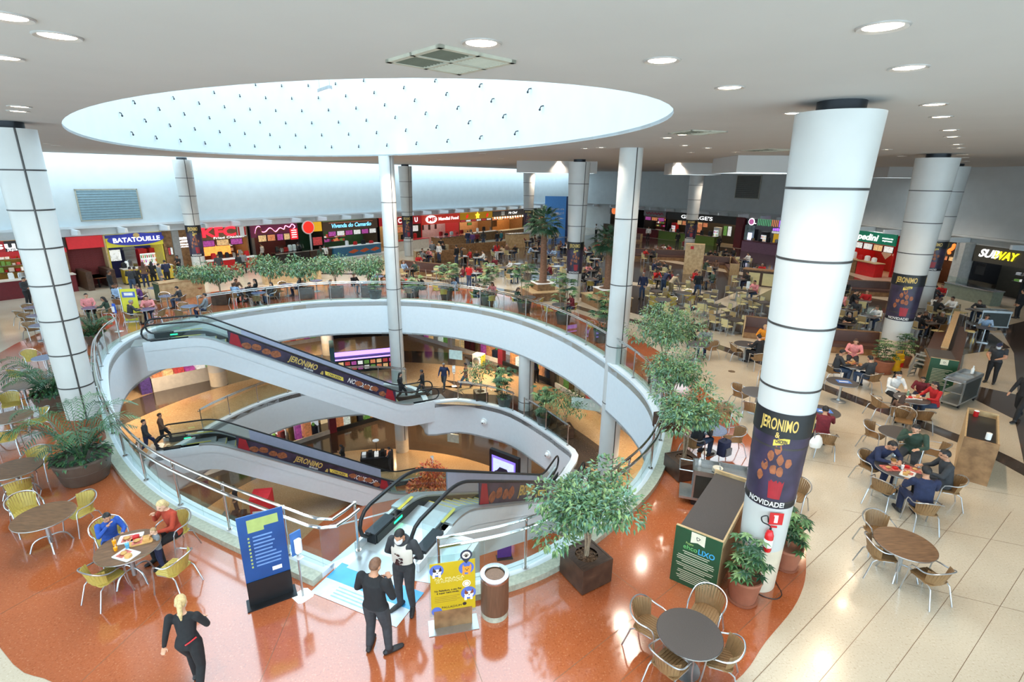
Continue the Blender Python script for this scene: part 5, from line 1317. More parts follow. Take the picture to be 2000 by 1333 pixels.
# ---------------------------------------------------------------- things on the near floor
def face(p, t): return math.atan2(-(t[0]-p[0]), t[1]-p[1])
def chair(proto, px, py, tgt, label, group=None, turn=0.0):
    p = fl(px, py, .44)
    return dup(proto, (p.x, p.y, 0), face(p, tgt)+turn, label, group)
def table(proto, px, py, label, group=None, rz=0.0):
    p = fl(px, py, .75); dup(proto, (p.x, p.y, 0), rz, label, group); return Vector((p.x, p.y))
G_Y = 'yellow bistro chairs on the orange floor'; G_B = 'brown bistro chairs on the cream floor'
# left group
tl1 = table(TB_W, 85, 1008, 'round wooden table with nothing on it, between two yellow chairs')
chair(CH_Y, 52, 1000, tl1, 'yellow wicker chair left of the bare wooden table'); chair(CH_Y, 157, 1000, tl1, 'yellow wicker chair right of the bare wooden table, below the palm tub')
tl2 = table(TB_W, 250, 1068, 'round wooden table covered with trays, family around it', None, .4)
chair(CH_Y, 216, 1052, tl2, 'yellow wicker chair holding the child in blue'); chair(CH_Y, 341, 1040, tl2, 'yellow wicker chair holding the blond woman in red')
chair(CH_Y, 205, 1128, tl2, 'empty yellow chair seen from behind, nearest to the bottom left'); chair(CH_Y, 340, 1110, tl2, 'empty yellow chair behind the small child in grey')
tl3 = table(TB_W, 28, 915, 'round wooden table at the left edge in front of the large palm tub')
chair(CH_Y, 72, 905, tl3, 'yellow chair beside the large palm tub, far side of its table'); chair(CH_Y, 38, 955, tl3, 'yellow chair with its back to us at the table by the left edge')
tl4 = table(TB_W, 18, 815, 'round wooden table at the left edge level with the column foot')
chair(CH_Y, 74, 822, tl4, 'yellow chair facing left beside the column foot'); chair(CH_Y, 22, 790, tl4, 'yellow chair tucked behind the table level with the column foot'); chair(CH_Y, 12, 858, tl4, 'yellow chair at the left edge under the column-foot table')
tl5 = table(TB_W, 44, 752, 'round wooden table touching the middle palm tub'); chair(CH_Y, 12, 778, tl5, 'yellow chair half cut by the left edge'); 
tl6 = table(TB_G, 88, 698, 'round grey-blue table just left of the column'); chair(CH_Y, 62, 702, tl6, 'yellow chair at the grey-blue table left of the column'); chair(CH_Y, 36, 733, tl6, 'yellow chair with pale arms facing the middle palm tub')
areca(fl(170, 935), 'feathery palm over trailing leaves in a large brown tub', 2.1, 3, .62, .66, 17)
areca(fl(108, 800), 'dense palm in a brown tub left of the column', 2.0, 5, .52, .6, 22)
areca(fl(188, 672), 'yellowish bushy plant behind the column', 1.5, 8, .4, .5, 18)
# right group
t1 = table(TB_D, 1347, 1236, 'round dark speckled table with four chairs at the bottom edge')
for x, y, lb in ((1268, 1222, 'left of'), (1378, 1198, 'behind'), (1308, 1298, 'in front of'), (1405, 1285, 'right of')): chair(CH_B, x, y, t1, 'brown wicker chair %s the dark speckled table at the bottom' % lb)
t2 = table(TB_W, 1768, 1062, 'round wooden table with three brown chairs, empty'); t2x = t2
chair(CH_B, 1715, 1040, t2, 'brown chair at the far left of the empty wooden table'); chair(CH_B, 1720, 1082, t2, 'brown chair at the near left of the empty wooden table'); chair(CH_B, 1815, 1128, t2, 'brown chair seen from behind, right of the empty wooden table')
t3 = table(TB_D, 1755, 915, 'round dark table where four men in dark clothes eat'); 
chair(CH_B, 1724, 955, t3, 'empty brown chair at the table of four men')
t4 = table(TB_D, 1757, 846, 'empty round dark table behind the four men')
for x, y, lb in ((1708, 850, 'left'), (1765, 822, 'far'), (1768, 880, 'near'), (1824, 885, 'right')): chair(CH_B, x, y, t4, 'brown chair on the %s side of the empty dark table behind the four men' % lb)
t5 = table(TB_D, 1781, 778, 'round dark table with food, woman in white mask beside it')
chair(CH_B, 1757, 812, t5, 'brown chair holding the small girl, back to us'); chair(CH_B, 1800, 816, t5, 'empty brown chair at the family table, back to us'); chair(CH_B, 1718, 792, t5, 'brown chair with a bag, left of the family table')
t6 = table(TB_D, 1606, 803, 'round dark table with a blue card, right of the thick column'); t7 = table(TB_D, 1645, 746, 'round dark table on a single post with a blue card, further back')
t8 = table(TB_D, 1668, 713, 'round dark table with trays where the man in pink eats')
t9 = table(TB_D, 1480, 766, 'round dark table partly behind the thick column')
for x, y, lb in ((1446, 772, 'left'), (1468, 800, 'near'), (1496, 742, 'far')): chair(CH_B, x, y, t9, 'brown chair at the %s side of the table behind the thick column' % lb)
t10 = table(TB_G, 1390, 838, 'round grey-green table beside the tray trolley'); chair(CH_B, 1432, 858, t10, 'brown chair right of the grey-green table'); chair(CH_B, 1412, 812, t10, 'brown chair behind the grey-green table'); chair(CH_B, 1448, 945, (3, 14), 'brown chair tucked between the trolley and the thick column'); chair(CH_B, 1552, 968, (5.4, 9.5), 'brown chair just right of the thick column, facing it')
t11 = table(TB_D, 1458, 672, 'round dark table beside the man in orange'); chair(CH_B, 1438, 685, t11, 'brown chair left of the table beside the man in orange'); chair(CH_B, 1480, 702, t11, 'brown chair under the man in black, back to us')
t12 = table(TB_D, 1362, 672, 'round dark table half hidden by leaves'); chair(CH_B, 1388, 682, t12, 'brown chair of the man in grey beside the leaves')
# cards on the closed tables
bluec = R('blue_card', 70, 120, 200, rough=.5)
for t, lb in ((t6, 'blue notice on the table right of the thick column'), (t7, 'blue notice on the single-post table')):
    o = thing('table_notice', lb, 'sign', (t.x+.05, t.y, .752), -.2); MB().box(-.22, .22, -.15, .15, 0, .004).build('card', bluec, o); MB().box(-.15, .15, -.05, .03, .0042, .005).build('print', whitep, o)
# ficus in boxes on the near and right side
ficus((1.5, 8.45), 'leafy tree in a square brown box at the near right of the void', .72, .56, 2.2, .95, .55, 3600, 11, leaf=.12, stems=4)
ficus((4.6, 12.3), 'leafy tree in a square brown box beside the tray trolley', .72, .5, 2.4, .9, .3, 3000, 12, leaf=.12, stems=4)
ficus((4.95, 14.9), 'second leafy tree along the right balustrade', .7, .5, 2.6, .9, .3, 2800, 13, leaf=.12, stems=4)
ficus((5.6, 18.2), 'tall leafy tree with twisted stems by the white column', .7, .45, 3.1, 1.2, .3, 3600, 14, leaf=.13, stems=5)
schefflera(fl(1448, 1170), 'potted green shrub in a terracotta pot in front of the thick column', 1.25, 2, .3, .55)
schefflera(fl(1532, 1105), 'potted shrub in a terracotta pot behind the thick column', 1.2, 3, .28, .5)
schefflera(fl(1722, 728), 'potted shrub beside the yellow mop bucket', 1.35, 4, .36, .55, cr=.5)
schefflera(fl(1760, 716), 'second potted shrub at the foot of the wrapped column', 1.4, 5, .3, .5)
# litter bin
o = thing('litter_bin', 'round brown litter bin with a steel ring top', 'bin', (-.25, 7.55, 0))
MB().lathe([(.25, .12), (.25, .84)], 36).build('body', R('bin_brown', 120, 90, 70, rough=.35, metal=.4, var=.2, scale=60, stretch=(1, 1, .05)), o); MB().lathe([(.245, 0), (.245, .12)], 36).build('base_ring', stone, o)
MB().lathe([(.17, .86), (.18, .875), (.255, .872), (.262, .85), (.255, .80), (.17, .80)], 36, cap=False).build('steel_ring', steel, o); MB().lathe([(.001, .70), (.17, .70), (.17, .82)], 28, cap=False).build('liner', R('bin_inside', 120, 80, 66, rough=.3), o)
# blue totem
o = thing('blue_totem', 'tall blue information board with pale lines on a black foot', 'sign', (-4.38, 7.80, 0), .54)
MB().box(-.42, .42, -.16, .16, 0, .03).build('foot_plate', darkm, o); MB().box(-.37, .37, -.03, .03, .03, .52).build('lower_panel', black, o)
pnl = MB().box(-.37, .37, -.012, .012, .50, 1.87).build('panel', R('blue_print', 28, 78, 142, rough=.35, var=.25, scale=1.2), o)
pale_y = R('pale_green_print', 168, 186, 110); pale_b = R('pale_blue_print', 110, 150, 205)
MB().box(-.22, .28, -.014, -.0125, 1.60, 1.78).build('print', pale_y, pnl); MB().box(-.22, .04, -.014, -.0125, 1.52, 1.60).build('print', pale_y, pnl)
rn = random.Random(4)
for k in range(9):
    z = 1.40-.075*k; MB().box(-.16, -.16+rn.uniform(.28, .44), -.014, -.0125, z, z+.03).build('print', pale_b, pnl); MB().box(-.24, -.21, -.014, -.0125, z-.005, z+.035).build('print', pale_y, pnl)
MB().box(.08, .24, -.014, -.0125, .62, .70).build('print', whitep, pnl)
# hand gel stand
def gelstand(p, z, label, rz=.3, col=whitep):
    o = thing('sanitizer_stand', label, 'dispenser', (p[0], p[1], z), rz); c = .05
    MB().prism([(-.16+c, -.16), (.16-c, -.16), (.16, -.16+c), (.16, .16-c), (.16-c, .16), (-.16+c, .16), (-.16, .16-c), (-.16, -.16+c)], 0, .012).build('foot_plate', whitep, o)
    MB().cyl((0, 0, .012), (0, 0, 1.1), .018, n=10).build('pole', alu, o); MB().box(-.10, .10, -.012, .012, .95, 1.42).build('back_card', col, o)
    MB().rbox(-.06, .06, -.11, -.014, 1.02, 1.28, .03).build('dispenser', whitep, o); MB().box(-.06, .06, -.12, -.012, .90, .908).build('drip_tray', whitep, o)
gelstand(fl(592, 1165), 0, 'white hand gel dispenser on a thin pole beside the blue board', .9, R('gel_blue', 60, 110, 180))
gelstand(fl(233, 648), 0, 'blue and white hand gel stand by the upper escalator', -.3, R('gel_bright_blue', 30, 90, 200))
gelstand(fl(1456, 592), 0, 'white hand gel stand among the square tables', -.3)
gelstand(fl(887, 755, L1), L1, 'pale dispenser stand on the lower landing'); gelstand(fl(845, 930, L2), L2, 'grey dispenser stand on the lowest floor')
# floor sticker
o = thing('floor_sticker', 'blue and white printed sticker on the floor before the near escalator', 'floor mat', (-2.65, 7.95, .013), -.41)
MB().box(-1.0, .95, -.42, .0, 0, .003).build('white_part', R('sticker_pale', 206, 222, 240, rough=.3), o); MB().box(-1.0, .95, .0, .45, 0, .003).build('blue_part', R('sticker_blue', 70, 165, 225, rough=.3, var=.2, scale=2), o)
for k in range(4): MB().box(-.6, .5, -.34+.075*k, -.31+.075*k, .0031, .004).build('print', R('sticker_text', 150, 186, 220), o)
# yellow totem with pets
o = thing('yellow_totem', 'yellow pet notice board with blue discs on a steel foot', 'sign', (-.96, 7.25, 0), .22)
MB().box(-.43, .43, -.17, .17, 0, .02).build('foot_plate', alu, o); MB().box(-.33, .33, -.02, .02, .02, .38).build('lower_panel', woodmd, o); MB().box(-.40, .40, .0, .014, .25, 1.5).build('glass_sheet', glass, o, smooth=False)
yb = MB().box(-.37, .39, -.016, -.002, .34, 1.36).build('panel', R('yellow_print', 192, 164, 28, rough=.4, var=.04), o)
blued = R('disc_blue', 84, 108, 186); furw = R('fur_white', 238, 236, 230); furb = R('fur_black', 46, 36, 36); furo = R('fur_orange', 222, 150, 50)
def disc(par, m, x, z, r, y, th=.004, sx=1.0, nm='print', n=24):
    mm = MB(); P = [(x+r*sx*math.cos(2*PI*k/n), z+r*math.sin(2*PI*k/n)) for k in range(n)]
    mm.add([(a, y, b) for a, b in P], [tuple(range(n))]); return mm.build(nm, m, par, smooth=False)
for x, z, r, fur, f2 in ((-.26, 1.22, .12, furw, furb), (.24, 1.2, .13, furo, furo), (.27, .68, .13, furw, R('fur_brown', 130, 70, 44))):
    disc(yb, blued, x, z, r, -.0165); disc(yb, fur, x+.01, z-.03, r*.5, -.0172, sx=1.2); disc(yb, f2, x-.035, z+.0, r*.24, -.0178); disc(yb, f2, x+.06, z+.0, r*.2, -.0178)
    for sx in (-1, 1):
        mm = MB(); mm.add([(x+.01+sx*r*.25, -.0176, z+.01), (x+.01+sx*r*.62, -.0176, z+.01), (x+.01+sx*r*.5, -.0176, z+r*.62)], [(0, 1, 2) if sx < 0 else (0, 2, 1)]); mm.build('print', f2, yb, smooth=False)
    for sx in (-1, 1): disc(yb, furb, x+.01+sx*.024, z-.02, .009, -.0182); MB().box(x+sx*.05-.02, x+sx*.05+.02, -.0175, -.0166, z-r-.02, z-r*.5).build('print', fur, yb)
    disc(yb, furb, x+.01, z-.045, .012, -.0182)
disc(yb, whitep, .24, .88, .07, -.0165); disc(yb, yb.data.materials[0], .24, .88, .055, -.017); disc(yb, whitep, .24, .88, .04, -.0175); disc(yb, furb, -.27, .36, .1, -.0165) if False else disc(yb, blued, -.28, .38, .09, -.0165)
ydk = R('notice_text_white', 226, 214, 150)
for k, tx in enumerate(('NA PRACA', 'DE ALIMENTACAO')): lettering(tx.replace('PRACA', 'PRAÇA').replace('ALIMENTACAO', 'ALIMENTAÇÃO').replace('SO ', 'SÓ '), .07, ydk, yb, (-.05, -.018, 1.04-.055*k), .5-.05*(k % 2), extrude=.001)
for k, tx in enumerate(('No Palladium, o seu Pet', 'é super bem-vindo.')): lettering(tx, .05, furb, yb, (-.08, -.018, .80-.05*k), .46-.08*k, extrude=.001, fat=.02)
for k in range(4): MB().box(-.31, .12-.05*(k % 2), -.0172, -.0166, .665-.035*k, .675-.035*k).build('print', R('fine_print', 150, 124, 40), yb)
lettering('PALLADIUM', .06, furb, yb, (-.02, -.018, .44), .34, extrude=.001); disc(yb, furb, .2, .46, .035, -.0172)
pin = MB(); n_ = 20; P = [(.24+.10*math.cos(a), 1.47+.10*math.sin(a)) for a in [math.radians(-35+250*k/n_) for k in range(n_+1)]]+[(.24, 1.30)]
N_ = len(P); pin.add([(x, -.03, z) for x, z in P]+[(x, -.018, z) for x, z in P], [tuple(range(N_)), tuple(range(2*N_-1, N_-1, -1))]+[(i, N_+i, N_+(i+1) % N_, (i+1) % N_) for i in range(N_)])
pin = pin.build('paw_pin', R('pin_navy', 40, 50, 70), o); disc(pin, R('pin_cream', 224, 216, 200), .24, 1.47, .07, -.031); disc(pin, furb, .24, 1.455, .026, -.032)
for dx, dz in ((-.035, .015), (-.014, .036), (.014, .036), (.035, .015)): disc(pin, furb, .24+dx, 1.455+dz, .011, -.032, n=10)
# waste sorting counter with green front
o = thing('waste_counter', 'long waste counter with dark top and green recycling panel', 'counter', (3.52, 8.20, 0), -.63)
LC = 2.55
MB().box(-.43, .43, 0, .05, 0, 1.26).build('front_board', woodlt, o); MB().box(-.43, .43, .05, LC, .0, 1.08).build('cabinet', woodmd, o); MB().box(-.40, .40, .05, LC-.05, 1.08, 1.16).build('counter_top', top_dark, o); MB().box(.40, .43, .05, LC, 1.0, 1.22).build('side_rail', woodlt, o); MB().box(-.43, .43, LC-.05, LC, 0, 1.24).build('end_board', woodlt, o)
gp = MB().box(-.43, .43, -.012, -.001, 0, 1.25).build('green_panel', R('green_print', 30, 74, 48, rough=.4, var=.05), o)
RC = R('recycle_grey', 60, 62, 60)
def recyc(par, x, z, s, y):
    for k in range(3):
        a = 2*PI*k/3+PI/2; c, s_ = math.cos(a), math.sin(a); mm = MB()
        q = [(.5, -.42), (.5, .30), (.72, .30), (.42, .62), (.1, .30), (.3, .30), (.3, -.42)]
        mm.add([(x+s*(u*c-v*s_), y, z+s*(u*s_+v*c)) for u, v in q], [(0, 1, 2, 3, 4, 5, 6)]); mm.build('print', RC, par, smooth=False)
mm = MB(); mm.add([(-.13, -.014, 1.0), (0, -.014, 1.04), (.13, -.014, 1.0), (.13, -.014, 1.24), (-.13, -.014, 1.24)], [(0, 1, 2, 3, 4)]); mm.build('print', R('ribbon_cream', 226, 220, 196), gp, smooth=False); recyc(gp, 0, 1.13, .06, -.016)
lettering('Projeto', .07, R('print_lime', 170, 200, 120), gp, (-.14, -.014, .96), .14, extrude=.001); lettering('ehco', .14, R('print_green', 110, 190, 110), gp, (-.12, -.014, .87), .26, extrude=.001)
lettering('LIXO', .16, R('print_blue', 60, 160, 210), gp, (.18, -.014, .86), .30, extrude=.001, fat=.02)
pl = R('print_cream', 206, 206, 180)
for k, (wd, gap) in enumerate(((.5, 0), (.44, 0), (.66, .03), (.7, 0), (.68, 0), (.5, 0), (.7, .03), (.66, 0), (.4, 0), (.6, .03), (.62, 0), (.5, 0), (.64, .05), (.6, 0), (.5, 0))):
    z = .76-.042*k-.02*(k > 1)-.02*(k > 5)-.02*(k > 8); MB().box(-wd/2, wd/2, -.0145, -.013, z, z+.014).build('print', pl, gp)
# tray trolley
def trolley(p, rz, label, z=0.0, L=1.25, W=.62, H=.9):
    o = thing('tray_trolley', label, 'trolley', (p[0], p[1], z), rz)
    for sx in (-1, 1):
        for sy in (-1, 1):
            MB().box(sx*(L/2-.05)-.02, sx*(L/2-.05)+.02, sy*(W/2-.03)-.02, sy*(W/2-.03)+.02, .16, H).build('upright', alu, o)
            w_ = MB().cyl((sx*(L/2-.1), sy*(W/2-.06)-.02, .07), (sx*(L/2-.1), sy*(W/2-.06)+.02, .07), .07, n=14).build('castor', black, o)
    MB().box(-L/2-.25, L/2, -W/2, W/2, .16, .22).build('bottom_deck', alu, o); MB().box(-L/2+.05, L/2-.05, -W/2+.03, W/2-.03, .5, .53).build('shelf', alu, o)
    MB().box(-L/2+.03, L/2-.03, -W/2+.02, -W/2+.035, .22, H-.06).build('side_sheet', R('trolley_dark', 60, 64, 62, rough=.4, metal=.3), o)
    t = MB().box(-L/2, L/2, -W/2, W/2, H-.06, H-.04)
    for a, b, c, d in ((-L/2, L/2, -W/2, -W/2+.03), (-L/2, L/2, W/2-.03, W/2), (-L/2, -L/2+.03, -W/2, W/2), (L/2-.03, L/2, -W/2, W/2), (-.03, 0, -W/2, W/2)): t.box(a, b, c, d, H-.04, H+.06)
    t.build('top_tray', alu, o)
    MB().tube([(-L/2, -W/2+.05, H), (-L/2-.3, -W/2+.05, H), (-L/2-.3, W/2-.05, H), (-L/2, W/2-.05, H)], .016, 6).build('push_handle', tub, o)
    return o
trolley((5.02, 11.0), -.32, 'grey tray trolley with stacked plates beside the leafy box'); 
platem = R('plate_cream', 226, 216, 196, rough=.3)
PL = MB().lathe([(.001, 0), (.07, .0), (.12, .018), (.118, .022), (.07, .006), (.001, .006)], 20, cap=False).mesh('plate', platem)
for k in range(6):
    tag(put('plate', PL, None, (4.95+.005*(k % 2), 11.02, .865+.016*k)), ('topmost' if k == 5 else ['lowest', 'second', 'third', 'fourth', 'fifth'][k])+' cream plate of the stack on the tray trolley', 'plate', 'plates stacked on the trolley')
def bottle(p, z, label, col=whitep, h=.2, r=.035):
    o = thing('bottle', label, 'bottle', (p[0], p[1], z)); MB().lathe([(r, 0), (r, h*.62), (r*.4, h*.78), (r*.4, h*.9)], 12).build('body', col, o); MB().lathe([(r*.45, h*.9), (r*.45, h)], 10).build('cap', redm if col is redm else whitep, o)
bottle((4.62, 11.3), .862, 'white spray bottle on the tray trolley')
trolley((16.1, 17.4), .55, 'large service trolley beside the green recycling panel', 0, 1.5, .6, 1.0); trolley((26.0, 27.5), -.2, 'service trolley by the white pier at the far right', 0, 1.4, .6, 1.0); bottle((16.6, 17.7), .98, 'white bottle on the large service trolley', h=.3, r=.05)
# condiment counters at the right
o = thing('condiment_counter', 'tall wooden condiment counter with sunken dark top, right edge', 'counter', (12.95, 13.05, 0), -.72)
MB().box(-.35, .35, -1.25, -1.2, 0, 1.2).build('front_board', woodmd, o); MB().box(-.35, .35, 1.2, 1.25, 0, 1.2).build('end_board', woodlt, o); MB().box(-.35, -.31, -1.2, 1.2, 0, 1.16).build('side_board', woodlt, o); MB().box(.31, .35, -1.2, 1.2, 0, 1.16).build('side_board', woodlt, o); MB().box(-.31, .31, -1.2, 1.2, .6, 1.04).build('counter_top', R('counter_black', 44, 42, 42, rough=.3), o)
for (x, y), c, lb in (((13.55, 13.95), redm, 'red condiment tin on the tall wooden counter'), ((12.35, 12.2), whitep, 'white condiment tin at the near end of the wooden counter')):
    q = thing('condiment_tin', lb, 'tin', (x, y, 1.205)); MB().lathe([(.06, 0), (.06, .16)], 16).build('body', c, q); MB().lathe([(.062, .16), (.062, .175), (.05, .18)], 16).build('lid', whitep, q)
    q.location.z = 1.201 if c is whitep else 1.041
# green recycling panel and waste unit
o = thing('waste_counter', 'waste counter with a green recycling panel beside the large trolley', 'counter', (16.2, 18.5, 0), -.55)
MB().box(-.42, .42, 0, .05, 0, 1.25).build('front_board', woodlt, o); MB().box(-.42, .42, .05, 1.8, 0, 1.1).build('cabinet', woodmd, o); MB().box(-.4, .4, .05, 1.75, 1.1, 1.16).build('counter_top', top_dark, o)
gp = MB().box(-.42, .42, -.012, -.001, 0, 1.24).build('green_panel', _M['green_print'], o); MB().box(-.12, .12, -.014, -.0125, 1.02, 1.23).build('print', _M['ribbon_cream'], gp); recyc(gp, 0, 1.12, .055, -.016)
for k in range(11): MB().box(-.3, .3-.1*(k % 3), -.0145, -.013, .82-.06*k, .84-.06*k).build('print', pl, gp)
# stacked high chairs
hc = R('highchair_grey', 150, 152, 148, rough=.5)
for k in range(3):
    o = thing('high_chair', ('lowest', 'middle', 'topmost')[k]+' child high chair of the stack beside the yellow bucket', 'high chair', fl(1793, 738)+Vector((0, 0, .18*k)), .5, 'stacked high chairs')
    for sx in (-1, 1):
        for sy in (-1, 1): MB().tube([(sx*.27, sy*.27, 0), (sx*.17, sy*.17, .62)], .022, 6).build('leg', hc, o)
        MB().box(sx*.17-.02, sx*.17+.02, -.2, .2, .6, .66).build('armrest', hc, o); MB().box(-.25, .25, sx*.25-.02, sx*.25+.02, .1, .14).build('rail', hc, o)
    MB().box(-.17, .17, -.17, .17, .45, .48).build('seat', R('seat_green', 40, 60, 50), o); MB().box(-.17, .17, -.2, -.17, .5, .78).build('backrest', hc, o)
o = thing('mop_bucket', 'yellow wheeled mop bucket', 'bucket', fl(1748, 728), .3)
mb = MB(); ring_loft(mb, [(V((0, 0, .1)), V((.2, 0, 0)), V((0, .15, 0))), (V((0, 0, .6)), V((.26, 0, 0)), V((0, .2, 0)))]) ; mb.build('tub', R('bucket_yellow', 226, 176, 20, rough=.4), o); MB().box(-.18, .18, -.1, .1, .6, .8).build('wringer', _M['bucket_yellow'], o); MB().tube([(-.2, 0, .6), (-.2, 0, .95), (.2, 0, .95), (.2, 0, .6)], .015, 6).build('handle', _M['bucket_yellow'], o); MB().box(-.08, .08, -.205, -.195, .3, .48).build('warning_print', redm, o)
for sx in (-1, 1):
    for sy in (-1, 1): MB().cyl((sx*.15-.02, sy*.12, .05), (sx*.15+.02, sy*.12, .05), .05, n=10).build('castor', black, o)
# fire extinguisher and its sign on the thick column
o = thing('fire_extinguisher', 'red fire extinguisher hanging on the thick column', 'extinguisher', (cBig.x-.14, cBig.y-.47, 1.06), -.1)
MB().lathe([(.001, 0), (.065, .0), (.075, .03), (.075, .34), (.05, .42), (.02, .45)], 18, cap=False).build('cylinder', R('extinguisher_red', 206, 30, 34, rough=.25), o); MB().lathe([(.0765, .1), (.0765, .26)], 18, cap=False).build('label_band', whitep, o); MB().cyl((0, 0, .45), (0, 0, .5), .02, n=8).build('valve', darkm, o); MB().box(-.02, .1, -.012, .012, .5, .53).build('lever', redm, o)
MB().tube(spline([(0, 0, .5), (-.06, -.02, .56), (-.17, -.03, .62), (-.2, -.03, .72), (-.1, -.02, .74), (-.06, 0, .6)], 4), .012, 6).build('hose', black, o)
o = thing('safety_sign', 'square red extinguisher sign on the thick column', 'sign', (cBig.x-.06, cBig.y-.445, 1.72), -.1); MB().box(-.12, .12, -.006, 0, -.12, .12).build('plate', redm, o); MB().box(-.03, .03, -.009, -.0061, -.08, .05).build('print', whitep, o); MB().box(-.045, .03, -.009, -.0061, .055, .075).build('print', whitep, o)
tag(MB().tube(spline([tuple(fl(x, y, .015)) for x, y in ((1478, 1158), (1492, 1166), (1515, 1171), (1527, 1162), (1520, 1146), (1512, 1132))], 4), .008, 6).build('power_cable', black), 'thin black cable looped on the floor behind the thick column', 'cable')
# manhole
tag(MB().lathe([(.14, 0), (.14, .004), (.11, .006), (.001, .006)], 20).build('floor_cover', R('cover_brown', 120, 96, 70, metal=.5), None), 'small round brass cover in the cream floor', 'floor cover').location = fl(1429, 726)+Vector((0, 0, .001))

# ---------------------------------------------------------------- plants along the far rail and in the dining area
for k, (x, y, H) in enumerate(((805, 582, 1.4), (871, 587, 2.9), (952, 600, 3.0), (1024, 613, 2.9), (1101, 636, 3.0), (1177, 672, 2.8))):
    rhapis(fl(x, y)+Vector((0, .35, 0)), ['small palm in a dark pot right of the far column', 'slender palm in a dark pot behind the far rail, left of the fan palms', 'slender palm in front of the woman in black', 'slender palm before the stepped palm bench', 'slender palm before the wrapped column', 'slender palm in a dark pot against the right column'][k], H, 30+k)
for k, (x, y, lb) in enumerate(((420, 600, 'bushy tree behind the far left rail'), (520, 588, 'first low leafy tree behind the far rail, left end'), (590, 587, 'second low leafy tree behind the far rail'), (650, 585, 'third low leafy tree behind the far rail'), (715, 584, 'fourth low leafy tree behind the far rail, beside the column'))):
    ficus(fl(x, y)+Vector((0, .8, 0)), lb, .85, .65, 2.6, 1.2, .2, 1700, 50+k, leaf=.19, mats=[lf1, lf5, lf2])
ficus(fl(378, 580)+Vector((0, .5, 0)), 'round shrub in a terracotta pot beside the wooden counter', 0, .5, 2.0, 1.1, 0, 1400, 61, leaf=.18)
o = thing('terracotta_pot', 'terracotta pot below the round shrub', 'pot', fl(378, 580)+Vector((0, .5, 0))); roundpot(o, .45, .55, terra)
schefflera(fl(730, 590)+Vector((0, .5, 0)), 'small leafy plant in a dark pot left of the far column', 1.2, 66, .4, .6, potm, .5)
fanpalm((1.97, 33.9), 'fan palm in a stepped wooden bench planter', 4.85, 4); fanpalm((5.9, 32.2), 'fan palm right of the wrapped column, bench hidden', 3.9, 7)
# lower levels
ficus(fl(939, 782, L1), 'small tree in a box by the lower balustrade', .75, .6, 2.5, 1.0, .3, 800, 71, z=L1, leaf=.15, mats=[lf2, lf1]); rhapis(fl(985, 795, L1), 'palm in a pot beside the lower column', 2.6, 72, z=L1); rhapis(fl(1062, 832, L1), 'palm in a round pot at the right of the lower level', 2.4, 73, z=L1); ficus(fl(1103, 852, L1), 'small tree in a box under the hanging sign', .75, .6, 2.6, 1.1, .2, 900, 74, z=L1, leaf=.15, mats=[lf2, lf1])
# ---------------------------------------------------------------- people near the camera
POSES['girl'] = POSES['sit_eat']
def sit(px, py, tgt, pose, label, dz=.0, **k):
    p = fl(px, py, .50); return person((p.x, p.y), face(p, tgt), pose, label, **k)
FG = dict(voxel=.0125, fingers=True)
o = person((-2.13, 6.72), -.35, 'phone', 'bald man in black seen from behind, looking at his phone', 'black', 'charcoal', ('buzz', 'stubble'), 1, 1.04, bulk=1.14, P=pose_std(chest=(0, .0, 1.30), elL=(-.27, .0, 1.15), wrL=(-.10, .22, 1.16), elR=(.27, .02, 1.15), wrR=(.07, .24, 1.20), head=(0, .06, 1.585), neck=(0, .01, 1.47), anL=(-.14, -.02, .085), knL=(-.12, .03, .5), toL=(-.20, .17, .035), anR=(.15, .02, .085), knR=(.12, .05, .5), toR=(.26, .17, .035)), **FG)
q = thing('phone', 'dark phone in the hands of the bald man', 'phone', (-2.03, 6.98, 1.275), -.35); MB().rbox(-.036, .036, -.005, .005, -.075, .075, .004, mtx=Matrix.Rotation(.7, 4, 'X')).build('case', black, q); MB().box(-.03, .03, -.0062, -.0052, -.065, .065, Matrix.Rotation(.7, 4, 'X')).build('screen', R('phone_screen', 70, 90, 120, rough=.1), q)
mo = person((-1.86, 7.62), PI-.25, 'pockets', 'masked man in a white printed vest facing us, hands in pockets', 'charcoal', 'charcoal', ('short', 'black'), 1, 1.03, bulk=1.08, mask='white', P=pose_std(elL=(-.29, -.03, 1.14), wrL=(-.14, -.15, .99), elR=(.29, -.03, 1.14), wrR=(.14, -.15, .99), head=(0, .08, 1.575), neck=(0, .015, 1.46), toL=(-.17, .16, .035), toR=(.20, .15, .035)), **FG)
# hood collar and printed front panel follow the body
vb = MB(); n = 12
vs = []
for i in range(9):
    z = 1.05+.37*i/8
    for k in range(n+1):
        a = math.radians(-75+150*k/n); r = .184+.004*math.sin(PI*i/8); ry = .132-.034*max(0, (i-4)/4)
        vs.append((r*math.sin(a)*(1.0 if i < 6 else 1-.12*(i-5)), ry*math.cos(a)+.008, z))
vb.add(vs, [(i*(n+1)+k, i*(n+1)+k+1, (i+1)*(n+1)+k+1, (i+1)*(n+1)+k) for i in range(8) for k in range(n)])
vest = vb.build('vest_front', R('vest_offwhite', 222, 216, 206, rough=.85, var=.06), mo)
rnp = random.Random(9); pm = MB()
for k in range(26):
    x = rnp.uniform(-.06, .06); z = 1.16+rnp.uniform(-.1, .1); s_ = rnp.uniform(.012, .028)
    y = .146*math.cos(math.asin(min(.9, abs(x)/.19)))+.004
    pm.add([(x-s_, y, z-s_*.6), (x+s_*.7, y, z-s_), (x+s_, y, z+s_*.7), (x-s_*.4, y, z+s_)], [(0, 1, 2, 3)])
e = pm.build('print', R('print_black_red', 60, 34, 38, var=.4), vest, smooth=False); e['kind'] = 'stuff'
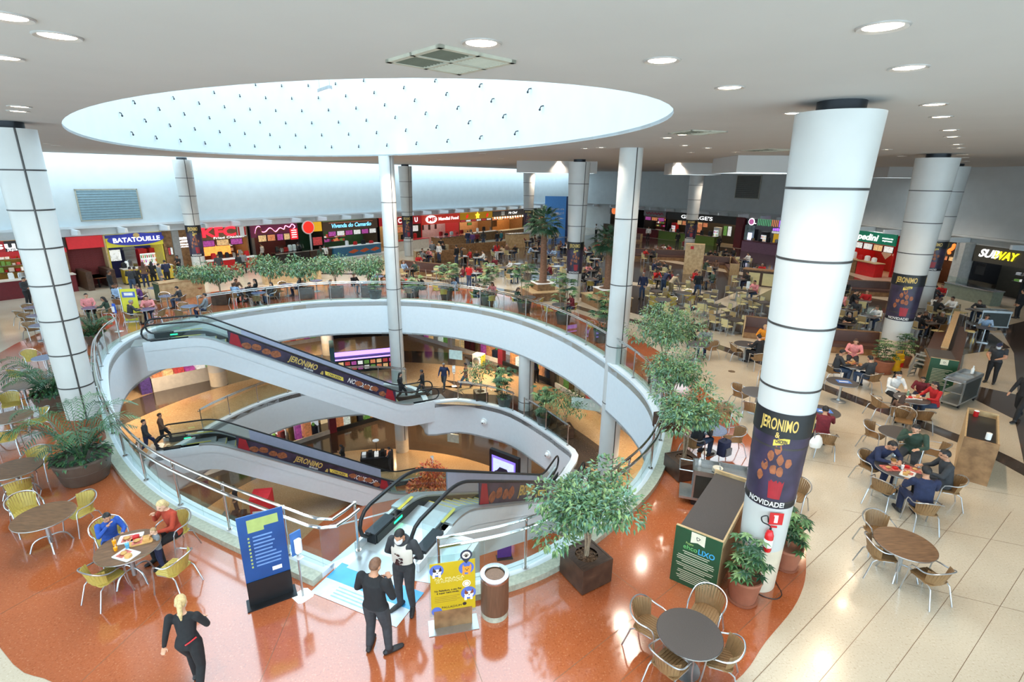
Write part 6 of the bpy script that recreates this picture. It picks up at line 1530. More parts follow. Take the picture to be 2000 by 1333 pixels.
cb = MB(); cb.tube([(.085*math.cos(2*PI*k/14), .01+.085*math.sin(2*PI*k/14), 1.45+.02*math.sin(2*PI*k/14)*-1) for k in range(14)], .036, 8, True); cb.build('hood', cloth['charcoal'], mo)
wm = person((-4.72, 6.02), .15, 'walk', 'blond woman in black walking away with a ponytail', 'black', 'black', ('pony', 'blond'), 0, .98, mask='white', female=True, P=pose_std(pel=(0, 0, .93), knL=(-.10, .18, .52), anL=(-.10, .20, .09), toL=(-.11, .39, .05), knR=(.12, -.02, .49), anR=(.15, -.30, .15), toR=(.17, -.18, .03), elL=(-.26, -.04, 1.14), wrL=(-.33, -.02, .90), elR=(.28, .06, 1.17), wrR=(.16, .24, 1.12), chest=(0, .04, 1.30), head=(-.02, .06, 1.60), hz=.35), **FG)
MB().tube([(.02, -.128, .99), (.09, -.115, 1.03), (.16, -.06, 1.06)], .012, 6).build('waist_stripe', redm, wm)
# family at the left table
sit(216, 1052, tl2, 'sit_hand', 'child in a blue jacket eating at the family table', top='blue', bottom='navy', hair=('short', 'black'), skin=1, sc=.86, **FG)
o = sit(341, 1040, tl2, 'sit_hand', 'blond woman in a rust red jacket eating at the family table', top='rust', bottom='black', hair=('bun', 'blond'), skin=3, female=True, **FG)
pk = fl(318, 1112); person(pk, face(pk, tl2)+.25, 'stand', 'small fair child in a grey jumper standing at the family table', 'grey', 'navy', ('short', 'light'), 3, .56, P=pose_std(elL=(-.25, .06, 1.15), wrL=(-.14, .26, 1.18), elR=(.26, .02, 1.14), wrR=(.18, .22, 1.1), head=(0, .03, 1.61)), **FG)
# four men
sit(1708, 905, t3, 'sit_lean', 'man in a navy suit leaning over his plate, left at the table of four', top='navy', bottom='navy', skin=1, sc=1.07, bulk=1.14, **FG)
sit(1778, 886, t3, 'sit_hand', 'man in a dark green jumper at the far side of the table of four', top='green', bottom='charcoal', skin=0, sc=1.07, bulk=1.14, **FG)
sit(1842, 948, t3, 'sit_eat', 'man in a dark suit and pale shirt with glasses, right at the table of four', top='charcoal', bottom='charcoal', skin=1, sc=1.07, bulk=1.14, **FG)
sit(1798, 988, t3, 'sit_eat', 'man in a blue suit seen from behind at the table of four', top='navy', bottom='navy', skin=1, sc=1.07, bulk=1.14, **FG)
chair(CH_B, 1700, 912, t3, 'brown chair under the man in the navy suit'); chair(CH_B, 1780, 878, t3, 'brown chair under the man in green'); chair(CH_B, 1850, 955, t3, 'brown chair under the man with glasses'); chair(CH_B, 1803, 997, t3, 'brown chair under the man in blue, back to us')
# others on the right
MG = dict(voxel=.016, bulk=1.1)
sit(1742, 768, t5, 'sit_eat', 'long-haired woman in a white top and face mask at the family table', top='white', bottom='black', hair=('long', 'black'), skin=0, mask='white', female=True, **MG)
sit(1797, 766, t5, 'sit_eat', 'boy in a maroon top at the family table', top='maroon', bottom='navy', skin=1, sc=.82, **MG)
sit(1822, 792, t5, 'sit_eat', 'long-haired woman in red seen from the side', top='red', bottom='jeans', hair=('long', 'black'), skin=1, female=True, **MG)
sit(1755, 806, t5, 'sit_eat', 'small girl seen from behind at the family table', top='brown', bottom='black', hair=('long', 'brown'), skin=0, sc=.8, female=True, **MG)
sit(1604, 848, (9.9, 15.5), 'sit_hand', 'person in a maroon jacket eating right of the thick column', top='maroon', bottom='charcoal', hair=('short', 'black'), skin=1, **MG)
chair(CH_B, 1612, 862, (9.9, 15.5), 'brown chair with a white bag, right of the thick column')
o = thing('carrier_bag', 'striped white bag lying on the brown chair', 'bag', fl(1592, 872, .46), .4); mb = MB(); ring_loft(mb, [(V((0, 0, 0)), V((.17, 0, 0)), V((0, .13, 0))), (V((0, 0, .12)), V((.2, 0, 0)), V((0, .15, 0))), (V((.02, 0, .25)), V((.15, 0, 0)), V((0, .1, 0))), (V((.04, 0, .32)), V((.06, 0, 0)), V((0, .04, 0)))]); mb.build('sack', whitep, o); MB().tube([(-.1, 0, .26), (-.05, .02, .38), (.08, .02, .38), (.12, 0, .28)], .012, 6).build('handles', cloth['grey'], o)
sit(1665, 698, t8, 'sit_eat', 'man in a pink shirt eating from trays', top='pink', bottom='charcoal', hair=('short', 'brown'), skin=0, **MG)
sit(1632, 722, t8, 'sit_eat', 'man in grey at the left of the trays', top='charcoal', bottom='jeans', skin=1, **MG); sit(1697, 738, t8, 'sit_eat', 'man in a dark jacket and jeans, back to us at the trays', top='charcoal', bottom='jeans', skin=0, **MG)
chair(CH_B, 1625, 726, t8, 'brown chair under the man in grey by the trays'); chair(CH_B, 1702, 742, t8, 'brown chair under the man in jeans by the trays')
sit(1360, 864, t10, 'sit_eat', 'man in black and jeans half hidden by leaves beside the trolley', top='black', bottom='jeans', skin=1, **MG); chair(CH_B, 1352, 868, t10, 'brown chair under the man half hidden by leaves')
sit(1378, 672, t12, 'sit_eat', 'man in a grey hoodie at the table half hidden by leaves', top='grey', bottom='navy', skin=2, **MG); sit(1350, 655, t12, 'sit_eat', 'man in black facing the man in the grey hoodie', top='black', bottom='black', skin=2, **MG)
sit(1492, 668, t11, 'sit_eat', 'person in an orange top on the banquette', top='orange', bottom='jeans', hair=('short', 'light'), skin=0, **MG); sit(1482, 692, t11, 'sit_eat', 'person in black with back to us beside the orange top', top='black', bottom='black', **MG)
person(fl(1932, 748), 2.2, 'lean', 'cleaner in dark uniform and cap by the service trolley', 'charcoal', 'black', ('cap', 'navy'), 1, mask='white', sleeve='short', P=pose_std(chest=(0, .06, 1.28), head=(0, .14, 1.55), neck=(0, .08, 1.44), elL=(-.24, .06, 1.12), wrL=(-.1, .3, 1.08), elR=(.25, .05, 1.12), wrR=(.14, .3, 1.04)), **MG)
person(fl(1985, 822), 1.9, 'walk', 'person in black walking out at the right edge', 'black', 'black', ('long', 'black'), 1, **MG)
person(fl(1984, 622), .3, 'stand', 'person in black waiting at the sandwich stall', 'black', 'black', ('short', 'black'), 1, **MG)
o = thing('backpack', 'dark blue backpack with a grey pocket on the chair by the trolley', 'bag', fl(1412, 888, .25), .6); MB().rbox(-.17, .17, -.13, .13, 0, .42, .08).build('body', cloth['navy'], o); MB().rbox(-.12, .12, -.19, -.13, .04, .24, .03).build('pocket', cloth['grey'], o); MB().tube([(-.08, .0, .42), (0, 0, .5), (.08, 0, .42)], .012, 6).build('handle', black, o)

# ---------------------------------------------------------------- food on the tables
traym = R('tray_white', 226, 224, 220, rough=.4); trayr = R('tray_paper_red', 196, 110, 96, rough=.6, var=.5, scale=16); bun = R('bread', 206, 160, 96, rough=.7, var=.2); juice = R('orange_juice', 244, 160, 30, rough=.2)
def tray(p, t, rz, label, m=traym):
    o = thing('food_tray', label, 'tray', (p[0], p[1], .752), rz); b = MB().rbox(-.2, .2, -.14, .14, 0, .012, .03); b.build('tray', m, o)
    r_ = MB().tube([(-.19, -.13, .014), (.19, -.13, .014), (.19, .13, .014), (-.19, .13, .014)], .007, 5, True).build('rim', m, o)
    MB().box(-.14, .02, -.1, .1, .0125, .014).build('paper', trayr, o); MB().rbox(.04, .15, -.08, .02, .013, .06, .03).build('food_box', bun if t else redm, o); MB().ball((-.06, 0, .035), (.06, .05, .03), 10, 6).build('sandwich', bun, o)
def cup(p, label, m=juice, z=.752, h=.11):
    o = thing('cup', label, 'cup', (p[0], p[1], z)); MB().lathe([(.028, 0), (.036, h)], 14).build('cup_body', m, o); MB().tube([(0, 0, h), (.015, 0, h+.07)], .004, 5).build('straw', whitep, o)
tray(tl2+Vector((.14, -.24)), 1, -.3, 'white tray nearest to us on the family table'); tray(tl2+Vector((-.1, .22)), 0, .4, 'white tray in front of the child in blue'); tray(tl2+Vector((.14, .16)), 1, .5, 'bread bag tray in the middle of the family table', bun)
cup(tl2+Vector((-.26, .02)), 'tall orange juice glass on the family table'); cup(tl2+Vector((-.14, -.12)), 'short orange juice glass on the family table', h=.07); cup(tl2+Vector((.04, -.06)), 'blue and white paper cup on the family table', R('cup_blue', 90, 170, 210, var=.5, scale=20))
for k, (dx, dy, lb) in enumerate(((-.22, -.02, 'tray in front of the navy suit'), (.05, .26, 'tray in front of the green jumper'), (.28, -.06, 'tray in front of the glasses'), (.02, -.28, 'tray of the man in blue'))): tray(t3+Vector((dx, dy)), k % 2, k*1.3, lb+' on the table of four', traym if k % 2 else trayr)
cup(t3+Vector((.05, -.05)), 'white paper cup in the middle of the table of four', whitep)
for k, (dx, dy) in enumerate(((-.2, .1), (.08, .22), (.24, -.12))): tray(t8+Vector((dx, dy)), 1, k, ('left', 'far', 'right')[k]+' tray on the table of the man in pink', R('tray_brown', 120, 84, 60))
for k, (dx, dy) in enumerate(((-.16, .02), (.2, .05))): tray(t5+Vector((dx, dy)), k, k, ('left', 'right')[k]+' tray on the table of the masked woman')
bottle(t5+Vector((0, .2)), .752, 'small bottle on the table of the masked woman', R('bottle_green', 120, 150, 120))

# ---------------------------------------------------------------- the crowded dining area further back
LAND = [((1.97, 33.9), 'the stepped palm bench'), ((5.9, 32.2), 'the second fan palm'), ((3.95, 33.4), 'the wrapped palm column'), ((18.3, 54.9), 'the hydrant cabinet'), ((-10.4, 52.3), 'the slim wrapped column'), ((1.7, 61.8), 'the farthest column'), ((-23.9, 39.6), 'the chicken stall column'),
        ((16.9, 22.2), 'the wrapped right column'), ((25.9, 32.5), 'the rightmost column'), ((-6, 58), 'the gold fascia stall'), ((-11.5, 48), 'the red fascia stalls'), ((10, 60), 'the blue hoarding'), ((24, 54), 'the dark burger stall'), ((27, 40), 'the violet stall'), ((-27, 36), 'the potato stall'), ((-18, 40), 'the shrimp stall'), ((-10, 42), 'the slender palms'), ((10, 28), 'the diagonal floor band'), ((12, 36), 'the hand gel stand')]
def landmark(p): return min(LAND, key=lambda l: (Vector(l[0])-Vector((p[0], p[1]))).length)[1]
rc = random.Random(21)
TOPS = ['black', 'black', 'charcoal', 'navy', 'grey', 'red', 'white', 'brown', 'lightblue', 'maroon', 'green', 'black', 'pink', 'purple', 'beige']; BOTS = ['jeans', 'black', 'charcoal', 'navy', 'khaki']
HR = [('short', 'black'), ('short', 'brown'), ('long', 'black'), ('long', 'brown'), ('short', 'grey'), ('bun', 'brown'), ('short', 'black')]
used = {}
def crowd_label(txt, p):
    lb = '%s near %s' % (txt, landmark(p)); n = used.get(lb, 0); used[lb] = n+1
    return lb
def crowd(p, rz, pose, top=None, bot=None, hair=None, txt=None, z=0.0, **k):
    top = top or rc.choice(TOPS); bot = bot or rc.choice(BOTS); hair = hair or rc.choice(HR)
    act = {'sit_eat': 'eating', 'sit_hand': 'drinking', 'sit_back': 'leaning back', 'sit_lean': 'bent forward'}.get(pose, pose)
    hd = {'long': 'long %s hair', 'short': 'short %s hair', 'bun': '%s hair in a bun', 'cap': '%s cap', 'buzz': 'shaved %s hair', 'pony': '%s ponytail'}[hair[0]] % hair[1]
    lb = txt or crowd_label('person in %s, %s, %s' % (top, hd, act), p)
    return person((p[0], p[1]), rz, pose, lb, top, bot, hair, rc.randrange(3), rc.uniform(.95, 1.04), z, group='people in the dining area', voxel=.026, bulk=1.1, female=hair[0] in ('long', 'bun'), **k)
def chlabel(c, o):
    t = o['label']
    for a in (', eating', ', drinking', ', leaning back', ', bent forward'): t = t.replace(a, '')
    return ' '.join(('%s chair under %s' % (c, t)).split()[:16])
CT = [(1322, 600, 4, 0), (1378, 592, 4, 0), (1402, 597, 3, 0), (1388, 573, 3, 0), (1440, 566, 2, 0), (1462, 568, 2, 1), (1466, 584, 3, 0), (1490, 590, 3, 0), (1412, 616, 3, 0), (1436, 624, 3, 0), (1392, 522, 3, 2), (1290, 522, 4, 3), (1484, 530, 3, 2), (1446, 545, 2, 1), (1282, 568, 4, 0), (1328, 553, 4, 0), (1268, 498, 3, 2), (1300, 488, 3, 3), (1420, 496, 3, 2), (1450, 507, 3, 1), (1390, 500, 3, 2), (1345, 478, 2, 2),
      (905, 500, 3, 1), (932, 503, 3, 2), (958, 518, 3, 2), (985, 522, 4, 1), (1012, 515, 4, 0), (1088, 520, 4, 0), (1112, 526, 4, 0), (1094, 505, 3, 0), (1075, 498, 3, 2), (1045, 490, 3, 3), (1100, 483, 3, 3), (1146, 492, 3, 3), (1162, 505, 3, 2), (1172, 480, 3, 3), (1030, 470, 3, 3), (1000, 490, 3, 2), (974, 492, 3, 3), (1056, 468, 3, 3), (1082, 460, 3, 3), (1122, 468, 3, 3), (1155, 528, 3, 2), (888, 535, 3, 2), (852, 530, 3, 1), (822, 512, 3, 2), (800, 525, 3, 2), (832, 498, 3, 3), (858, 488, 3, 2), (1005, 535, 3, 2), (930, 533, 4, 2), (1060, 530, 2, 1),
      (1628, 590, 3, 1), (1660, 606, 3, 1), (1688, 588, 3, 2), (1642, 566, 2, 1), (1700, 618, 3, 1), (1655, 632, 2, 2), (1830, 572, 3, 3), (1815, 630, 4, 3), (1842, 600, 4, 3), (1905, 605, 2, 1), (1925, 640, 2, 1)]
for x, y, nc, npz in CT:
    p = fl(x, y, .75); g = rc.random() < .5; rz = rc.choice((.15, .9, .5))
    far = p.y > 40
    dup(TB_P if (x < 1180 and rc.random() < .6) else TB_S, (p.x, p.y, 0), rz, 'square table near '+landmark(p), 'square tables of the dining area')
    for k in range(nc):
        a = rz+PI/2*k+(PI if nc == 2 and k else 0)*0; d = Vector((math.cos(a), math.sin(a))); occ = k < npz
        c = Vector((p.x, p.y))+d*(.62 if occ else .55)
        e = dup(CH_C if g else CH_S, (c.x, c.y, 0), face(c, p), 'empty %s square cafe chair near %s' % ('cream' if g else 'tan backed', landmark(p)), 'square cafe chairs of the dining area')
        if occ: e['label'] = chlabel('cream' if g else 'tan', crowd(c, face(c, p), rc.choice(('sit_eat', 'sit_eat', 'sit_hand', 'sit_lean', 'sit_back'))))
# yellow round-table groups behind the far rail and on the left
def rgroup(px, py, proto, tproto, n, occ, a0, tl, cl, rad=.72):
    p = fl(px, py, .75); dup(tproto, (p.x, p.y, 0), 0, tl+' near '+landmark(p), 'round tables further back')
    for k in range(n):
        a = a0+2*PI*k/n; c = Vector((p.x+rad*math.cos(a), p.y+rad*math.sin(a)))
        e = dup(proto, (c.x, c.y, 0), face(c, p), 'empty '+cl+' near '+landmark(p), 'round-table chairs further back')
        if k < occ: e['label'] = chlabel(cl.split()[0], crowd(c, face(c, p), rc.choice(('sit_eat', 'sit_hand', 'sit_back'))))
for x, y, pr, n, oc, a0 in ((1030, 580, CH_Y, 2, 1, 2.8), (1095, 595, CH_Y, 2, 1, .3), (950, 572, CH_Y, 3, 2, 1.0), (870, 560, CH_Y, 3, 1, .5), (805, 558, CH_B, 3, 2, .4), (1155, 545, CH_Y, 3, 2, .3), (1295, 585, CH_Y, 4, 0, .5), (1335, 572, CH_Y, 3, 0, .9), (1185, 625, CH_Y, 2, 1, .2), (1292, 545, CH_Y, 4, 2, .3), (1372, 545, CH_B, 3, 2, .1),
                            (65, 600, CH_B, 3, 0, 2.6), (72, 616, CH_B, 2, 0, 2.9), (78, 635, CH_B, 2, 0, 2.8), (178, 601, CH_B, 3, 2, .3), (245, 578, CH_B, 3, 2, .6), (303, 562, CH_B, 2, 1, .3), (325, 578, CH_B, 3, 1, .2), (285, 604, CH_B, 3, 2, 2.0), (370, 598, CH_B, 3, 1, .4), (472, 566, CH_B, 3, 3, .4), (505, 572, CH_B, 3, 2, .8), (617, 548, CH_B, 2, 0, .2), (706, 553, CH_B, 2, 1, 2.5), (738, 540, CH_B, 3, 2, .4), (560, 556, CH_B, 3, 1, .2)):
    rgroup(x, y, pr, TB_G if x < 760 else TB_D, n, oc, a0, 'round %s table' % ('blue-grey' if x < 760 else 'dark'), ('yellow' if pr is CH_Y else 'brown')+' wicker chair')
# standing people
for x, y, pose, top, bot, hair, rz, lb in ((916, 562, 'stand_front', 'red', 'jeans', ('short', 'black'), -.6, 'man in a bright red shirt and jeans standing with his back to us'), (1253, 584, 'stand', 'navy', 'jeans', ('short', 'grey'), 2.6, 'man in navy and jeans standing right of the white column'), (1308, 578, 'lean', 'beige', 'khaki', ('short', 'grey'), -1.2, 'man in a beige jumper bending over a table'), (1294, 572, 'lean', 'navy', 'jeans', ('short', 'black'), -1.0, 'person in navy bending beside the beige jumper'), (1360, 582, 'walk', 'black', 'jeans', ('short', 'black'), 3.0, 'man in a black jacket and jeans walking past the yellow chairs'),
                                           (1341, 532, 'crossed', 'black', 'black', ('short', 'black'), 2.8, 'guard in black standing beside the hydrant cabinet'), (1402, 492, 'stand', 'black', 'black', ('long', 'black'), .2, 'person in black waiting at the green counter'), (1322, 482, 'stand', 'black', 'charcoal', ('short', 'black'), .2, 'person in black at the dark burger stall, left of the column'), (1265, 470, 'stand', 'white', 'black', ('short', 'black'), 2.8, 'waiter in white at the brown stall'), (1110, 506, 'stand_front', 'white', 'charcoal', ('short', 'black'), 2.6, 'man in a white shirt standing left of the wrapped column'),
                                           (1164, 462, 'stand_front', 'white', 'black', ('short', 'black'), 2.2, 'waiter in black and white before the blue hoarding'), (892, 518, 'stand', 'black', 'jeans', ('short', 'black'), 1.0, 'person in black standing beside the long banquette'), (902, 520, 'stand', 'charcoal', 'charcoal', ('long', 'black'), -1.4, 'person in charcoal facing the person in black by the banquette'), (970, 510, 'stand', 'red', 'white', ('long', 'brown'), .6, 'woman in red with a white skirt standing behind the tables'), (845, 508, 'stand_front', 'grey', 'black', ('short', 'grey'), .6, 'person in grey near the slim column'), (858, 512, 'stand', 'white', 'jeans', ('long', 'blond'), 2.6, 'fair haired person in white near the slim column'), (862, 500, 'stand', 'black', 'jeans', ('short', 'black'), 0, 'person in black looking at the red stall'),
                                           (914, 482, 'stand', 'navy', 'jeans', ('short', 'black'), .3, 'first in line at the gold stall, in navy'), (923, 483, 'stand', 'purple', 'jeans', ('short', 'black'), .3, 'second in line at the gold stall, in purple'), (932, 482, 'stand', 'maroon', 'black', ('short', 'brown'), .3, 'third in line at the gold stall, in maroon'), (944, 483, 'stand', 'charcoal', 'jeans', ('long', 'black'), .3, 'last in line at the gold stall, in charcoal'), (971, 481, 'stand', 'black', 'jeans', ('short', 'black'), .5, 'man in black at the stall with bulbs'), (979, 480, 'stand', 'teal', 'jeans', ('short', 'brown'), 1.0, 'person in teal at the stall with bulbs'),
                                           (223, 584, 'stand', 'black', 'charcoal', ('short', 'brown'), -.6, 'waiter in black with a yellow strap near the potato stall'), (262, 572, 'stand_front', 'charcoal', 'jeans', ('short', 'black'), .3, 'man in charcoal at the potato counter'), (271, 570, 'stand', 'black', 'black', ('short', 'black'), .6, 'person in black beside the man in charcoal at the potato counter'), (287, 561, 'stand', 'brown', 'navy', ('long', 'brown'), .6, 'woman in a brown coat at the potato counter'), (303, 558, 'stand', 'black', 'black', ('long', 'black'), .5, 'woman in black in the potato queue'), (317, 562, 'stand', 'grey', 'grey', ('short', 'black'), -.6, 'person in a grey coat in the potato queue'), (330, 556, 'stand_front', 'navy', 'black', ('short', 'black'), 1.0, 'person in navy in the potato queue'), (353, 542, 'crossed', 'black', 'jeans', ('short', 'black'), 2.8, 'man in a black shirt with crossed arms by the timber wall'),
                                           (431, 540, 'stand', 'charcoal', 'charcoal', ('short', 'brown'), .4, 'person in charcoal at the red counter'), (470, 537, 'stand', 'black', 'khaki', ('short', 'black'), -.3, 'man in black and khaki trousers at the red counter'), (478, 534, 'stand', 'grey', 'black', ('short', 'grey'), .4, 'person in grey behind the khaki trousers'), (515, 514, 'stand', 'white', 'black', ('short', 'black'), 1.6, 'attendant in white beside the dark counter'), (629, 520, 'stand', 'green', 'brown', ('long', 'brown'), .6, 'woman in a dark green coat at the blue counter'), (636, 516, 'stand', 'white', 'black', ('short', 'black'), .5, 'person in white at the blue counter'), (585, 512, 'stand_front', 'charcoal', 'charcoal', ('short', 'black'), .4, 'person in charcoal by the lit poster'), (58, 597, 'stand_front', 'charcoal', 'black', ('short', 'black'), -1.5, 'waiter clearing the blue-grey tables at the far left')):
    crowd(fl(x, y), rz, pose, top, bot, hair, lb)
# lower levels
for x, y, z, pose, top, bot, hair, rz, lb in ((292, 884, L1, 'walk', 'charcoal', 'navy', ('short', 'black'), -1.2, 'man in blue-grey walking hand in hand to the lower escalator'), (322, 868, L1, 'walk', 'brown', 'black', ('short', 'brown'), -1.1, 'woman in a brown jacket walking hand in hand'), (868, 760, L1, 'walk', 'navy', 'charcoal', ('short', 'grey'), 2.9, 'masked man in a dark jacket walking on the level below'), (910, 758, L1, 'walk', 'brown', 'jeans', ('short', 'black'), 1.4, 'person in brown and jeans on the level below'), (973, 765, L1, 'stand', 'black', 'black', ('long', 'black'), 1.0, 'person in black with a green bag on the level below'), (1047, 748, L1, 'lean', 'navy', 'black', ('short', 'black'), .5, 'person in navy bending by the shop window below'),
                                              (784, 782, L1, 'walk', 'black', 'black', ('long', 'black'), -1.4, 'hooded person stepping off the upper escalator'), (826, 776, L1, 'walk', 'black', 'charcoal', ('short', 'black'), 1.5, 'person in black walking to the upper escalator foot'), (464, 1000, L2, 'stand', 'charcoal', 'charcoal', ('short', 'black'), 1.8, 'man in dark clothes on the lowest floor'), (672, 914, L2, 'phone', 'black', 'purple', ('long', 'black'), 1.5, 'woman in purple trousers with a phone on the lowest floor'), (764, 920, L2, 'stand_front', 'charcoal', 'charcoal', ('short', 'black'), 1.4, 'attendant at the small cart on the lowest floor')):
    o = crowd(fl(x, y, z), rz, pose, top, bot, hair, lb, z=z)
# ---------------------------------------------------------------- banquettes, dividers and small kiosks of the dining area
for k, (x, y, L_, rz, lb) in enumerate(((1497, 662, 2.2, 2.75, 'brown banquette behind the man in orange'), (1650, 688, 2.8, 2.9, 'brown banquette behind the man in pink'), (930, 492, 7.0, .62, 'long brown banquette in front of the gold stall'), (860, 508, 5.0, .5, 'brown banquette right of the slim column'), (830, 538, 5.0, 2.7, 'brown banquette behind the palms of the far rail'), (1298, 508, 7.0, 2.9, 'dark banquette left of the hydrant cabinet'), (1385, 522, 3.4, 2.8, 'brown banquette right of the hydrant cabinet'), (1425, 530, 4.5, 1.3, 'dark banquette in front of the violet stall'), (1660, 575, 5.0, 2.9, 'brown banquette below the pastry stall'), (1215, 470, 5.0, 2.6, 'dark banquette behind the second fan palm'))):
    banquette(fl(x, y), rz, L_, lb)
o = thing('bench_divider', 'long wooden divider with double bench at the right', 'bench', (20.3, 23.3, 0), math.atan2(7.04, 6.28))
MB().box(-4.2, 4.2, -.09, .09, 0, 1.15).build('divider', woodmd, o); MB().box(-4.2, 4.2, -.12, .12, 1.15, 1.2).build('cap_board', woodlt, o)
for sy in (-1, 1): MB().box(-4.1, 4.1, min(sy*.1, sy*.6), max(sy*.1, sy*.6), .0, .32).build('base', wooddk, o); MB().rbox(-4.1, 4.1, min(sy*.1, sy*.62), max(sy*.1, sy*.62), .32, .46, .04).build('seat', sofa_b, o)
o = thing('hydrant_cabinet', 'tall pale cabinet with a red hydrant door by the far column', 'cabinet', fl(1352, 535), -.35)
MB().box(-.75, .75, -.45, .45, 0, 2.5).build('body', woodlt, o); MB().box(.755, .77, -.3, .3, .9, 2.2).build('hydrant_door', R('hydrant_dark_red', 120, 40, 40, rough=.2), o); MB().box(-.35, -.1, -.46, -.451, 2.1, 2.35).build('red_sign', redm, o); MB().box(.756, .765, -.2, .2, 2.28, 2.38).build('red_sign', redm, o)
o = thing('serving_counter', 'light wooden waste counter by the potted shrub at the potato queue', 'counter', fl(355, 582), .95); MB().box(-1.3, 1.3, -.4, .4, 0, 1.1).build('cabinet', woodlt, o); MB().box(-1.34, 1.34, -.44, .44, 1.1, 1.15).build('counter_top', woodlt, o); MB().box(-1.32, -1.3, -.4, .4, 0, 1.2).build('green_end', R('green_print', 30, 74, 48), o)
o = thing('serving_counter', 'light wooden counter in front of the dragon stall', 'counter', fl(572, 550), .66); MB().box(-2.0, 2.0, -.4, .4, 0, 1.0).build('cabinet', woodlt, o); MB().box(-2.04, 2.04, -.44, .44, 1.0, 1.06).build('counter_top', black, o)
o = thing('serving_counter', 'pale wooden counter beside the farthest column', 'counter', fl(1010, 483), .5); MB().box(-1.3, 1.3, -.5, .5, 0, 1.5).build('cabinet', woodlt, o); MB().box(-1.35, 1.35, -.55, .55, 1.5, 1.56).build('counter_top', steel, o)
o = thing('serving_counter', 'dark service counter with pale doors left of the thick column', 'counter', fl(1500, 560), -.6)
MB().box(-1.8, 1.8, -.4, .4, 0, 1.15).build('cabinet', wooddk, o); MB().box(-1.85, 1.85, -.45, .45, 1.15, 1.22).build('counter_top', woodmd, o)
for k in range(3): MB().box(-1.4+1.0*k, -.6+1.0*k, -.42, -.401, .1, 1.0).build('door', cream_p, o)
# yellow board by the upper escalator
o = thing('yellow_totem', 'yellow notice board with a steel edge at the upper escalator', 'sign', fl(262, 628), .25)
MB().box(-.42, .42, -.16, .16, 0, .03).build('foot_plate', alu, o); MB().box(-.37, .37, -.02, .02, .05, 1.75).build('panel', R('yellow_green_print', 216, 214, 60, rough=.4, var=.1, scale=2), o); MB().box(-.42, -.38, -.03, .03, 0, 1.85).build('edge', alu, o); MB().box(-.3, .3, -.022, -.0205, 1.3, 1.6).build('print', blued, o); MB().box(-.2, .2, -.023, -.0221, 1.4, 1.55).build('print', furw, o)
# ---------------------------------------------------------------- level below: shop fronts, kiosk, screen, signs
shopw = R('warm_shop_wall', 180, 140, 96, rough=.6, var=.25, scale=1.5); shopg = R('shop_glow', 200, 140, 86, emit=.55, var=.5, scale=1.2, emitcol=(1, .7, .4)); 
ORD = ('first', 'second', 'third', 'fourth', 'fifth', 'sixth', 'seventh', 'eighth', 'ninth', 'tenth', 'eleventh', 'twelfth')
def shopfronts(line, z, top, word, side):
    P = [fl(x, y, z) for x, y in line]; P = [Vector((p.x, p.y)) for p in P]; D = arcl(P); n = max(1, round(D[-1]/5.0))
    for k in range(n):
        a = along(P, D, D[-1]*k/n); b = along(P, D, D[-1]*(k+1)/n); d = b-a; L_ = d.length-.02
        o = thing('shop_front', '%s lit shop front from the left, %s of the %s floor' % (ORD[min(11, k)], side, word), 'shop', (a.x, a.y, z), math.atan2(d.y, d.x), 'lit shop fronts of the %s floor' % word)
        kind = k % 4; m = (shopw, R('shop_white', 214, 206, 196), R('shop_maroon', 120, 36, 50), R('shop_dark', 60, 54, 52))[kind]
        MB().box(0, L_, 1.9, 2.0, 0, top-z-.02).build('back_panel', shopg if kind != 1 else R('shop_cool_glow', 226, 230, 240, emit=.5), o); MB().box(0, L_, -.05, .1, 2.5, top-z-.02).build('fascia', m, o); MB().box(0, .5, -.05, .3, 0, 2.5).build('pier', m, o)
        MB().box(.5, L_, .02, .035, .3, 2.5).build('glass_front', glass, o, smooth=False); MB().box(.5, L_, -.02, .1, 0, .3).build('plinth', (whitep, tile, darkm)[k % 3], o)
        rn = random.Random(k)
        for j in range(7):
            x = .7+(L_-1.2)*j/7; h = rn.uniform(.6, 1.8); w_ = rn.uniform(.3, .55); e = MB().rbox(x, x+w_, .5, 1.1, .0, h, .05).build('display', rn.choice(food+[cloth['navy'], cloth['maroon'], whitep, woodmd]), o)
            MB().ball((x+w_/2, .8, h+.12), (.12, .1, .14), 8, 6).build('display_item', rn.choice(food), e)
shopfronts([(60, 900), (180, 812), (330, 716), (480, 688), (620, 667), (745, 649)], L1, ZF0, 'middle', 'far left row'); shopfronts([(790, 654), (895, 685), (1000, 718), (1100, 762), (1200, 825), (1290, 900)], L1, ZF0, 'middle', 'right row')
shopfronts([(330, 955), (470, 905), (600, 863), (690, 832), (770, 812)], L2, ZF1, 'lowest', 'far left row'); shopfronts([(800, 806), (950, 830), (1100, 880), (1200, 940)], L2, ZF1, 'lowest', 'right row')
o = thing('kiosk', 'dark electronics kiosk lit violet on the level below', 'kiosk', fl(722, 728, L1)+Vector((-.3, 1.2, 0)), .35)
MB().box(-2.3, 2.3, -.9, -.5, 0, 1.1).build('counter', darkm, o); MB().box(-2.3, 2.3, .6, .9, 0, 1.0).build('counter', darkm, o); MB().box(-2.3, 2.3, -.92, -.901, .95, 1.05).build('light_band', R('violet_band', 150, 120, 230, emit=2.5), o); MB().box(-2.3, 2.3, -.5, -.45, 1.1, 1.4).build('light_band', R('violet_band', 150, 120, 230, emit=2.5), o)
for k in range(10):
    for j in range(2): MB().box(-2.1+.42*k, -1.78+.42*k, -.915, -.902, .2+.36*j, .45+.36*j).build('phone_box', food[(k+j) % 6], o)
MB().box(-2.6, -2.3, -.9, .9, 0, 1.9).build('side_panel', R('kiosk_teal', 40, 80, 90), o)
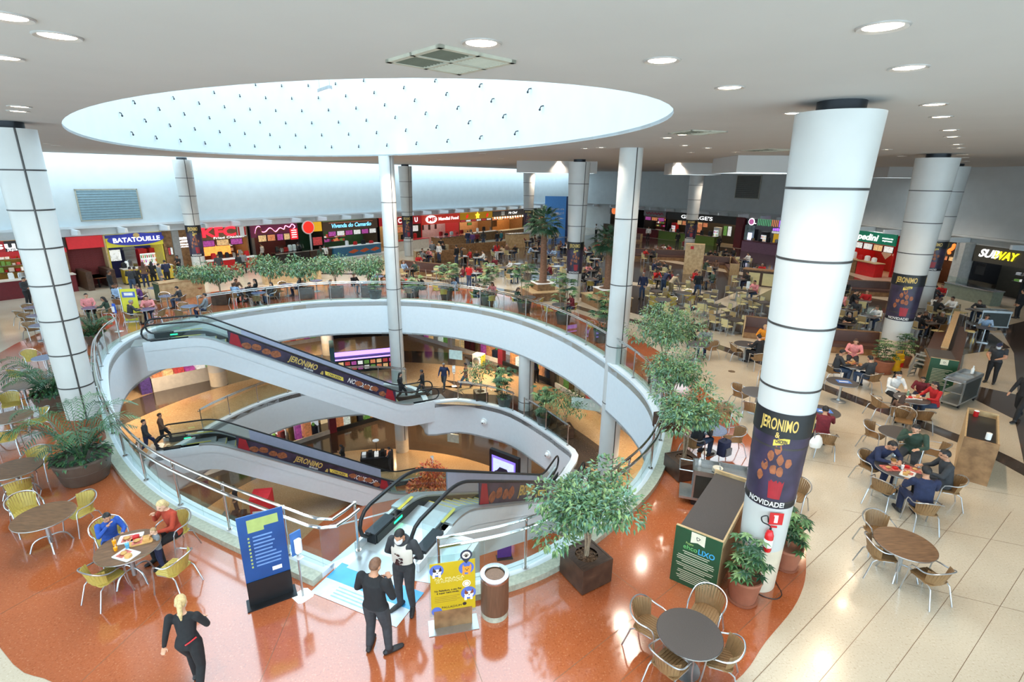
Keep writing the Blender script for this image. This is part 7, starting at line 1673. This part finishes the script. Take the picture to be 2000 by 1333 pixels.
o = thing('kiosk', 'sweet stall with coloured boxes on the level below at the left', 'kiosk', fl(365, 748, L1), .75); MB().box(-1.9, 1.9, -.5, .5, 0, .9).build('counter', tile, o)
for k in range(6): MB().box(-1.8+.6*k, -1.3+.6*k, -.45, .45, .9, 1.1+.1*(k % 3)).build('sweet_tray', food[k], o)
MB().box(-2.5, -1.95, -.5, .5, 0, 1.2).build('rack', R('purple_rack', 80, 60, 130, var=.5, scale=8), o); MB().box(1.0, 1.9, -.3, .3, 1.1, 1.7).build('toy_display', food[3], o)
o = thing('kiosk', 'coffee cart with a red and pink panel on the lowest floor', 'kiosk', fl(545, 1020, L2)+Vector((-.6, -1.2, 0)), .2); MB().box(-1.6, -.2, -.5, .5, 0, 1.1).build('counter', darkm, o); MB().box(-1.6, -.2, -.55, -.5, 1.1, 1.5).build('glass_case', glass, o); MB().box(.0, .9, -.5, .5, 0, 2.5).build('panel_box', R('cart_red', 200, 30, 40), o); MB().box(.1, .8, -.512, -.501, 1.68, 1.82).build('name_strip', whitep, o); disc(o, R('cart_pink', 226, 190, 200), .45, 1.0, .36, -.505); MB().box(.1, .8, -.51, -.501, .15, .5).build('print', R('cart_pink', 226, 190, 200), o)
for k in range(3): MB().rbox(-1.5+.4*k, -1.2+.4*k, -.1, .3, 1.1, 1.5, .04).build('coffee_machine', (steel, darkm, black)[k], o)
o = thing('kiosk', 'small dark display cart on the lowest floor by the column', 'kiosk', fl(738, 915, L2), .2); MB().box(-1.0, 1.0, -.5, .5, 0, 1.0).build('counter', darkm, o)
for k in range(5): MB().rbox(-.9+.38*k, -.65+.38*k, -.3, .1, 1.0, 1.2+.12*(k % 2), .03).build('goods', (whitep, black, food[4], black, food[0])[k], o)
MB().cyl((0, 0, 1.0), (0, 0, 1.9), .02, n=8).build('pole', darkm, o); MB().lathe([(.001, 0), (.2, .02), (.2, .06), (.001, .08)], 20).build('clock', whitep, o).location = (0, -.1, 2.0)
o = thing('digital_screen', 'large framed screen showing a dark car on violet, lowest floor', 'screen', fl(985, 985, L2), -.62); MB().box(-1.0, 1.0, -.12, .12, 0, 3.3).build('frame', darkm, o); MB().box(-.82, .82, -.13, -.121, .7, 3.0).build('display', R('screen_violet', 120, 100, 230, emit=1.0), o); MB().box(-.72, .72, -.135, -.131, .8, 2.85).build('display', R('screen_pale', 170, 180, 240, emit=1.0), o)
mm = MB(); mm.add([(-.6, -.138, 1.75), (.6, -.138, 1.75), (.62, -.138, 2.05), (.4, -.138, 2.15), (.25, -.138, 2.4), (-.25, -.138, 2.4), (-.45, -.138, 2.13), (-.62, -.138, 2.03)], [tuple(range(8))]); mm.build('car_picture', R('screen_car', 40, 36, 60), o, smooth=False)
for px, py, z0, lb, wd in ((890, 692, -2.1, 'small hanging white sign on the level below', .9), (1145, 788, -2.1, 'hanging sign with pale words under the right slab edge', 1.5), (885, 855, L1-2.1, 'small hanging white sign on the lowest floor', .8)):
    p = fl(px, py, z0-1.2); o = thing('hanging_sign', lb, 'sign', (p.x, p.y, z0), -.3); MB().box(-wd/2, wd/2, -.03, .03, -1.55, -.95).build('board', R('sign_pale_green', 206, 222, 214), o)
    for sx in (-1, 1): MB().cyl((sx*wd*.35, 0, -.95), (sx*wd*.35, 0, 0), .008, n=5).build('wire', alu, o)
    if wd > 1: lettering('PISO L2', .24, whitep, o, (0, -.035, -1.25), wd*.6, extrude=.003)
for px, py, z, lb in ((927, 842, L1-1.0, 'round white camera on the lower slab edge, left one'), (1045, 895, L1-1.0, 'round white camera on the lower slab edge, near the escalator foot')):
    i = near(*((fl(px, py, z)).xy), HOLE1); p = HOLE1[i]; nrm = (Vector((-6, 20))-p).normalized(); o = thing('ceiling_camera', lb, 'camera', (p.x+nrm.x*.01, p.y+nrm.y*.01, z), math.atan2(nrm.y, nrm.x)); MB().cyl((0, 0, 0), (.08, 0, 0), .2, n=20).build('mount', whitep, o); MB().ball((.1, 0, 0), .13, 14, 9).build('dome', whitep, o); MB().ball((.2, 0, -.03), .05, 10, 6).build('lens', black, o)
for px, py, z in ((935, 700, L1),):
    o = thing('washing_machine', 'white washing machine in the shop window of the level below', 'appliance', fl(px, py+16, z), -.5); MB().rbox(-.35, .35, -.33, .33, 0, .95, .04).build('body', whitep, o); MB().cyl((0, -.335, .5), (0, -.345, .5), .24, n=24).build('door', black, o); MB().cyl((0, -.34, .5), (0, -.355, .5), .27, .25, n=24).build('door_ring', alu, o); MB().box(.36, .38, -.3, .3, .1, .9).build('yellow_tag', yel, o)
o = thing('autumn_display', 'orange autumn leaf display beside the foot of the lower escalator', 'plant', fl(838, 985, L2)); aut = [R('leaf_autumn_%d' % i, *c, rough=.5, var=.3) for i, c in enumerate(((206, 96, 40), (176, 60, 36), (222, 130, 60)))]
MB().rbox(-.9, .9, -.4, .4, 0, .5, .1).build('trough', wooddk, o); foliage('foliage', o, [((-.4, 0, 1.0), (.9, .6, .6), 700), ((.5, 0, 1.5), (.9, .6, .9), 700), ((.1, 0, 2.3), (.7, .5, .5), 300)], .18, .1, aut, 5)['kind'] = 'stuff'
for k in range(3): MB().tube([(-.4+.4*k, 0, .4), (-.4+.4*k, .1, 1.2), (-.2+.3*k, 0, 2.2)], .02, 5).build('stem', bark, o)
o = thing('purple_totem', 'purple information board on the lowest floor right of the near escalator', 'sign', fl(985, 1090, L2), .2); MB().box(-.4, .4, -.2, .2, 0, .05).build('foot_plate', black, o); MB().box(-.35, .35, -.03, .03, .05, 1.6).build('panel', R('purple_print', 90, 60, 170), o); MB().box(-.2, .2, -.035, -.031, 1.0, 1.3).build('print', whitep, o)
for o in PROTOS:
    for c in list(o.children): bpy.data.objects.remove(c)
    bpy.data.objects.remove(o)
